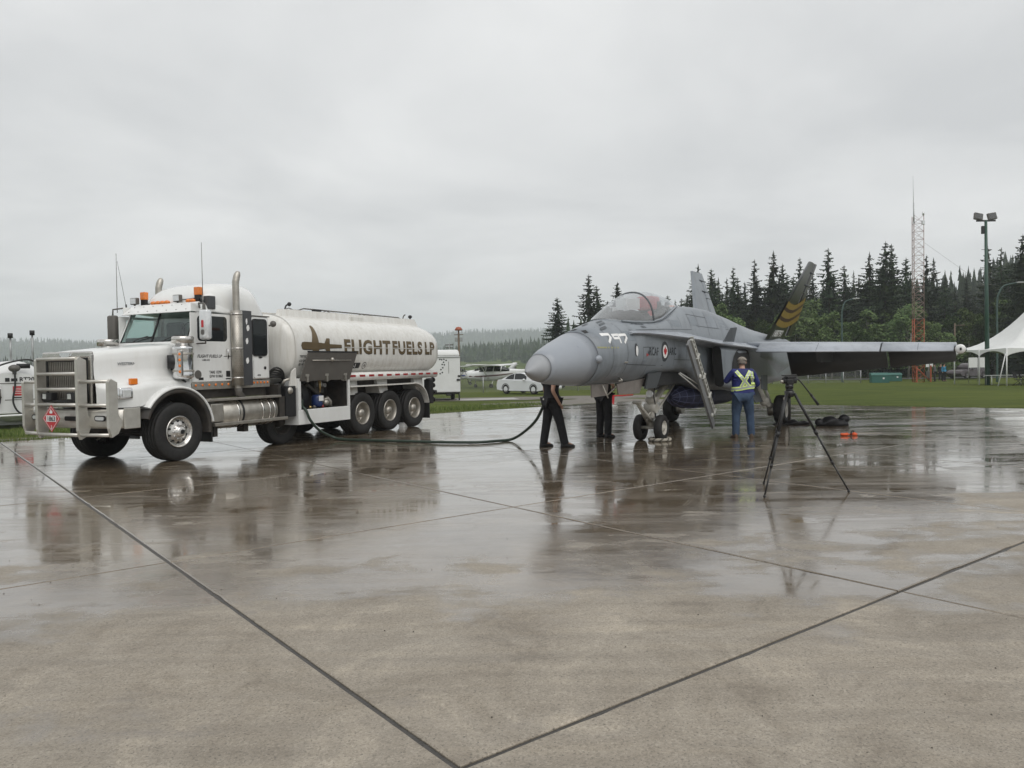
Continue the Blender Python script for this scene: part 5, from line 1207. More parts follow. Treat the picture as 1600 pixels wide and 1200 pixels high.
st = J("ejection_seat", MB().box(5.15, 5.4, -.22, .22, 2.6, 3.0, .05).box(4.8, 5.2, -.22, .22, 2.62, 2.72, .04), BAY)
MB().box(4.98, 5.36, -.20, .20, 2.80, 3.10, .06).build("headrest_cover", REDC, st)
J("safety_streamer", MB().add([(4.35, -.30, 2.72), (4.45, -.33, 2.64), (4.62, -.36, 2.66), (4.5, -.32, 2.76)], [(0, 1, 2, 3)]), REDC)
J("canopy_truss", MB().tube([(5.35, -.3, 2.78), (5.6, -.24, 2.98), (5.95, -.16, 2.98)], .025, 6).tube([(5.35, .3, 2.78), (5.6, .24, 2.98), (5.95, .16, 2.98)], .025, 6).box(5.4, 5.9, -.22, .22, 2.84, 2.92, .03), BAY)
J("cockpit_cover", MB().box(6.9, 7.3, .12, .32, 2.94, 3.02, .02), mat("orange_cover", (.6, .13, .03), rough=.6))

# leading edge extensions
for sd in (-1, 1):
    LX = [(2.85, .625, 2.245), (3.4, .70, 2.25), (4.2, .77, 2.235), (4.9, .83, 2.21), (5.4, .88, 2.19), (6.0, .97, 2.15), (6.55, 1.07, 2.10), (7.2, 1.17, 2.06), (7.9, 1.28, 2.03), (8.62, 1.40, 1.99), (9.3, 1.40, 2.0)]
    rg = []
    for i, (u, v_, z) in enumerate(LX):
        k = min(1, i / 3); h = .02 + .20 * min(1, i / 4)
        rg.append([(u, sd * v_, z), (u, sd * (v_ * .72), z + .05 + h * .35), (u, sd * .42, z + h), (u, sd * .42, z - .05 - .03 * k), (u, sd * (v_ - .02), z - .022)])
    J("leading_edge_extension", MB().loft(rg, smooth=False), JW)
    J("extension_fence", MB().hexa([(7.25, sd * .98, 2.14), (7.85, sd * 1.05, 2.14), (7.85, sd * 1.07, 2.14), (7.25, sd * 1.0, 2.14)], [(7.45, sd * 1.10, 2.46), (7.85, sd * 1.13, 2.48), (7.85, sd * 1.145, 2.48), (7.45, sd * 1.115, 2.46)]), JD)
    # engine intake trunk
    OUT = [(6.95, .80, 1.02, 1.10, 2.02), (7.3, .78, 1.09, 1.04, 2.03), (7.8, .76, 1.16, .99, 2.04), (8.6, .70, 1.20, .97, 2.06), (9.2, .64, 1.10, 1.02, 2.07), (9.8, .6, .98, 1.10, 2.08), (11.5, .5, .95, 1.10, 2.1), (13.2, .4, 1.0, 1.05, 2.1), (14.6, .3, 1.05, 1.12, 2.08), (15.6, .2, 1.0, 1.25, 2.05)]
    def trunk(u, a, b, z0, z1, ins=0.0):
        p = rrect(a + ins, b - ins, z0 + ins, z1 - ins, max(.05, min(.30, (b - a) * .42) - ins), 6)
        sl = .28
        return [(u + (sl * (z1 - z) if u < 7.2 else sl * .4 * (z1 - z) if u < 7.5 else 0), sd * y, z) for y, z in p]
    nac = J("intake_trunk", MB().loft([trunk(*o) for o in OUT], caps=False), JG)
    MB().loft([trunk(6.951, *OUT[0][1:]), trunk(6.98, *OUT[0][1:], .03), trunk(7.3, .80, 1.05, 1.07, 2.0, .04), trunk(8.2, .70, 1.1, 1.02, 2.0, .05)]).build("intake_duct", BAY, nac)
    # nozzle
    J("engine_nozzle", MB().lathe([(.50, 15.5), (.50, 15.9), (.40, 16.6), (.38, 16.6), (.42, 15.9)], (0, sd * .55, 1.72), 'x', 24), BAY)
    # wing: fixed box, drooped leading and trailing edge flaps
    def W3(v_): return (v_ - 1.36) / (5.52 - 1.36)
    def lerp(a, b, t): return a + (b - a) * t
    def wing_line(name, v_):
        t = W3(v_)
        return {'le': (lerp(8.50, 10.62, t), lerp(1.905, 1.845, t)), 'h1': (lerp(9.15, 11.02, t), lerp(2.125, 2.02, t)), 'h2': (lerp(11.75, 11.85, t), lerp(2.10, 1.99, t)), 'te': (lerp(12.45, 12.28, t), lerp(1.22, 1.60, t))}[name]
    def P3(n_, v_, dz=0.0, du=0.0): u, z = wing_line(n_, v_); return (u + du, sd * v_, z + dz)
    wg = J("wing", MB().loft([[P3('h1', v_), P3('h1', v_, .035, .25), P3('h2', v_, .03, -.2), P3('h2', v_), P3('h2', v_, -.10), P3('h1', v_, -.12, .2), P3('h1', v_, -.075)] for v_ in (1.05, 2.0, 3.0, 4.0, 5.52)]), JW)
    for a, b, nm in ((1.40, 3.965, "leading_edge_flap"), (4.0, 5.48, "leading_edge_flap")):
        MB().loft([[P3('le', v_, -.012), P3('le', v_, .012, .01), P3('h1', v_, -.002, -.15), P3('h1', v_, .001), P3('h1', v_, -.07), P3('le', v_, -.02, .1)] for v_ in (a, (a + b) / 2, b)]).build(nm, JW, wg)
    for v_ in (2.65, 4.75):
        MB().add([P3('le', v_ - .004, .020, .02), P3('le', v_ + .004, .020, .02), P3('h1', v_ + .004, .003, -.15), P3('h1', v_ - .004, .003, -.15)], [(0, 1, 2, 3)]).build("panel_line", INKG, wg)
    for a, b, nm in ((1.40, 3.90, "trailing_edge_flap"), (3.95, 5.48, "aileron")):
        MB().loft([[P3('h2', v_, -.002), P3('te', v_, .01), P3('te', v_, -.015), P3('h2', v_, -.098, -.02)] for v_ in (a, b)]).build(nm, JD, wg)
    MB().box(10.3, 11.6, min(sd * 3.965, sd * 4.0), max(sd * 3.965, sd * 4.0), 1.96, 2.075).build("wing_fold_joint", JD, wg)
    MB().lathe([(0, 10.10), (.05, 10.12), (.085, 10.25), (.085, 12.7), (.05, 12.9), (0, 12.9)], (0, sd * 5.62, 1.88), 'x', 14).build("tip_rail", JW, wg)
    MB().lathe([(0, 10.02), (.07, 10.02), (.105, 10.05), (.11, 10.14), (.09, 10.24)], (0, sd * 5.64, 1.88), 'x', 20).build("rail_cover", WHITEP, wg)
    MB().box(10.0, 10.02, min(sd * 5.63, sd * 5.67), max(sd * 5.63, sd * 5.67), 1.85, 1.91).build("cover_tab", BLACK, wg)
    MB().prism([(9.6, 1.95), (11.4, 1.95), (11.7, 1.62), (9.9, 1.62)], sd * 2.6 - .05, sd * 2.6 + .05).build("pylon", JD, wg)
    # tail fins
    def FP(c, b, off=0.0):        # chord fraction, span fraction, outward offset
        u0, u1 = lerp(11.15, 13.1, b), lerp(14.15, 14.15, b); y = lerp(.98, 1.76, b) + off; z = lerp(2.28, 4.52, b)
        return (lerp(u0, u1, c), sd * y, z)
    def finpart(c0, c1, b0, b1, th): return MB().loft([[FP(c0, b, 0), FP(c0 + .12 * (c1 - c0), b, th), FP(c1 - .1 * (c1 - c0), b, th * .7), FP(c1, b, 0), FP(c1 - .1 * (c1 - c0), b, -th * .7), FP(c0 + .12 * (c1 - c0), b, -th)] for b in (b0, (b0 + b1) / 2, b1)], smooth=False)
    if sd < 0:
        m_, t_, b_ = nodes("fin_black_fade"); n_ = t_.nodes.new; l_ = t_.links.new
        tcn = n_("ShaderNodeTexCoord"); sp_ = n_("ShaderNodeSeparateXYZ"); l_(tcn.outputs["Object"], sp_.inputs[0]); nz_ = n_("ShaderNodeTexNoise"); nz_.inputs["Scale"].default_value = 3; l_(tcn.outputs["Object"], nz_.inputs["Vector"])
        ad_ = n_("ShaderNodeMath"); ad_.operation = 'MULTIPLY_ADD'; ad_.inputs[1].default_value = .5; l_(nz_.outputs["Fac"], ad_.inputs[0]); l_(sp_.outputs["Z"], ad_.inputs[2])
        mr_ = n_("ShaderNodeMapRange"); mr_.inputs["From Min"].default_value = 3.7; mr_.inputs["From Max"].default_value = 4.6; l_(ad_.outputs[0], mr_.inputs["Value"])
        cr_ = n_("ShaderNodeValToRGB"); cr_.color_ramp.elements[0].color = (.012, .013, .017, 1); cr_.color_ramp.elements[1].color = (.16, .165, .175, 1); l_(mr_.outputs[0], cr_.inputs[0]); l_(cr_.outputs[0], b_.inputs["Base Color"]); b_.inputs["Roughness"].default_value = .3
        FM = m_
    else: FM = JG
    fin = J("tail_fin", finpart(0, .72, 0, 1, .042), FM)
    if sd < 0: fin["label"] = "black tail fin with curved yellow stripes"
    finpart(.735, 1.0, .06, .62, .035).build("rudder", FM, fin); finpart(.725, 1.0, .63, 1.0, .035).build("fin_tip_panel", FM, fin)
    for b in (.88, .72): MB().cyl(FP(.55, b, -.02 * sd), FP(1.04, b, -.02 * sd), .035, .02, 8).build("antenna_fairing", JD, fin)
    if sd < 0:
        def fdecal(name, cb, fs_, m, off=.050): return MB().add([FP(c, b, off) for c, b in cb], fs_).build(name, m, fin)
        for k, b0 in enumerate((.15, .265, .375)):
            n9 = 13; lo = []; hi = []
            for i in range(n9):
                c = .03 + .94 * i / (n9 - 1); cv = .22 * (c - .38) ** 2 + .10 * max(0, c - .5); lo.append((c, b0 + cv)); hi.append((c, b0 + .072 + cv * 1.05))
            fdecal("fin_stripe", lo + hi, [(i, i + 1, n9 + i + 1, n9 + i) for i in range(n9 - 1)], YEL)
            mid = [(c, b + .001) for c, b in hi]; mh = [(c, b + .042) for c, b in hi]
            if k < 2: fdecal("fin_stripe", mid + mh, [(i, i + 1, n9 + i + 1, n9 + i) for i in range(n9 - 1)], MAROON)
        v, f = text_mesh("188797", .26, True); w0 = max(a for a, b in v)
        fdecal("fin_serial", [(.12 + a / w0 * .38, .035 + b / 2.3) for a, b in v], f, WHITEP)
    # stabilator
    J("stabilator", MB().loft([[(14.2 + (v_ - 1.1) * .95, sd * v_, 1.78), (14.9 + (v_ - 1.1) * .75, sd * v_, 1.82), (16.3 + (v_ - 1.1) * .2, sd * v_, 1.78), (14.9 + (v_ - 1.1) * .75, sd * v_, 1.74)] for v_ in (1.1, 3.25)]), JW)
    # main gear
    MG = 10.62; vw = 1.52
    def gear_wheel(x, y, r_, wd, out_):
        wh = link("wheel", None, jet, (x, y, r_))
        MB().lathe([(a * r_, t_ * wd) for a, t_ in ((.55, -.46), (.62, -.5), (.85, -.5), (.96, -.40), (1.0, -.2), (1.0, .2), (.96, .40), (.85, .5), (.62, .5), (.55, .46))], (0, 0, 0), 'y', 32, closed=True).build("tyre", RUBBER, wh)
        MB().lathe([(.56 * r_, -.3 * wd * out_), (.56 * r_, .44 * wd * out_), (.50 * r_, .44 * wd * out_), (.44 * r_, .25 * wd * out_), (.28 * r_, .2 * wd * out_), (.22 * r_, .42 * wd * out_), (0, .44 * wd * out_)], (0, 0, 0), 'y', 24).build("rim", GEARW, wh)
        return wh
    gear_wheel(MG, sd * vw, .385, .29, sd)
    J("main_gear_leg", MB().cyl((10.05, sd * .95, 1.25), (10.15, sd * 1.18, .62), .10, .085, 12).cyl((10.15, sd * 1.18, .62), (10.62, sd * 1.30, .40), .075, .07, 10).cyl((10.62, sd * 1.25, .39), (10.62, sd * 1.42, .385), .07, .07, 10).cyl((10.45, sd * 1.05, 1.2), (10.5, sd * 1.28, .5), .05, .04, 8).ball((10.2, sd * 1.18, .62), .13), GEARW)
    J("brake_unit", MB().cyl((10.62, sd * 1.18, .385), (10.62, sd * 1.40, .385), .17, .17, 16), ALUM)
    J("main_gear_door", MB().hexa([(9.35, sd * 1.15, .62), (10.5, sd * 1.15, .62), (10.5, sd * 1.18, .62), (9.35, sd * 1.18, .62)], [(9.15, sd * .98, 1.12), (10.5, sd * .98, 1.12), (10.5, sd * 1.0, 1.12), (9.15, sd * 1.0, 1.12)]), JD)
    J("upper_gear_door", MB().prism([(9.2, .98), (9.75, .92), (9.75, 1.32), (9.2, 1.32)], sd * 1.36 - .015, sd * 1.36 + .015), JD)
# flat decal on the port trunk: painted shade of an open bay
bn = [o for o in jet.children if o.name.startswith("intake_trunk")][0]
nb_ = BVHTree.FromPolygons([v.co[:] for v in bn.data.vertices], [p.vertices[:] for p in bn.data.polygons])
v, f = ngon(rrect(7.5, 8.9, 1.03, 1.96, .42)); side_decal(jet, "access_bay_shade", v, f, nb_, BAY, .006, .15)
v, f = ngon(rrect(6.1, 6.35, 1.72, 1.98, .04)); jdecal("vent_slot", (v, f), BAY, .006)
# nose gear
NG = 5.23
J("gear_bay_shade", MB().box(4.35, 6.35, -.44, .44, 1.20, 1.50, .03), BAY)  # solid black box, its colour stands for the shade of the wheel well
for sd in (-1, 1): gear_wheel(NG, sd * .235, .283, .165, sd)
J("nose_gear_leg", MB().cyl((NG + .08, 0, 1.28), (NG + .02, 0, .72), .085, .085, 14).cyl((NG + .02, 0, .72), (NG, 0, .30), .06, .06, 12).cyl((NG, -.32, .283), (NG, .32, .283), .035, .035, 10).cyl((NG + .02, -.13, .70), (NG + .02, .13, .70), .11, .11, 14).lathe([(.10, .82), (.13, .84), (.13, .93), (.10, .95)], (NG + .04, 0, 0), 'z', 16).box(NG - .1, NG + .1, -.09, .09, .48, .62, .03), GEARW)
J("drag_brace", MB().cyl((NG + .12, 0, .80), (6.35, 0, 1.30), .065, .075, 12).cyl((NG + .1, -.10, .62), (6.5, -.14, 1.28), .022, .022, 8).cyl((NG + .1, .10, .62), (6.5, .14, 1.28), .022, .022, 8), GEARW)
J("launch_bar", MB().cyl((NG - .08, -.05, .42), (4.50, -.02, .86), .032, .028, 8).cyl((NG - .08, .05, .42), (4.50, .02, .86), .032, .028, 8).cyl((4.50, -.10, .86), (4.50, .10, .86), .035, .035, 8), GEARW)
J("torque_link", MB().cyl((NG - .10, -.05, .66), (NG - .22, 0, .50), .025).cyl((NG - .22, 0, .50), (NG - .06, .05, .34), .025).cyl((NG + .1, .12, .72), (NG + .16, .14, .38), .018), ALUM)
J("hydraulic_line", MB().tube(catmull([(NG + .1, -.08, 1.25), (NG - .06, -.10, 1.0), (NG - .04, -.12, .8), (NG + .02, -.10, .6), (NG, -.12, .45)], 4), .012, 6), BLACK)
J("taxi_light", MB().cyl((NG - .12, -.06, 1.02), (NG - .22, -.06, 1.02), .07, .075, 14), LENS)
J("nose_gear_door", MB().hexa([(2.75, -.36, 1.10), (3.75, -.36, 1.08), (3.75, -.34, 1.08), (2.75, -.34, 1.10)], [(2.60, -.40, 1.30), (3.95, -.40, 1.38), (3.95, -.38, 1.38), (2.60, -.38, 1.30)]), mat("door_inner_paint", (.22, .20, .185), rough=.5, var=.3, scale=5))
J("nose_gear_door", MB().hexa([(1.95, -.20, 1.08), (2.6, -.20, 1.09), (2.6, -.18, 1.09), (1.95, -.18, 1.08)], [(1.90, -.22, 1.31), (2.62, -.22, 1.31), (2.62, -.20, 1.31), (1.90, -.20, 1.31)]), MATS["door_inner_paint"])
J("nose_gear_door", MB().hexa([(3.82, -.46, 1.17), (4.42, -.46, 1.17), (4.42, -.43, 1.17), (3.82, -.43, 1.17)], [(3.75, -.56, 1.47), (4.45, -.56, 1.49), (4.45, -.53, 1.49), (3.75, -.53, 1.47)]), JD)
J("door_link", MB().cyl((2.3, -.24, 1.30), (2.42, -.3, 1.05), .012).cyl((2.75, -.34, 1.27), (2.62, -.2, 1.10), .012), GEARW)
J("red_streamer", MB().tube([(2.5, -.36, 1.09), (2.9, -.38, 1.075), (3.4, -.37, 1.07)], .014, 5).add([(2.45, -.37, 1.08), (2.55, -.37, 1.08), (2.52, -.37, .92), (2.44, -.37, .95)], [(0, 1, 2, 3)]), REDP)
# centreline tank under a netted navy cover
dt = J("drop_tank", MB().lathe([(0.0, 6.42), (.05, 6.44), (.14, 6.58), (.22, 6.85), (.285, 7.25), (.325, 7.8), (.335, 8.6), (.335, 10.5), (.28, 11.4), (.15, 12.1), (0, 12.4)], (0, 0, .88), 'x', 28), NAVY)
for x, r_ in ((6.62, .16), (6.9, .236), (7.25, .288), (7.65, .32), (8.1, .335), (8.6, .341)): MB().lathe([(r_, x), (r_ + .012, x + .008), (r_, x + .016)], (0, 0, .88), 'x', 28).build("net_cord", NETL, dt)
for k in range(10):
    a = 2 * math.pi * k / 10
    MB().tube([(x, (r_ + .004) * math.cos(a), .88 + (r_ + .004) * math.sin(a)) for x, r_ in ((6.44, .05), (6.58, .14), (6.85, .22), (7.25, .285), (7.8, .325), (8.6, .335))], .007, 5).build("net_cord", NETL, dt)
J("centreline_pylon", MB().prism([(7.3, 1.18), (7.0, 1.05), (10.5, 1.05), (10.8, 1.18)], -.07, .07), JD)
# boarding ladder
A_ = Vector((5.13, -.93, 2.14)); B_ = Vector((6.98, -.90, .20)); d_ = (B_ - A_).normalized(); sx_ = Vector((d_.z, 0, -d_.x)).normalized()
if sx_.x < 0: sx_ = -sx_
def LP(t, s_, y): p = A_ + (B_ - A_) * t + sx_ * s_; return (p.x, p.y + y, p.z)
LADG = mat("ladder_grey", (.20, .205, .21), rough=.45, var=.2, scale=8)
LADW = mat("ladder_pale_metal", (.50, .50, .47), rough=.4, var=.3, scale=12)
ld = J("boarding_ladder", MB().hexa([LP(0, -.16, 0), LP(0, .0, 0), LP(0, .0, .05), LP(0, -.16, .05)], [LP(.95, -.20, 0), LP(.95, -.02, 0), LP(.95, -.02, .05), LP(.95, -.20, .05)]), LADG)
for s_, wd in ((.02, .022), (.12, .022)):
    MB().hexa([LP(0.01, s_, -.03), LP(0.01, s_ + wd, -.03), LP(0.01, s_ + wd, .05), LP(0.01, s_, .05)], [LP(.86, s_, -.03), LP(.86, s_ + wd, -.03), LP(.86, s_ + wd, .05), LP(.86, s_, .05)]).build("stringer", LADW, ld)
for k in range(17):
    t = .025 + k * .05
    MB().hexa([LP(t, .044, -.02), LP(t, .118, -.02), LP(t, .118, .04), LP(t, .044, .04)], [LP(t + .016, .044, -.02), LP(t + .016, .118, -.02), LP(t + .016, .118, .04), LP(t + .016, .044, .04)]).build("rung", LADW, ld)
for t in (.20, .42, .64, .84): MB().hexa([LP(t, -.01, -.05), LP(t, .165, -.05), LP(t, .165, .06), LP(t, -.01, .06)], [LP(t + .012, -.01, -.05), LP(t + .012, .165, -.05), LP(t + .012, .165, .06), LP(t + .012, -.01, .06)]).build("step", LADW, ld)
for t in (.36, .82): MB().ball(LP(t, -.10, -.02), .05, .03, .05).build("ladder_latch", LADW, ld)
J("ladder_strut", MB().cyl(LP(.47, -.1, .03), (5.35, -.62, 1.46), .014, n=8), LADW)
J("ladder_strut", MB().cyl(LP(.56, -.1, .03), (5.30, -.62, 1.44), .014, n=8), LADW)

# ================================================================ PEOPLE
SKIN = mat("skin", (.42, .25, .18), rough=.5, var=.15, scale=20)
BLKCLOTH = mat("black_cloth", (.011, .011, .013), rough=.85, var=.5, scale=9, bump=1.0, bscale=9)
BLKSHIRT = mat("black_shirt", (.013, .013, .016), rough=.85, var=.4, scale=12, bump=.4, bscale=16)
DENIM = mat("blue_denim", (.034, .060, .108), rough=.85, var=.6, scale=7, bump=1.0, bscale=9, dirt=(.015, .03, .06))
NAVYJ = mat("royal_blue_jacket", (.011, .018, .13), rough=.65, var=.5, scale=5, bump=1.0, bscale=7)
HIVIS = mat("hi_vis_lime", (.72, .88, .26), rough=.5, var=.12, scale=12)
REFL = mat("reflective_silver", (.42, .46, .42), rough=.35, metal=.3, var=.15, scale=14)
BOOT = mat("brown_boot", (.07, .045, .028), rough=.7, var=.4, scale=18)
BOOTB = mat("black_boot", (.014, .014, .015), rough=.5, var=.3, scale=18)
CAPM = mat("camouflage_cap", (.30, .27, .23), rough=.85, var=.75, scale=26, dirt=(.06, .055, .045))
HAIR = mat("grey_hair", (.16, .14, .12), rough=.8, var=.4, scale=40)
HAIRD = mat("dark_hair", (.03, .024, .02), rough=.7, var=.4, scale=40)
EYE = mat("eye_dark", (.02, .02, .02), rough=.2)
LIP = mat("lip", (.32, .13, .11), rough=.5)

def skin_mesh(name, verts, edges, radii, material, root=0, sub=2):
    me = bpy.data.meshes.new(name); me.from_pydata([tuple(v) for v in verts], edges, []); me.update()
    o = bpy.data.objects.new(name, me); COL.objects.link(o)
    md = o.modifiers.new("skin", 'SKIN'); md.use_smooth_shade = True; md.branch_smoothing = .4
    sv = me.skin_vertices[0].data
    for i, r_ in enumerate(radii): sv[i].radius = r_ if isinstance(r_, tuple) else (r_, r_); sv[i].use_root = (i == root)
    ss = o.modifiers.new("sub", 'SUBSURF'); ss.levels = sub; ss.render_levels = sub
    dg = bpy.context.evaluated_depsgraph_get(); dg.update()
    out_ = bpy.data.meshes.new_from_object(o.evaluated_get(dg)); out_.name = name
    bpy.data.objects.remove(o); bpy.data.meshes.remove(me)
    out_.materials.clear(); out_.materials.append(material)
    out_.polygons.foreach_set("use_smooth", [True] * len(out_.polygons))
    return out_

DEF = dict(pelvis=(0, 0, .97), spine=(0, -.01, 1.13), chest=(0, -.01, 1.33), neck=(0, 0, 1.49), jaw=(0, .03, 1.57), head=(0, .02, 1.66), crown=(0, .01, 1.735))
def human(name, label, loc, rz, H=1.76, J_=None, stout=1.0, top=BLKSHIRT, legs=BLKCLOTH, shoes=BOOTB, sleeves="short", hair=HAIRD, cap=None, group=None, detail=True):
    j = dict(DEF)
    for s, n_ in ((-1, 'l'), (1, 'r')):
        j.update({'hip' + n_: (s * .095, 0, .91), 'knee' + n_: (s * .115, .02, .50), 'ankle' + n_: (s * .12, -.01, .09), 'toe' + n_: (s * .135, .16, .045), 'heel' + n_: (s * .12, -.07, .04),
                  'sh' + n_: (s * .185, -.01, 1.42), 'elbow' + n_: (s * .25, -.03, 1.14), 'wrist' + n_: (s * .25, .07, .90), 'palm' + n_: (s * .25, .10, .83)})
    if J_: j.update(J_)
    k = H / 1.76; j = {a: Vector(b) * k for a, b in j.items()}
    o = thing(name, label, "person", loc, rz, group)
    def net(chain, rad, m, nm, root=0, sub=2):
        names = []; vs_ = []; rs = []
        for c in chain:
            for q in c:
                if q not in names: names.append(q); vs_.append(j[q] if isinstance(q, str) else q); rs.append(rad[q])
        ed = sorted({tuple(sorted((names.index(a), names.index(b)))) for c in chain for a, b in zip(c, c[1:])})
        return link(nm, skin_mesh(nm, vs_, ed, rs, m, root, sub), o)
    # fingers: own short chains rooted in the palm
    rad = dict(pelvis=(.135 * stout, .10), spine=(.125 * stout, .095), chest=(.15, .105), neck=.055, jaw=(.066, .072), head=(.078, .092), crown=(.05, .06))
    chains = [['pelvis', 'spine', 'chest', 'neck', 'jaw', 'head', 'crown']]
    for n_ in 'lr':
        rad.update({'hip' + n_: .085, 'knee' + n_: .058, 'ankle' + n_: .042, 'toe' + n_: (.04, .025), 'heel' + n_: .035, 'sh' + n_: .058, 'elbow' + n_: .042, 'wrist' + n_: .03, 'palm' + n_: (.036, .018)})
        chains += [['pelvis', 'hip' + n_, 'knee' + n_, 'ankle' + n_, 'toe' + n_], ['ankle' + n_, 'heel' + n_], ['chest', 'sh' + n_, 'elbow' + n_, 'wrist' + n_, 'palm' + n_]]
        if detail:
            w_, p = j['wrist' + n_], j['palm' + n_]; d = (p - w_).normalized(); sdv = d.cross(Vector((0, 0, 1)) if abs(d.z) < .8 else Vector((1, 0, 0))).normalized(); inn = d.cross(sdv)
            for q in range(5):
                off = (q - 1.5) * .021
                if q == 4: b_, m_, t_ = p - d * .03 + sdv * -.045, p + sdv * -.062 + d * .01, p + sdv * -.058 + d * .045 + inn * .01
                else:
                    L = (.075, .085, .08, .062)[q]; b_ = p + d * .035 + sdv * off; m_ = b_ + d * L * .5 + inn * .006; t_ = b_ + d * L * .8 + inn * .03
                ns = []
                for z_, (pt, rr) in enumerate(((b_, .010), (m_, .009), (t_, .008))):
                    nm = f"f{n_}{q}{z_}"; j[nm] = pt; rad[nm] = rr; ns.append(nm)
                chains.append(['palm' + n_] + ns)
    net(chains, rad, SKIN, "body", 0, 2 if detail else 1)
    # face and hair
    h = j['head']
    fdir = Vector(J_.get('face', (0, 1, 0))).normalized() if J_ and 'face' in J_ else Vector((0, 1, 0))
    side = fdir.cross(Vector((0, 0, 1))).normalized()
    if detail:
        MB().ball(h + fdir * .098 + Vector((0, 0, -.022)), .014, .018, .022, 8, 6).build("nose", SKIN, o)
        for s in (-1, 1):
            MB().ball(h + fdir * .083 + side * s * .032 + Vector((0, 0, .006)), .011, .011, .008, 8, 6).build("eye", EYE, o)
            MB().ball(h + side * s * .082 + Vector((0, 0, -.012)), .014, .022, .032, 8, 6).build("ear", SKIN, o)
        MB().ball(h + fdir * .088 + Vector((0, 0, -.062)), .022, .012, .007, 8, 6).build("mouth", LIP, o)
    rings = []
    for a_ in range(7):
        th = R(90 - 15 * a_); rr = math.cos(R(90) - th) if False else math.sin(math.pi / 2 * (1 - a_ / 6)) if False else 1
    hb = MB(); hc = h + Vector((0, 0, .012)) - fdir * .012
    hr = []
    for a_ in range(8):
        t = a_ / 7; z = .098 * math.cos(t * math.pi * .60); rr = .096 * math.sin(max(.05, t * math.pi * .60))
        hr.append([hc + side * (rr * .92 * math.cos(q)) + fdir * (rr * 1.08 * math.sin(q) - .018 * t) + Vector((0, 0, z - (.035 * t if math.sin(q) < .3 else -.02 * t))) for q in [2 * math.pi * i / 16 for i in range(16)]])
    hb.loft([[tuple(p) for p in r_] for r_ in hr]).build("hair", hair, o)
    if cap is not None:
        cr_ = []
        for a_ in range(7):
            t = a_ / 6; cr_.append([tuple(h + Vector((0, 0, .035)) + side * (.104 * math.sin(max(.04, t * 1.57)) * math.cos(q)) + fdir * (.115 * math.sin(max(.04, t * 1.57)) * math.sin(q)) + Vector((0, 0, .088 * math.cos(t * 1.57)))) for q in [2 * math.pi * i / 18 for i in range(18)]])
        cp = MB().loft(cr_).build("cap", cap, o)
        br = [(-.075, .085), (-.07, .13), (-.04, .175), (0, .19), (.04, .175), (.07, .13), (.075, .085)]
        MB().add([tuple(h + Vector((0, 0, .038 - .10 * max(0, b - .1))) + side * a + fdir * b) for a, b in br] + [tuple(h + Vector((0, 0, .030 - .10 * max(0, b - .1))) + side * a + fdir * b) for a, b in br], [tuple(range(7)), tuple(range(13, 6, -1))] + [(i, i + 1, 8 + i, 7 + i) for i in range(6)]).build("cap_brim", cap, cp)
    # clothing shells
    rt_ = dict(pelvis=(.165 * stout, .135), spine=(.155 * stout, .125))
    ch = []
    for n_ in 'lr':
        rt_.update({'hip' + n_: .118 * (1 + (stout - 1) * .5), 'knee' + n_: .096, 'ankle' + n_: .088})
        j['thigh' + n_] = j['hip' + n_].lerp(j['knee' + n_], .5); rt_['thigh' + n_] = .112 * (1 + (stout - 1) * .5)
        j['calf' + n_] = j['knee' + n_].lerp(j['ankle' + n_], .5); rt_['calf' + n_] = .092; j['hem' + n_] = j['ankle' + n_] + Vector((0, .01, -.035)); rt_['hem' + n_] = .09
        ch.append(['pelvis', 'hip' + n_, 'thigh' + n_, 'knee' + n_, 'calf' + n_, 'ankle' + n_, 'hem' + n_])
    tr_ = net(ch, rt_, legs, "trousers", 0)
    j['waist'] = j['pelvis'].lerp(j['spine'], .15); j['ribs'] = j['spine'].lerp(j['chest'], .5); j['yoke'] = j['chest'].lerp(j['neck'], .45); j['collar'] = j['chest'].lerp(j['neck'], .80)
    rs = dict(waist=(.175 * stout, .14), spine=(.172 * stout, .145), ribs=(.178 * stout, .145), chest=(.175 * (1 + (stout - 1) * .5), .135), yoke=(.115, .10), collar=(.07, .07))
    ch = [['spine', 'waist'], ['spine', 'ribs', 'chest', 'yoke', 'collar']]
    for n_ in 'lr':
        rs.update({'sh' + n_: .085 * (1 + (stout - 1) * .5), 'elbow' + n_: .066, 'wrist' + n_: .05})
        j['upper' + n_] = j['sh' + n_].lerp(j['elbow' + n_], .62); rs['upper' + n_] = .072
        ch.append(['chest', 'sh' + n_, 'upper' + n_] + (['elbow' + n_, 'wrist' + n_] if sleeves == "long" else []))
    jk = net(ch, rs, top, "jacket" if sleeves == "long" else "shirt", 0)
    for n_ in 'lr':
        a, t = j['heel' + n_], j['toe' + n_]; d = Vector((t.x - a.x, t.y - a.y, 0)); L = d.length; d.normalize(); sdv = Vector((-d.y, d.x, 0))
        rings = []
        for f, wd, hh in ((-.12, .02, .05), (-.06, .038, .105), (.15, .043, .125), (.38, .043, .115), (.60, .048, .078), (.85, .05, .062), (1.08, .042, .052), (1.2, .018, .035)):
            c = Vector((a.x, a.y, 0)) + d * (L * f)
            rings.append([tuple(c + sdv * (wd * q) + Vector((0, 0, z))) for q, z in ((-1, .0), (1, .0), (1.0, hh * .45), (.72, hh * .86), (0, hh), (-.72, hh * .86), (-1.0, hh * .45))])
        MB().loft(rings).build("shoe", shoes, o)
    return o, jk, tr_, j
def gpt(px, py, z=0.0):
    d = fw + rt * ((px - 800) / FPX) - up * ((py - 600) / FPX); return Vector((0, 0, CAM_H)) + d * ((z - CAM_H) / d.z)

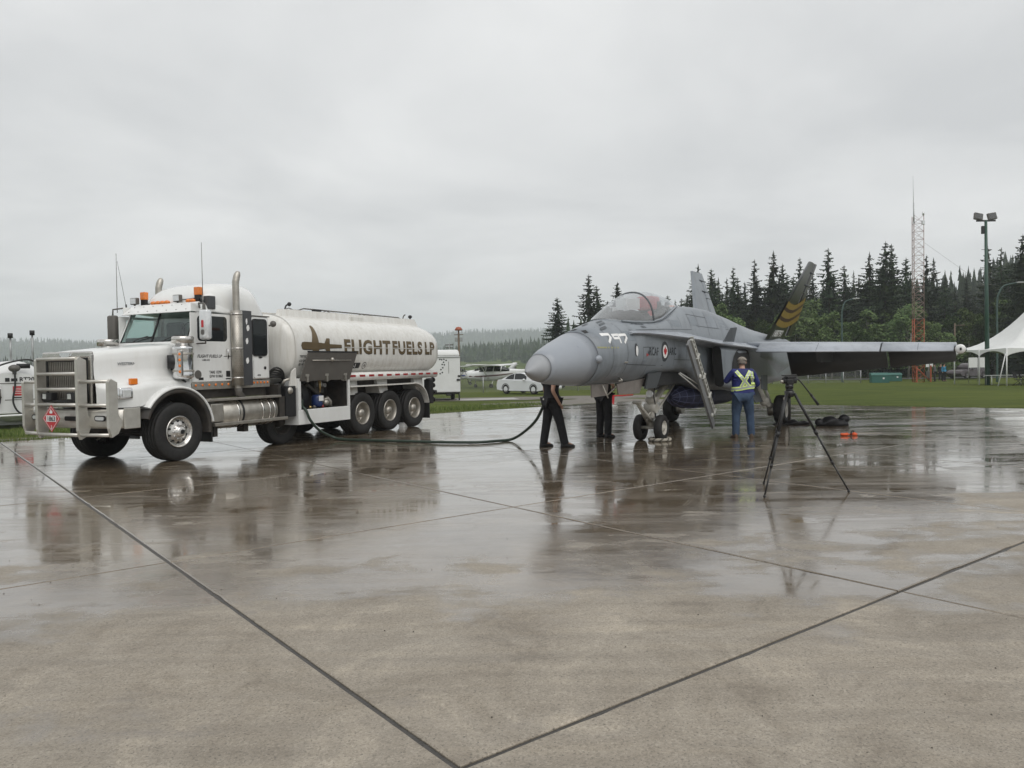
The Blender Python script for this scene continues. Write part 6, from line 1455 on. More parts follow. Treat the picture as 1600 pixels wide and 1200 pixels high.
# ground crew man with hi-vis straps, back to the camera
g = gpt(1161, 684)
man, jk, _, jj = human("person", "person in royal blue jacket with lime reflective straps and cap, working under the wing", (g.x, g.y, 0), R(-8), 1.80,
    dict(elbowl=(-.35, .06, 1.20), wristl=(-.20, .28, 1.28), palml=(-.15, .34, 1.31), elbowr=(.33, .05, 1.14), wristr=(.20, .30, 1.08), palmr=(.15, .36, 1.10), neck=(0, .03, 1.48), jaw=(.0, .10, 1.54), head=(.01, .11, 1.62), crown=(.01, .12, 1.70),
         ankler=(.17, -.01, .09), toer=(.20, .15, .045), heelr=(.165, -.07, .04), kneer=(.15, .02, .50), anklel=(-.15, -.01, .09), toel=(-.20, .13, .045), heell=(-.15, -.07, .04), kneel=(-.14, .02, .50), face=(.35, .9, -.1)), 1.42, NAVYJ, DENIM, BOOT, "long", HAIR, CAPM)
bvj = BVHTree.FromPolygons([v.co[:] for v in jk.data.vertices], [p.vertices[:] for p in jk.data.polygons])
def back_pt(x, z, off):
    h = bvj.ray_cast(Vector((x, -1, z)), Vector((0, 1, 0))); return (x, (h[0].y if h[0] else -.12) - off, z)
def strap(x0, z0, x1, z1, wd, m, off, nm):
    n_ = 14; d = Vector((x1 - x0, z1 - z0)).normalized(); q = Vector((-d.y, d.x)) * wd / 2; L = []; Rr = []
    for i in range(n_ + 1):
        t = i / n_; L.append(back_pt(x0 + (x1 - x0) * t + q.x, z0 + (z1 - z0) * t + q.y, off)); Rr.append(back_pt(x0 + (x1 - x0) * t - q.x, z0 + (z1 - z0) * t - q.y, off))
    return MB().add(L + Rr, [(i, i + 1, n_ + 2 + i, n_ + 1 + i) for i in range(n_)], True).build(nm, m, man)
for a in ((-.15, 1.47, .12, 1.13), (.15, 1.47, -.05, 1.12), (.17, 1.45, .21, 1.13)):
    strap(*a, .075, HIVIS, .010, "vest_strap"); strap(*a, .036, REFL, .016, "reflective_tape")
def belt(z0, z1, m, off, nm):
    n_ = 28; rg = []
    for z in (z0, z1):
        r_ = []
        for i in range(n_):
            a = 2 * math.pi * i / n_; d = Vector((math.cos(a), math.sin(a), 0)); h = bvj.ray_cast(Vector((0, -.01, z)) + d * .8, -d)
            rr = min(.30, (h[0] - Vector((0, -.01, z))).length) if h[0] else .22
            p = Vector((0, -.01, z)) + d * (rr + off); r_.append((p.x, p.y, p.z + .03 * math.cos(a)))
        rg.append(r_)
    return MB().loft(rg, caps=False).build(nm, m, man)
belt(1.055, 1.145, HIVIS, .012, "vest_belt"); belt(1.08, 1.12, REFL, .018, "reflective_tape")

# two crew in black whose heads are hidden by the nose
g = gpt(863, 698.5)
human("person", "person in black clothes under the nose tip, holding the green fuel hose", (g.x, g.y, 0), R(-68), 1.78,
    dict(elbowr=(.27, -.10, 1.14), wristr=(.24, .04, .92), palmr=(.22, .09, .86), elbowl=(-.30, -.02, 1.15), wristl=(-.34, .12, .95), palml=(-.34, .17, .89),
         kneel=(-.12, -.06, .50), anklel=(-.13, -.13, .09), toel=(-.15, .04, .045), heell=(-.13, -.19, .04), kneer=(.13, .12, .50), ankler=(.16, .20, .09), toer=(.17, .37, .045), heelr=(.16, .14, .04)), 1.05, BLKSHIRT, BLKCLOTH, BOOTB, "short", HAIRD)
g = gpt(944, 683.5)
human("person", "person in black trousers and shirt behind the open nose gear door", (g.x, g.y, 0), R(-48), 1.78,
    dict(elbowr=(.27, .02, 1.15), wristr=(.12, .22, 1.10), palmr=(.06, .27, 1.10), elbowl=(-.27, .02, 1.15), wristl=(-.10, .24, 1.06), palml=(-.04, .28, 1.06)), 1.05, BLKSHIRT, BLKCLOTH, BOOTB, "short", HAIRD)

# ================================================================ THINGS ON THE APRON
# fuel hose from the pump cabinet along the ground to the crewman's hand
HOSEG = mat("green_black_hose", (.022, .040, .028), rough=.4, var=.3, scale=8)
tm = Matrix.Translation(truck.location) @ Matrix.Rotation(TYAW, 4, 'Z')
hp = [tm @ Vector(p) for p in ((3.55, -1.08, .95), (3.42, -1.2, .83), (3.43, -1.295, .74))]
hp += [tm @ Vector(p) for p in ((3.50, -1.35, .52), (3.72, -1.42, .27), (4.05, -1.52, .09))] + [gpt(x, y, .037) for x, y in ((535, 686.5), (580, 688), (640, 689.5), (700, 691), (745, 691), (775, 689))] + [gpt(800, 686, .05), site(820, 674, 16.7), site(838, 656, 16.2), site(850, 632, 15.85)]
fh = tag(MB().tube(catmull(hp, 8), .031, 10).build("fuel_hose", HOSEG), "dark green fuel hose running along the ground from the tanker to the jet", "hose")
MB().tube([hp[-1], hp[-1] + Vector((.02, -.02, .10)), hp[-1] + Vector((.08, 0, .16))], [.045, .05, .03], 10).build("nozzle", ALUM, fh)

# video tripod
TB = mat("tripod_black", (.013, .013, .014), rough=.38, var=.3, scale=18)
ap = Vector((3.56, 9.98, 1.34)); tp = thing("tripod", "black video tripod with fluid head and long pan handle, standing alone on wet concrete", "tripod", (ap.x, ap.y, 0))
feet = [gpt(1194.5, 778) - ap, gpt(1193.5, 757) - ap, gpt(1326, 769.5) - ap]
for f_ in feet:
    f_ = Vector((f_.x, f_.y, 0)); hd = Vector((f_.x, f_.y, 0)).normalized(); a0 = Vector((hd.x * .06, hd.y * .06, 1.27)); n3 = Vector((-hd.y, hd.x, 0))
    k1 = a0.lerp(f_, .40); k2 = a0.lerp(f_, .70); kf = f_ + Vector((0, 0, .02))
    lg_ = MB().cyl(a0, k1, .019, .018, 10).cyl(k1, k2, .0145, .0145, 10).cyl(k2, kf, .011, .011, 8).build("leg", TB, tp)
    MB().cyl(k1 - (k1 - a0).normalized() * .03, k1 + (k1 - a0).normalized() * .03, .024, .023, 10).cyl(k2 - (k1 - a0).normalized() * .025, k2 + (k1 - a0).normalized() * .025, .019, .019, 10).build("leg_clamp", TB, lg_)
    MB().ball(kf, .018, .018, .02, 8, 6).build("foot", TB, lg_)
MB().cyl((0, 0, .92), (0, 0, 1.30), .017, n=12).build("centre_column", TB, tp)
MB().cyl((0, 0, 1.22), (0, 0, 1.30), .05, .065, 14).cyl((0, 0, 1.30), (0, 0, 1.33), .045, .045, 14).build("crown", TB, tp)
MB().cyl((0, 0, 1.33), (0, 0, 1.38), .05, .05, 16).box(-.045, .045, -.05, .05, 1.38, 1.46, .015).cyl((-.085, 0, 1.43), (.085, 0, 1.43), .04, .04, 14).build("fluid_head", TB, tp)
MB().box(-.05, .07, -.06, .06, 1.462, 1.485, .008).box(-.09, .09, -.035, .035, 1.488, 1.505, .006).build("camera_plate", TB, tp)
MB().cyl((-.12, -.02, 1.42), (-.085, -.02, 1.42), .02, .02, 10).cyl((-.07, .0, 1.19), (-.045, 0, 1.20), .022, .022, 8).build("knob", ALUM, tp)
MB().tube(catmull([(.08, 0, 1.45), (.13, 0, 1.43), (.22, -.02, 1.31), (.27, -.03, 1.24)], 5), .010, 8).build("pan_handle", TB, tp)
MB().cyl((.27, -.03, 1.24), (.355, -.045, 1.115), .0165, .018, 10).cyl((.262, -.028, 1.252), (.272, -.031, 1.236), .018, .018, 10).build("handle_grip", TB, tp)

# rope coil chock by the nose wheel
ROPEA = mat("pale_rope", (.42, .39, .33), rough=.85, var=.3, scale=30); ROPEB = mat("dark_rope", (.13, .12, .10), rough=.85, var=.3, scale=30)
g = gpt(1031, 689); rc = thing("rope_chock", "ring of thick pale twisted rope lying around the foot of the near nose wheel", "rope", (g.x, g.y, 0))
for k, m_ in enumerate((ROPEA, ROPEB, ROPEA)):
    pts = []
    for i in range(90):
        a = 2 * math.pi * i / 90; ph = a * 9 + k * 2.094; r_ = .215 + .018 * math.cos(ph); pts.append((r_ * math.cos(a), r_ * math.sin(a), .040 + .018 * math.sin(ph)))
    MB().tube(pts, .021, 6, closed=True).build("strand", m_, rc)
# dark bags and covers
BAGM = mat("black_nylon", (.011, .011, .013), rough=.55, var=.4, scale=9, bump=.7, bscale=9)
def lump(name, label, loc, rz, sx, sy, sz, seed, cat="bag"):
    rd = random.Random(seed); rings = []; n_ = 22; L = 13
    for i in range(L + 1):
        t = i / L; prof = math.sin(math.pi * min(1, max(.02, t))) ** .5; hz = sz * prof * (.55 + .45 * abs(math.sin(t * 7 + seed)) + rd.uniform(-.1, .1)); wy = sy * prof * rd.uniform(.85, 1.1)
        rings.append([((t - .5) * sx + rd.uniform(-.01, .01), wy * .5 * math.cos(a) * (1 + .12 * math.sin(3 * a + seed + t * 5)), max(.004, hz * (.42 + .58 * math.sin(a)) if math.sin(a) > -.5 else .004)) for a in [2 * math.pi * k / n_ for k in range(n_)]])
    return tag(MB().loft(rings).build(name, BAGM, None, loc, rz), label, cat)
g = gpt(1243, 663); b1 = lump("equipment_bag", "flat black bag lying behind the tripod legs near the main wheel", (g.x, g.y, 0), R(-4), .78, .34, .13, 2)
MB().tube([(-.35, -.1, .03), (-.48, -.14, .02), (-.58, -.08, .02), (-.5, -.02, .03)], .018, 6).build("strap", BAGM, b1)
g = gpt(1301, 665); b2 = lump("equipment_bag", "crumpled black cover heaped on the concrete, rightmost of the dark bundles", (g.x, g.y, 0), R(6), .86, .42, .27, 5)
MB().ball((.30, -.02, .17), .14, .12, .11, 12, 8).ball((-.34, .02, .09), .12, .11, .10, 12, 8).build("fold", BAGM, b2)
g = gpt(1327, 681); ORS = mat("orange_fabric", (.62, .09, .02), rough=.6, var=.2, scale=14)
os_ = tag(MB().tube(catmull([(-.18, .03, .03), (-.08, -.02, .045), (.02, .0, .03), (.10, .03, .05), (.18, .0, .025)], 5), [.02 + .012 * math.sin(i * 1.3) for i in range(21)], 8).ball((-.10, .0, .03), .09, .06, .035).ball((.12, .01, .03), .06, .05, .04).build("orange_strap", ORS, None, (g.x, g.y, 0)), "small orange strap with a black buckle lying on the wet concrete", "strap")
MB().tube([(.02, -.04, .02), (.05, 0, .10), (.10, .02, .11), (.12, .05, .03)], .016, 6).build("buckle", BLACK, os_)
# wheel chocks by the tanker's rear wheels
for px, py, lb in ((587, 671, "white plastic wheel chock between the first and second rear tanker wheels"), (630, 667.5, "white plastic wheel chock between the second and third rear tanker wheels")):
    g = gpt(px, py); tag(MB().prism([(-.10, .0), (.10, .0), (.07, .04), (-.02, .15), (-.06, .13)], -.08, .08).build("wheel_chock", WHITEP, None, (g.x, g.y, .003), TYAW), lb, "chock")

# ================================================================ BACKGROUND THINGS
def gz(x, y): return ground_z(x, y)
def on_ground(px, Y):
    p = site(px, 600, Y); return Vector((p.x, p.y, gz(p.x, p.y)))
LWHITE = mat("far_white_paint", (.70, .71, .71), rough=.35, var=.12, scale=2, dirt=(.4, .38, .34))
STEEL = mat("galvanised_steel", (.36, .37, .37), rough=.45, metal=.5, var=.25, scale=8)
GRNP = mat("green_painted_steel", (.018, .062, .042), rough=.45, var=.3, scale=4)
WOODP = mat("weathered_pole_wood", (.16, .12, .085), rough=.85, var=.5, scale=5)
REDO = mat("tower_orange", (.33, .075, .03), rough=.5, var=.25, scale=4)

# fuel storage tank at the left edge
p = gpt(24, 664); ft = thing("fuel_storage_tank", "white round ended fuel storage tank with hoses and red notice at the left edge", "fuel tank", (p.x, p.y, -.02), math.atan2(p.y, p.x) - R(90) + R(6))
def F(name, mb, m, parent=None): return mb.build(name, m, parent or ft)
F("tank_shell", MB().lathe([(0, -.12), (.55, -.10), (.86, -.02), (.98, .12), (1.0, .3), (1.0, 3.6), (.9, 3.75), (0, 3.85)], (0, 0, 1.10), 'y', 36), LWHITE)
F("skid", MB().box(-.85, .85, .2, .35, .02, .22).box(-.85, .85, 3.2, 3.35, .02, .22).box(-.6, -.5, -.1, 3.6, .0, .14).box(.5, .6, -.1, 3.6, .0, .14), STEEL)
F("dispenser_cabinet", MB().prism([(-.95, .42), (.95, .42), (.95, 1.42), (.75, 1.58), (.1, 1.70), (-.35, 1.70), (-.95, 1.50)], -.42, -.14), LWHITE)
F("cabinet_seam", MB().box(-.94, .94, -.43, -.42, 1.36, 1.385).box(-.3, .94, -.43, -.42, .84, .86), GREY)
F("red_notice", MB().box(-.08, .42, -.432, -.424, .98, 1.28), REDP)
for k in range(4): F("notice_line", MB().box(-.04, .38, -.436, -.433, 1.04 + k * .055, 1.056 + k * .055), WHITEP)
v, f = text_mesh("RT20", .19, True); F("tank_lettering", MB().add([(.10 + a, -.432, 1.43 + b) for a, b in v], f), INK)
F("tank_logo", MB().box(-.28, -.16, -.432, -.424, 1.43, 1.55).box(-.12, .05, -.432, -.424, 1.44, 1.53), INK)
F("tank_caption", MB().box(-.08, .42, -.432, -.424, .90, .935), INK)
F("delivery_hose", MB().tube(catmull([(-.02, -.5, 1.80), (-.03, -.55, 1.3), (-.10, -.6, .8), (.05, -.6, .45), (.35, -.58, .36), (.7, -.55, .36)], 6), .028, 8), HOSEBLK)
F("delivery_hose", MB().tube(catmull([(-1.15, -.4, 1.35), (-.6, -.45, 1.85), (0, -.5, 2.08), (.45, -.5, 2.10), (.66, -.5, 1.8), (.72, -.5, 1.4), (.80, -.5, .9)], 6), .028, 8), HOSEBLK)
F("delivery_hose", MB().tube(catmull([(-.45, -.46, 1.05), (-.43, -.5, .9), (-.5, -.55, .68), (-.75, -.5, .60), (-1.1, -.45, .62)], 6), .025, 8), HOSEBLK)
F("nozzle_holster", MB().box(-.50, -.40, -.50, -.42, .95, 1.35, .02), LWHITE)
F("nozzle", MB().tube([(-.44, -.52, 1.2), (-.44, -.54, 1.0), (-.42, -.52, .92)], .03, 8), GREY)
F("meter_head", MB().ball((-.02, -.42, 1.85), .17, .12, .12).cyl((-.02, -.4, 1.66), (-.02, -.4, 1.8), .06), GREY)
F("pump_motor", MB().cyl((.05, -.30, 1.92), (.42, -.30, 1.92), .08, .08, 14), BLACK)
for x, t_ in ((.0, 2.85), (.62, 2.95)):
    vp = F("vent_pipe", MB().cyl((x, .6, 1.9), (x, .6, t_), .035, .03, 10), STEEL); MB().cyl((x, .6, t_), (x, .6, t_ + .16), .075, .075, 12).build("vent_cap", BLACK, vp)
F("guy_wire", MB().cyl((.3, .6, 2.0), (.60, .6, 2.9), .006, .006, 5), STEEL)
F("valve", MB().ball((1.22, -.3, 1.35), .12).cyl((1.25, -.3, 1.30), (1.25, -.3, .5), .09, .09, 12), LWHITE)
F("guard_rail", MB().cyl((-1.3, -.75, .35), (1.35, -.75, .38), .035, .035, 10).cyl((-1.2, -.75, 0), (-1.2, -.75, .38), .035).cyl((1.3, -.75, 0), (1.3, -.75, .38), .035), LWHITE)

# cargo trailer behind the tanker
p = on_ground(688, 43.5); tl = thing("cargo_trailer", "white enclosed cargo trailer parked on the grass behind the tanker's tail", "trailer", p, R(10))
TT = lambda n_, mb, m: mb.build(n_, m, tl)
TT("trailer_body", MB().box(-1.15, 1.0, -1.2, 2.6, .48, 2.45, .05), LWHITE)
TT("roof_cap", rhexa([(-1.17, -1.23, 2.44), (1.0, -1.23, 2.44), (1.0, 2.6, 2.44), (-1.17, 2.6, 2.44)], [(-1.1, -1.1, 2.80), (.92, -1.1, 2.80), (.92, 2.5, 2.80), (-1.1, 2.5, 2.80)], .10), LWHITE)
TT("roof_trim", MB().box(-1.175, 1.02, -1.235, 2.61, 2.38, 2.42), STEEL)
random.seed(3)
for x, z in ((-.10, 2.28), (.0, 2.26), (.12, 2.28), (.24, 2.22), (.1, 2.12), (.02, 2.0), (.14, 1.98), (.05, 1.82), (-.05, 1.72), (.02, 1.56), (-.1, 1.5)):
    TT("paw_sticker", MB().lathe([(0, 0), (.045, 0)], (x, -1.206, z), 'y', 7), INK)
TT("side_stripe", MB().box(.36, .385, -1.206, -1.2, 1.5, 2.15), GREY)
TT("bumper", MB().box(-1.1, -.3, -1.28, -1.15, .42, .62, .02), BLACK); TT("tail_lamp", MB().box(.86, 1.0, -1.22, -1.2, 1.30, 1.40), BLACK); TT("door_latch", MB().box(.80, .98, -1.24, -1.2, 1.10, 1.2), BLACK)
for x in (-.9, .75): TT("wheel", MB().lathe([(.1, -.1), (.30, -.1), (.33, -.07), (.33, .07), (.30, .1), (.1, .1)], (x, .7, .33), 'x', 20, closed=True), RUBBER)
TT("jack_stand", MB().cyl((.93, -1.1, 0), (.93, -1.1, .5), .04).cyl((.93, -1.1, 0), (.93, -1.1, .03), .10), BLACK); TT("undercarriage", MB().box(-1.0, .9, -1.0, 2.4, .36, .47), FRAME)
TT("coupler", MB().box(.2, .45, -1.5, -1.1, .30, .40, .02), BLACK)
TT("concrete_pad", MB().box(.9, 4.2, -1.6, .3, -.04, .03), mat("pale_slab", (.36, .35, .33), rough=.6, var=.2))

# cars
def car(name, label, loc, rz, L, Wd, prof_low, prof_top, win, paint, wx, wr, rimm):
    """side profile in x (front at +x); loc is the middle of the wheelbase"""
    o = thing(name, label, "car", loc, rz)
    def shell(pts, w0, taper):
        n_ = len(pts); rg = []
        for y, k in ((-w0, .90), (-w0 * .93, .97), (-w0 * .6, 1.0), (0, 1.015), (w0 * .6, 1.0), (w0 * .93, .97), (w0, .90)):
            zc = min(z for _, z in pts)
            rg.append([(x * (1 - (1 - k) * .12), y * (1 - taper * max(0, (z - zc))), zc + (z - zc) * (1 - (1 - k) * .35)) for x, z in pts])
        return MB().loft(rg)
    body = shell(prof_low, Wd / 2, 0.04).build("body", paint, o)
    shell(prof_top, Wd / 2 * .93, .30).build("roof", paint, o)
    for sd in (-1, 1):
        for w_ in win:
            zc = min(z for _, z in prof_top)
            q = [(x, sd * (Wd / 2 * .93 * (1 - .30 * (z - zc)) + .012), z) for x, z in w_]
            MB().add(q, [tuple(range(len(q)))]).add([(a, b - sd * .01, c) for a, b, c in q], [tuple(range(len(q)))]).build("window", DGLASS, o)
        for x in wx:
            wh = link("wheel", None, o, (x, sd * (Wd / 2 - .10), wr))
            MB().lathe([(wr * .62, -.1), (wr * .95, -.105), (wr, -.07), (wr, .07), (wr * .95, .105), (wr * .62, .1)], (0, 0, 0), 'y', 24, closed=True).build("tyre", RUBBER, wh)
            MB().lathe([(wr * .63, .09 * sd), (wr * .58, .09 * sd), (wr * .55, .03 * sd)], (0, 0, 0), 'y', 24).build("rim", rimm, wh)
            MB().lathe([(wr * .55, .03 * sd), (0, .035 * sd)], (0, 0, 0), 'y', 24).build("brake", BLACK, wh)
            sp = MB()
            for k in range(5):
                a = 2 * math.pi * k / 5; sp.hexa([(wr * .1 * math.cos(a - .6), .07 * sd, wr * .1 * math.sin(a - .6)), (wr * .58 * math.cos(a - .16), .07 * sd, wr * .58 * math.sin(a - .16)), (wr * .58 * math.cos(a + .16), .07 * sd, wr * .58 * math.sin(a + .16)), (wr * .1 * math.cos(a + .6), .07 * sd, wr * .1 * math.sin(a + .6))],
                                                      [(wr * .1 * math.cos(a - .6), .095 * sd, wr * .1 * math.sin(a - .6)), (wr * .58 * math.cos(a - .16), .085 * sd, wr * .58 * math.sin(a - .16)), (wr * .58 * math.cos(a + .16), .085 * sd, wr * .58 * math.sin(a + .16)), (wr * .1 * math.cos(a + .6), .095 * sd, wr * .1 * math.sin(a + .6))])
            sp.build("spokes", rimm, wh)
            MB().lathe([(wr * 1.08, .085 * sd), (wr * 1.20, .092 * sd)], (x, sd * (Wd / 2 - .085), wr), 'y', 20, arc=(0, 180)).build("wheel_arch", BLACK, o)
        MB().ball((L * .115, sd * (Wd / 2 + .08), .98), .10, .09, .07, 10, 6).build("mirror", paint, o)
        MB().box(L / 2 - .30, L / 2 - .05, min(sd * Wd * .30, sd * Wd * .45), max(sd * Wd * .30, sd * Wd * .45), .62, .76, .03).build("headlight", LENS, o)
        MB().box(-L / 2 + .04, -L / 2 + .20, min(sd * Wd * .34, sd * Wd * .47), max(sd * Wd * .34, sd * Wd * .47), .78, .92, .03).build("tail_light", REDP, o)
        for x in (-.45, .55): MB().box(x - .08, x + .08, min(sd * (Wd / 2 + .005), sd * (Wd / 2 + .025)), max(sd * (Wd / 2 + .005), sd * (Wd / 2 + .025)), .86, .89).build("door_handle", paint, o)
    MB().box(-L / 2 + .25, L / 2 - .25, -Wd * .42, Wd * .42, .18, .34).build("underbody", BLACK, o)
    return o
CARW = mat("white_car_paint", (.72, .73, .75), rough=.15, var=.05, scale=2, coat=.8)
low = [(-2.28, .30), (-2.32, .55), (-2.27, .82), (-2.18, .98), (-1.6, 1.0), (-.6, .96), (.8, .93), (1.0, .94), (1.9, .80), (2.2, .68), (2.3, .52), (2.28, .30), (1.75, .22), (-1.8, .22)]
top_ = [(-1.95, .96), (-1.45, 1.18), (-.95, 1.36), (-.45, 1.445), (.05, 1.44), (.45, 1.36), (.95, 1.10), (1.25, .92), (0, .90), (-1.0, .90)]
wins = [[(-1.45, 1.02), (-.62, 1.0), (-.62, 1.37), (-.95, 1.31), (-1.3, 1.16)], [(-.54, 1.0), (.62, .99), (.60, 1.17), (.35, 1.33), (0, 1.39), (-.54, 1.39)]]
p = on_ground(826, 53); car("parked_car", "white sedan parked on the gravel lane behind the jet's nose", (p.x, p.y, p.z + .02), R(-47), 4.62, 1.79, low, top_, wins, CARW, (-1.36, 1.34), .325, ALUM)
DKC = mat("dark_red_grey_paint", (.045, .030, .036), rough=.2, var=.15, scale=2, coat=.6)
low2 = [(-2.3, .40), (-2.35, .7), (-2.3, 1.02), (-1.0, 1.03), (.7, 1.02), (1.9, .96), (2.2, .86), (2.32, .6), (2.28, .36), (1.8, .28), (-1.8, .28)]
top2 = [(-2.2, 1.0), (-2.05, 1.55), (-1.7, 1.66), (-.2, 1.68), (.25, 1.62), (.95, 1.02), (0, .98), (-1.2, .98)]
wins2 = [[(-1.95, 1.08), (-.75, 1.08), (-.75, 1.56), (-1.85, 1.54)], [(-.66, 1.08), (.62, 1.07), (.22, 1.52), (-.2, 1.57), (-.66, 1.57)]]
p = on_ground(1512, 85); suv = car("parked_car", "dark maroon station wagon parked beyond the lawn left of the tent", (p.x, p.y, p.z + .06), R(204), 4.6, 1.85, low2, top2, wins2, DKC, (-1.35, 1.35), .34, STEEL)

# light aircraft
def aircraft(name, label, loc, rz, stripe, group="light aircraft parked on the grass"):
    o = thing(name, label, "aircraft", loc, rz, group)        # nose towards -x, wheels on z=0
    A = lambda n_, mb, m: mb.build(n_, m, o)
    st = [(-2.5, .02, 1.18, .02), (-2.45, .28, 1.18, .26), (-2.2, .42, 1.18, .38), (-1.6, .50, 1.20, .46), (-.9, .54, 1.22, .52), (0, .56, 1.28, .62), (.9, .55, 1.32, .62), (1.8, .42, 1.40, .48), (3.2, .24, 1.52, .28), (4.6, .12, 1.62, .16), (5.3, .05, 1.66, .08)]
    A("fuselage", MB().loft([[(x, hw * math.copysign(abs(math.cos(a)) ** .75, math.cos(a)), zc + hz_ * math.copysign(abs(math.sin(a)) ** .8, math.sin(a))) for a in [2 * math.pi * k / 20 for k in range(20)]] for x, hw, zc, hz_ in st]), LWHITE)
    A("cabin_roof", MB().loft([[(x, -w_, z0), (x + s_, -w_ * .82, z1), (x + s_, w_ * .82, z1), (x, w_, z0)] for x, w_, z0, z1, s_ in ((-1.0, .50, 1.62, 1.66, .02), (-.45, .54, 1.62, 2.05, .25), (.2, .55, 1.62, 2.15, .1), (1.2, .52, 1.62, 2.12, 0), (2.2, .35, 1.62, 1.80, 0))]), DGLASS)
    A("cabin_top", MB().box(-.3, 1.3, -.50, .50, 2.10, 2.2, .04), LWHITE)
    for sd in (-1, 1):
        for x in (-.25, .55, 1.35): A("cabin_post", MB().cyl((x, sd * .55, 1.6), (x + .1, sd * .47, 2.12), .045, .045, 6), LWHITE)
        A("wing", MB().loft([[(x0, sd * y, z), (x0 + .15, sd * y, z + .10), (x0 + c * .5, sd * y, z + .09), (x0 + c, sd * y, z), (x0 + c * .5, sd * y, z - .04), (x0 + .1, sd * y, z - .04)] for y, x0, c, z in ((.0, -.35, 1.62, 2.17), (2.6, -.35, 1.62, 2.21), (5.4, -.15, 1.15, 2.27), (5.5, 0, .9, 2.28))]), LWHITE)
        A("wing_strut", MB().cyl((.1, sd * .55, .85), (.2, sd * 2.6, 2.16), .035, .035, 8), LWHITE)
        A("tailplane", MB().loft([[(x0, sd * y, 1.66), (x0 + .1, sd * y, 1.70), (x0 + c, sd * y, 1.66), (x0 + .1, sd * y, 1.63)] for y, x0, c in ((.05, 4.2, 1.2), (1.75, 4.55, .75))]), LWHITE)
        A("main_wheel", MB().lathe([(.05, -.07), (.2, -.08), (.22, 0), (.2, .08), (.05, .07)], (.6, sd * 1.15, .22), 'y', 16, closed=True), RUBBER)
        A("gear_leg", MB().cyl((.5, sd * .4, .75), (.6, sd * 1.1, .25), .04, .03, 6), LWHITE)
        A("stripe", MB().add([(x, sd * (hw + .012), z) for x, hw, z in ((-2.1, .43, 1.10), (-.9, .545, 1.05), (.9, .555, 1.16), (2.6, .34, 1.38))] + [(x, sd * (hw + .012), z) for x, hw, z in ((-2.1, .43, 1.20), (-.9, .545, 1.20), (.9, .555, 1.30), (2.6, .34, 1.44))], [(0, 1, 5, 4), (1, 2, 6, 5), (2, 3, 7, 6)]), stripe)
    A("fin", MB().loft([[(x0, 0, z), (x0 + .2, .04, z), (x0 + c, 0, z), (x0 + .2, -.04, z)] for x0, c, z in ((3.6, 1.75, 1.62), (4.45, 1.0, 2.1), (4.95, .65, 2.75))]), LWHITE)
    A("nose_wheel", MB().lathe([(.05, -.06), (.17, -.07), (.19, 0), (.17, .07), (.05, .06)], (-1.6, 0, .19), 'y', 16, closed=True), RUBBER); A("nose_leg", MB().cyl((-1.6, 0, .2), (-1.6, 0, .85), .04), STEEL)
    pr = A("propeller", MB().hexa([(-2.58, -.07, .25), (-2.55, .07, .25), (-2.53, .07, .25), (-2.56, -.07, .25)], [(-2.58, .07, 2.1), (-2.55, -.07, 2.1), (-2.53, -.07, 2.1), (-2.56, .07, 2.1)]), BLACK); pr.rotation_euler = (R(35), 0, 0); pr.location = (0, .65, .22)
    A("spinner", MB().loft([[(x, r_ * math.cos(a), 1.18 + r_ * math.sin(a)) for a in [2 * math.pi * k / 12 for k in range(12)]] for x, r_ in ((-2.75, .01), (-2.65, .09), (-2.5, .14))]), LWHITE)
    return o
STR1 = mat("maroon_grey_stripe", (.10, .05, .05), rough=.4); STR2 = mat("blue_stripe", (.03, .05, .25), rough=.4)
p = on_ground(766, 77); aircraft("light_aircraft", "white high wing light aircraft with maroon stripe parked left of the white sedan", p, R(-22), STR1)
p = on_ground(716, 92); aircraft("light_aircraft", "white light aircraft with blue stripe and its tail towards the trailer", p, R(-150), STR2)
p = on_ground(752, 118); aircraft("light_aircraft", "farthest white light aircraft, behind the one with the maroon stripe", p, R(-10), STR1)
p = on_ground(866, 69); aircraft("light_aircraft", "light aircraft mostly hidden by the jet's nose, its grey wing tip showing", p, R(-12), STR2)

# poles, lamps, mast
p = on_ground(718, 84); bp_ = thing("beacon_pole", "brown pole with an orange top and grey boxes beyond the trailer", "pole", p)
MB().cyl((0, 0, -.2), (0, 0, 6.1), .13, .10, 10).build("post", WOODP, bp_); MB().lathe([(0, 6.5), (.25, 6.45), (.42, 6.2), (.40, 6.1), (0, 6.1)], (0, 0, 0), 'z', 16).build("beacon", REDO, bp_)
MB().box(-.42, -.12, -.15, .15, 4.9, 5.35, .03).box(.12, .42, -.15, .15, 4.9, 5.35, .03).build("lamp_box", STEEL, bp_); MB().box(-.5, .5, -.05, .05, 5.6, 5.68).build("crossarm", WOODP, bp_)
p = on_ground(703, 84); sg = thing("field_sign", "dark rack of boards beside the brown pole with the orange top", "sign", p)
MB().cyl((0, 0, 0), (0, 0, 4.8), .05).build("post", STEEL, sg); MB().box(-.45, .45, -.03, .03, 4.5, 4.62).box(-.4, .4, -.03, .03, 4.2, 4.3).build("board", GREY, sg)
def street_lamp(px, Y, ptop, label, reach):
    p = on_ground(px, Y); h = site(px, ptop, Y).z - p.z; o = thing("street_lamp", label, "street lamp", p, 0, "curved street lamps")
    MB().tube(catmull([(0, 0, -.2), (0, 0, h * .5), (0, 0, h * .80), (reach * .10, 0, h * .90), (reach * .35, 0, h * .97), (reach, 0, h)], 6), [.10 - .05 * i / 30 for i in range(31)], 10).build("post", mat("teal_lamp_post", (.045, .085, .075), rough=.5, var=.2), o)
    MB().box(reach - .1, reach + .55, -.13, .13, h - .05, h + .07, .04).build("lamp_head", STEEL, o)
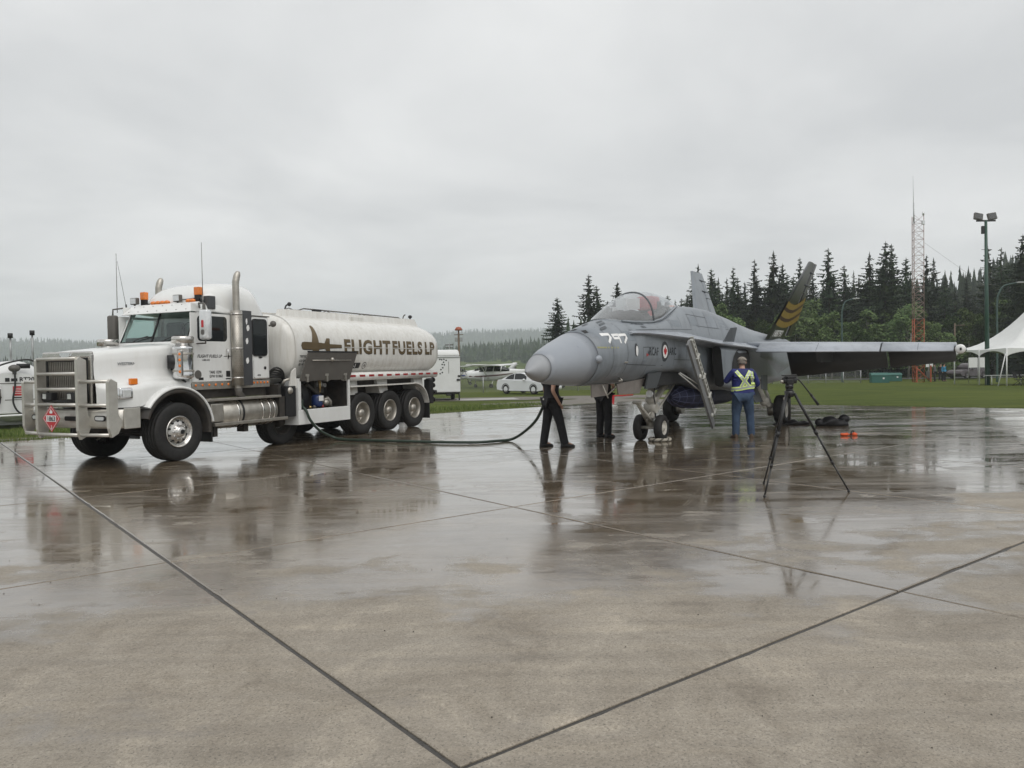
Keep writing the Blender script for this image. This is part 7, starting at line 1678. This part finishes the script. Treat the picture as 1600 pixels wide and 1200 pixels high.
street_lamp(1316, 78, 467, "teal street lamp curving to the right above the middle of the wing", 1.2)
street_lamp(1558, 72, 442, "grey street lamp curving to the right beside the floodlight pole", 1.9)
p = on_ground(1543, 60); fp = thing("floodlight_pole", "tall green pole with two floodlights on its crossbar, left of the tent", "floodlight", p); h = site(1537, 345, 60).z - p.z
MB().cyl((0, 0, -.2), (-.12, 0, h), .18, .10, 14).build("pole", GRNP, fp); MB().box(-.85, .62, -.05, .05, h - .06, h + .06, .01).build("crossbar", BLACK, fp)
for x, a in ((-.72, 12), (.45, -8)):
    fl_ = MB().box(-.32, .32, -.10, .12, .10, .62, .03).build("floodlight", GREY, fp, (x, 0, h)); fl_.rotation_euler = (R(-12), R(a), 0)
    MB().box(-.26, .26, -.115, -.105, .16, .56).build("lamp_glass", DGLASS, fl_)
for k in range(4): MB().cyl((-.45, 0, h - 2.2 - k * .9), (.3, 0, h - 2.2 - k * .9), .02, .02, 6).build("climbing_peg", GREY, fp)
MB().box(-.45, -.25, -.08, .08, h - 1.0, h - .4, .02).build("junction_box", BLACK, fp)
# lattice mast
p = on_ground(1433, 75); lm = thing("lattice_mast", "tall triangular lattice radio mast, white above and orange below", "radio mast", p, R(12)); h = site(1428, 337, 75).z - p.z
TG = mat("mast_white", (.33, .235, .215), rough=.5, var=.2, scale=3)
q3 = [(.62 * math.cos(R(a)), .62 * math.sin(R(a))) for a in (210, 330, 90)]
npan = 21; cut = int(npan * .40)
for x, y in q3:
    MB().cyl((x, y, 0), (x, y, h * cut / npan), .036, .036, 7).build("leg", REDO, lm); MB().cyl((x, y, h * cut / npan), (x, y, h), .036, .03, 7).build("leg", TG, lm)
ph = h / npan; bm_ = {}
for k in range(3):
    a, b = q3[k], q3[(k + 1) % 3]
    for m_, key in ((REDO, 'o'), (TG, 'w')):
        bm_[k, key] = [MB().cyl((*a, 0), (*b, 0), .015, .015, 5).mesh("brace", m_), MB().cyl((*a, 0), (*b, ph), .013, .013, 5).mesh("brace", m_), MB().cyl((*b, 0), (*a, ph), .013, .013, 5).mesh("brace", m_)]
for i in range(npan):
    for k in range(3):
        for me in bm_[k, 'o' if i < cut else 'w']: link("brace", me, lm, (0, 0, i * ph))
MB().cyl((q3[0][0], q3[0][1], h - .8), (q3[0][0] - .05, q3[0][1], h + 1.1), .05, .05, 8).cyl((q3[0][0] - .05, q3[0][1], h + 1.1), (q3[0][0] - .1, q3[0][1], h + 3.7), .025, .012, 6).build("whip_antenna", STEEL, lm)
MB().cyl((.5, -.3, h), (.5, -.3, h + .35), .09, .09, 8).box(.35, .6, -.4, -.2, h - .9, h - .5, .03).build("beacon", LENS, lm)
MB().cyl((.55, -.3, h - 2.6), (9.5, 2.0, h - 6.4), .012, .012, 5).build("guy_wire", STEEL, lm)
MB().box(-.8, -.7, -.9, -.8, 0, 1.5).box(.75, .85, -.9, -.8, 0, 1.6).cyl((-.75, -.85, 1.4), (.6, -.85, .2), .05).build("base_guard", REDO, lm)
p = on_ground(1492, 96); up_ = thing("utility_pole", "thin wooden utility pole between the mast and the floodlight pole", "pole", p); MB().cyl((0, 0, -.2), (0, 0, 6.6), .11, .09, 8).build("post", WOODP, up_); MB().box(-.1, 1.8, -.05, .05, 6.3, 6.4).build("crossarm", WOODP, up_)

# tent
CANV = mat("white_canvas", (.70, .71, .70), rough=.6, var=.10, scale=1.5)
a0 = site(1573, 600, 57); tx, ty = a0.x, a0.y; tz = gz(tx, ty)
tn = thing("marquee_tent", "white peaked marquee tent with arched valances at the right edge", "tent", (tx, ty, tz), R(4)); TWX, TWY, EH, PH = 9.0, 6.0, 2.78, 6.3
def tn_(n_, mb, m): return mb.build(n_, m, tn)
cor = [(0, 0), (TWX, 0), (TWX, TWY), (0, TWY)]
rings = []; nn = 10
for i in range(nn + 1):
    t = i / nn; rr = []; zz = EH + (PH - EH) * (t ** 1.9)
    for s_ in range(32):
        k, f_ = divmod(s_, 8); f_ /= 8; ax, ay = cor[k]; bx, by = cor[(k + 1) % 4]; x = ax + (bx - ax) * f_; y = ay + (by - ay) * f_
        sag = -.10 * math.sin(math.pi * f_) * (1 - t); rr.append((x + (TWX / 2 - x) * t * .985, y + (TWY / 2 - y) * t * .985, zz + sag))
    rings.append(rr)
tn_("canopy", MB().loft(rings, caps=False), CANV)
for k in range(4):
    (ax, ay), (bx, by) = cor[k], cor[(k + 1) % 4]; n_ = 40; topv = []; lowv = []
    for i in range(n_ + 1):
        f_ = i / n_; ph_ = (f_ * 2) % 1.0; d = .62 - .42 * abs(math.sin(math.pi * f_ * 2)) ** .6; x, y = ax + (bx - ax) * f_, ay + (by - ay) * f_
        topv.append((x, y, EH - .10 * math.sin(math.pi * f_) + .01)); lowv.append((x, y, EH - d))
    tn_("valance", MB().add(topv + lowv, [(i, i + 1, n_ + 2 + i, n_ + 1 + i) for i in range(n_)], True), CANV)
for x, y in cor + [(0, TWY / 2)]: tn_("tent_pole", MB().cyl((x, y, 0), (x, y, EH), .045, .045, 10), LWHITE)
tn_("centre_mast", MB().cyl((TWX / 2, TWY / 2, EH + .2), (TWX / 2, TWY / 2, PH + .1), .05), LWHITE)
tn_("brace_pole", MB().cyl((-.55, .15, 0), (-.05, .05, EH - .4), .035), LWHITE); tn_("leg_table", MB().box(.4, 3.4, 2.2, 3.0, .70, .75).cyl((.5, 2.3, 0), (.5, 2.3, .7), .03).cyl((3.3, 2.3, 0), (3.3, 2.3, .7), .03).cyl((.5, 2.9, 0), (.5, 2.9, .7), .03).cyl((3.3, 2.9, 0), (3.3, 2.9, .7), .03), LWHITE)
for k, (px, Y) in enumerate(((1592, 57.5), (1600, 58.5), (1612, 57))):
    p = on_ground(px, Y); ch = thing("folding_chair", ("dark folding chair leftmost of those under the tent", "dark folding chair second from left under the tent", "dark folding chair third from left under the tent")[k], "chair", p, R(30 + 40 * k), "folding chairs under the tent")
    MB().box(-.25, .25, -.22, .22, .42, .46, .01).build("seat", BLKCLOTH, ch); MB().hexa([(-.25, .2, .55), (.25, .2, .55), (.25, .23, .55), (-.25, .23, .55)], [(-.25, .34, 1.0), (.25, .34, 1.0), (.25, .37, 1.0), (-.25, .37, 1.0)]).build("backrest", BLKCLOTH, ch)
    for s in (-.24, .24): MB().cyl((s, -.3, 0), (s, .36, 1.02), .018, n=6).build("leg", BLACK, ch); MB().cyl((s, .32, 0), (s, -.2, .44), .018, n=6).build("leg", BLACK, ch)
# notice board, utility boxes, people, fences
p = on_ground(1529, 70); nbd = thing("notice_board", "two white panels on posts in front of the maroon wagon", "sign", p, R(8)); 
for x in (-.55, .42): MB().box(x - .42, x + .42, -.02, .02, 1.35, 2.25).build("panel", LWHITE, nbd)
for x in (-.95, -.05, .85): MB().cyl((x, .05, 0), (x, .05, 2.2), .025, n=6).build("post", STEEL, nbd)
for px, Y, s_, lb in ((1374, 74, 1.0, "teal green utility cabinet, left and nearer of the pair on the lawn"), (1396, 80, .9, "teal green utility cabinet, right and farther of the pair on the lawn")):
    p = on_ground(px, Y); ub = thing("utility_cabinet", lb, "utility box", p, R(-14), "green utility cabinets")
    m_ = mat("teal_cabinet", (.03, .12, .10), rough=.5, var=.2); MB().box(-.78 * s_, .78 * s_, -.5, .5, 0, .72 * s_, .02).build("cabinet", m_, ub); MB().hexa([(-.82 * s_, -.55, .72 * s_), (.82 * s_, -.55, .72 * s_), (.82 * s_, .55, .72 * s_), (-.82 * s_, .55, .72 * s_)], [(-.80 * s_, -.30, .92 * s_), (.80 * s_, -.30, .92 * s_), (.80 * s_, .5, .95 * s_), (-.80 * s_, .5, .95 * s_)]).build("lid", m_, ub)
    MB().box(.2, .35, -.515, -.50, .35, .5).build("label_plate", LWHITE, ub)
BLUEJ = mat("sky_blue_jacket", (.03, .20, .34), rough=.7, var=.2); GREYJ = mat("grey_jacket", (.10, .10, .11), rough=.8, var=.3)
for px, m_, lb, a in ((1460.5, GREYJ, "far person in grey jacket, left of three standing on the lawn", 60), (1470, BLKSHIRT, "far person in black, middle of three standing on the lawn", 160), (1475, BLUEJ, "far person in sky blue jacket, right of three standing on the lawn", 200)):
    p = on_ground(px, 77 + (px == 1470) * 1.5); human("person", lb, p, R(a), 1.74, None, 1.1, m_, BLKCLOTH, BOOTB, "long", HAIRD, None, "people standing on the lawn", False)
p = on_ground(1451, 78); sgn = thing("small_sign", "small twin white sign on a dark stand left of the far people", "sign", p)
MB().cyl((0, 0, 0), (0, 0, 1.5), .06).box(-.22, .22, -.1, .1, .3, 1.0, .02).build("stand", GREY, sgn); MB().box(-.33, -.02, -.12, -.10, 1.42, 1.72).build("panel", LWHITE, sgn); MB().box(.06, .37, -.12, -.10, 1.46, 1.76).build("panel", LWHITE, sgn)
def fence_mesh_material():
    m, t, b = nodes("chain_link"); n = t.nodes.new; l = t.links.new; o = [q for q in t.nodes if q.type == 'OUTPUT_MATERIAL'][0]
    b.inputs["Base Color"].default_value = (.30, .31, .31, 1); b.inputs["Metallic"].default_value = .5; b.inputs["Roughness"].default_value = .5
    tcn = n("ShaderNodeTexCoord"); mp = n("ShaderNodeMapping"); mp.inputs["Rotation"].default_value = (0, R(45), 0); mp.inputs["Scale"].default_value = (16, 16, 16); l(tcn.outputs["Object"], mp.inputs["Vector"])
    sp = n("ShaderNodeSeparateXYZ"); l(mp.outputs[0], sp.inputs[0]); outs = []
    for ax in "XZ":
        fr_ = n("ShaderNodeMath"); fr_.operation = 'FRACT'; l(sp.outputs[ax], fr_.inputs[0]); lt = n("ShaderNodeMath"); lt.operation = 'LESS_THAN'; lt.inputs[1].default_value = .10; l(fr_.outputs[0], lt.inputs[0]); outs.append(lt.outputs[0])
    mx = n("ShaderNodeMath"); mx.operation = 'MAXIMUM'; l(outs[0], mx.inputs[0]); l(outs[1], mx.inputs[1])
    tr = n("ShaderNodeBsdfTransparent"); ms = n("ShaderNodeMixShader"); l(mx.outputs[0], ms.inputs[0]); l(tr.outputs[0], ms.inputs[1]); l(b.outputs[0], ms.inputs[2]); l(ms.outputs[0], o.inputs["Surface"]); return m
CHAIN = fence_mesh_material()
def fence(label, a, b, n_, h):
    a = Vector(a); b = Vector(b); ang_ = math.atan2(b.y - a.y, b.x - a.x); L = (b - a).length; z0 = gz(a.x, a.y)
    o = thing("chain_link_fence", label, "fence", (a.x, a.y, z0), ang_)
    pm = MB().cyl((0, 0, -.2), (0, 0, h + .05), .04, .04, 8).mesh("post", STEEL); rm = MB().cyl((0, 0, h), (L / n_, 0, h), .022, .022, 6).mesh("top_rail", STEEL)
    mm = MB().add([(0, .02, .05), (L / n_, .02, .05), (L / n_, .02, h), (0, .02, h)], [(0, 1, 2, 3)]).mesh("wire_mesh", CHAIN)
    for k in range(n_ + 1):
        dz = gz(a.x + (b.x - a.x) * k / n_, a.y + (b.y - a.y) * k / n_) - z0
        link("post", pm, o, (L * k / n_, 0, dz))
        if k < n_: link("top_rail", rm, o, (L * k / n_, 0, dz)); link("wire_mesh", mm, o, (L * k / n_, 0, dz))
    return o
p0, p1 = on_ground(640, 57), on_ground(1010, 60); fence("low chain link fence in front of the parked light aircraft", p0, p1, 10, 1.15)
p0, p1 = on_ground(1150, 72), on_ground(1345, 74); fence("chain link fence on the lawn under the wing", p0, p1, 7, 1.15)
p = on_ground(935, 66); cr_ = thing("fire_cart", "small dark wheeled cart on the grass between the two people in black", "cart", p)
MB().box(-.5, .5, -.3, .3, .25, .45, .03).build("deck", BLACK, cr_); MB().cyl((-.4, 0, .45), (.2, 0, 1.1), .04).cyl((.3, -.2, .4), (.3, .2, .8), .12).build("frame", GREY, cr_)
for x in (-.4, .4): MB().lathe([(.03, -.06), (.2, -.06), (.22, 0), (.2, .06), (.03, .06)], (x, -.3, .22), 'y', 14, closed=True).build("wheel", RUBBER, cr_)

# rough grass along the edges of the paving: nobody could count it
def tufts(name, label, segs, n_, hmin, hmax, spread):
    rd = random.Random(5); vs_ = []; fs = []
    for a, b in segs:
        a = Vector(a); b = Vector(b); d = b - a; nn_ = Vector((-d.y, d.x)).normalized()
        for k in range(n_):
            q = a + d * rd.random() + nn_ * (abs(rd.gauss(0, 1)) * spread - .05 + .10 * math.sin(q_ := rd.random() * 6)); z = gz(q.x, q.y) + .05
            h = rd.uniform(hmin, hmax); a_ = rd.random() * 6.28; w_ = rd.uniform(.006, .016); lx, ly = rd.gauss(0, .4) * h, rd.gauss(0, .4) * h; o_ = len(vs_)
            vs_ += [(q.x - math.cos(a_) * w_, q.y - math.sin(a_) * w_, z - .05), (q.x + math.cos(a_) * w_, q.y + math.sin(a_) * w_, z - .05), (q.x + lx, q.y + ly, z + h)]; fs.append((o_, o_ + 1, o_ + 2))
    me = bpy.data.meshes.new(name); me.from_pydata(vs_, [], fs); me.materials.append(GRASSB); me.update(); o = link(name, me); struct(o, "stuff"); o["label"] = label
GRASSB = leaf_material("grass_blades", (.05, .072, .016), (.085, .11, .026), (.15, .155, .055))
tufts("verge_grass", "ragged grass along the edge of the concrete", [((5.5, 33.25), (24, 19.3)), ((-30, 4.4), (5.2, 34.2))], 17000, .03, .10, .5)
tufts("lane_grass", "rough grass strip before the gravel lane", [((-26, 11), (2, 34.8))], 16000, .04, .14, 1.3)

# loose grit, twigs and leaf scraps on the near slabs
rd = random.Random(31); vs_ = []; fs = []
for k in range(260):
    x, y = rd.uniform(-6, 6), rd.uniform(2.2, 13); a = rd.random() * 6.28; s_ = rd.uniform(.002, .007); e_ = rd.uniform(.3, 1); o_ = len(vs_); ca, sa = math.cos(a), math.sin(a)
    vs_ += [(x + ca * s_, y + sa * s_, .003), (x - sa * s_ * e_, y + ca * s_ * e_, .003), (x - ca * s_, y - sa * s_, .003), (x + sa * s_ * e_, y - ca * s_ * e_, .003), (x, y, .004 + s_ * .7)]
    fs += [(o_, o_ + 1, o_ + 4), (o_ + 1, o_ + 2, o_ + 4), (o_ + 2, o_ + 3, o_ + 4), (o_ + 3, o_, o_ + 4)]
me = bpy.data.meshes.new("grit"); me.from_pydata(vs_, [], fs); me.materials.append(mat("grit_brown", (.05, .042, .032), rough=.8, var=.5, scale=3)); me.update()
gr_ = link("grit", me); struct(gr_, "stuff"); gr_["label"] = "scattered grit and leaf scraps on the near concrete"

# ================================================================ HAZE
hz, t_, b_ = nodes("haze_air"); t_.nodes.remove(b_)
pv = t_.nodes.new("ShaderNodeVolumePrincipled"); pv.inputs["Color"].default_value = (.90, .95, 1.0, 1); pv.inputs["Density"].default_value = .00044
pv.inputs["Anisotropy"].default_value = 0.0
t_.links.new(pv.outputs[0], [q for q in t_.nodes if q.type == 'OUTPUT_MATERIAL'][0].inputs["Volume"])
haze = MB().box(-3400, 3400, -3400, 3400, -4, 150).build("haze", hz); struct(haze, "stuff"); haze["label"] = "thin pale mist hanging over the whole valley"
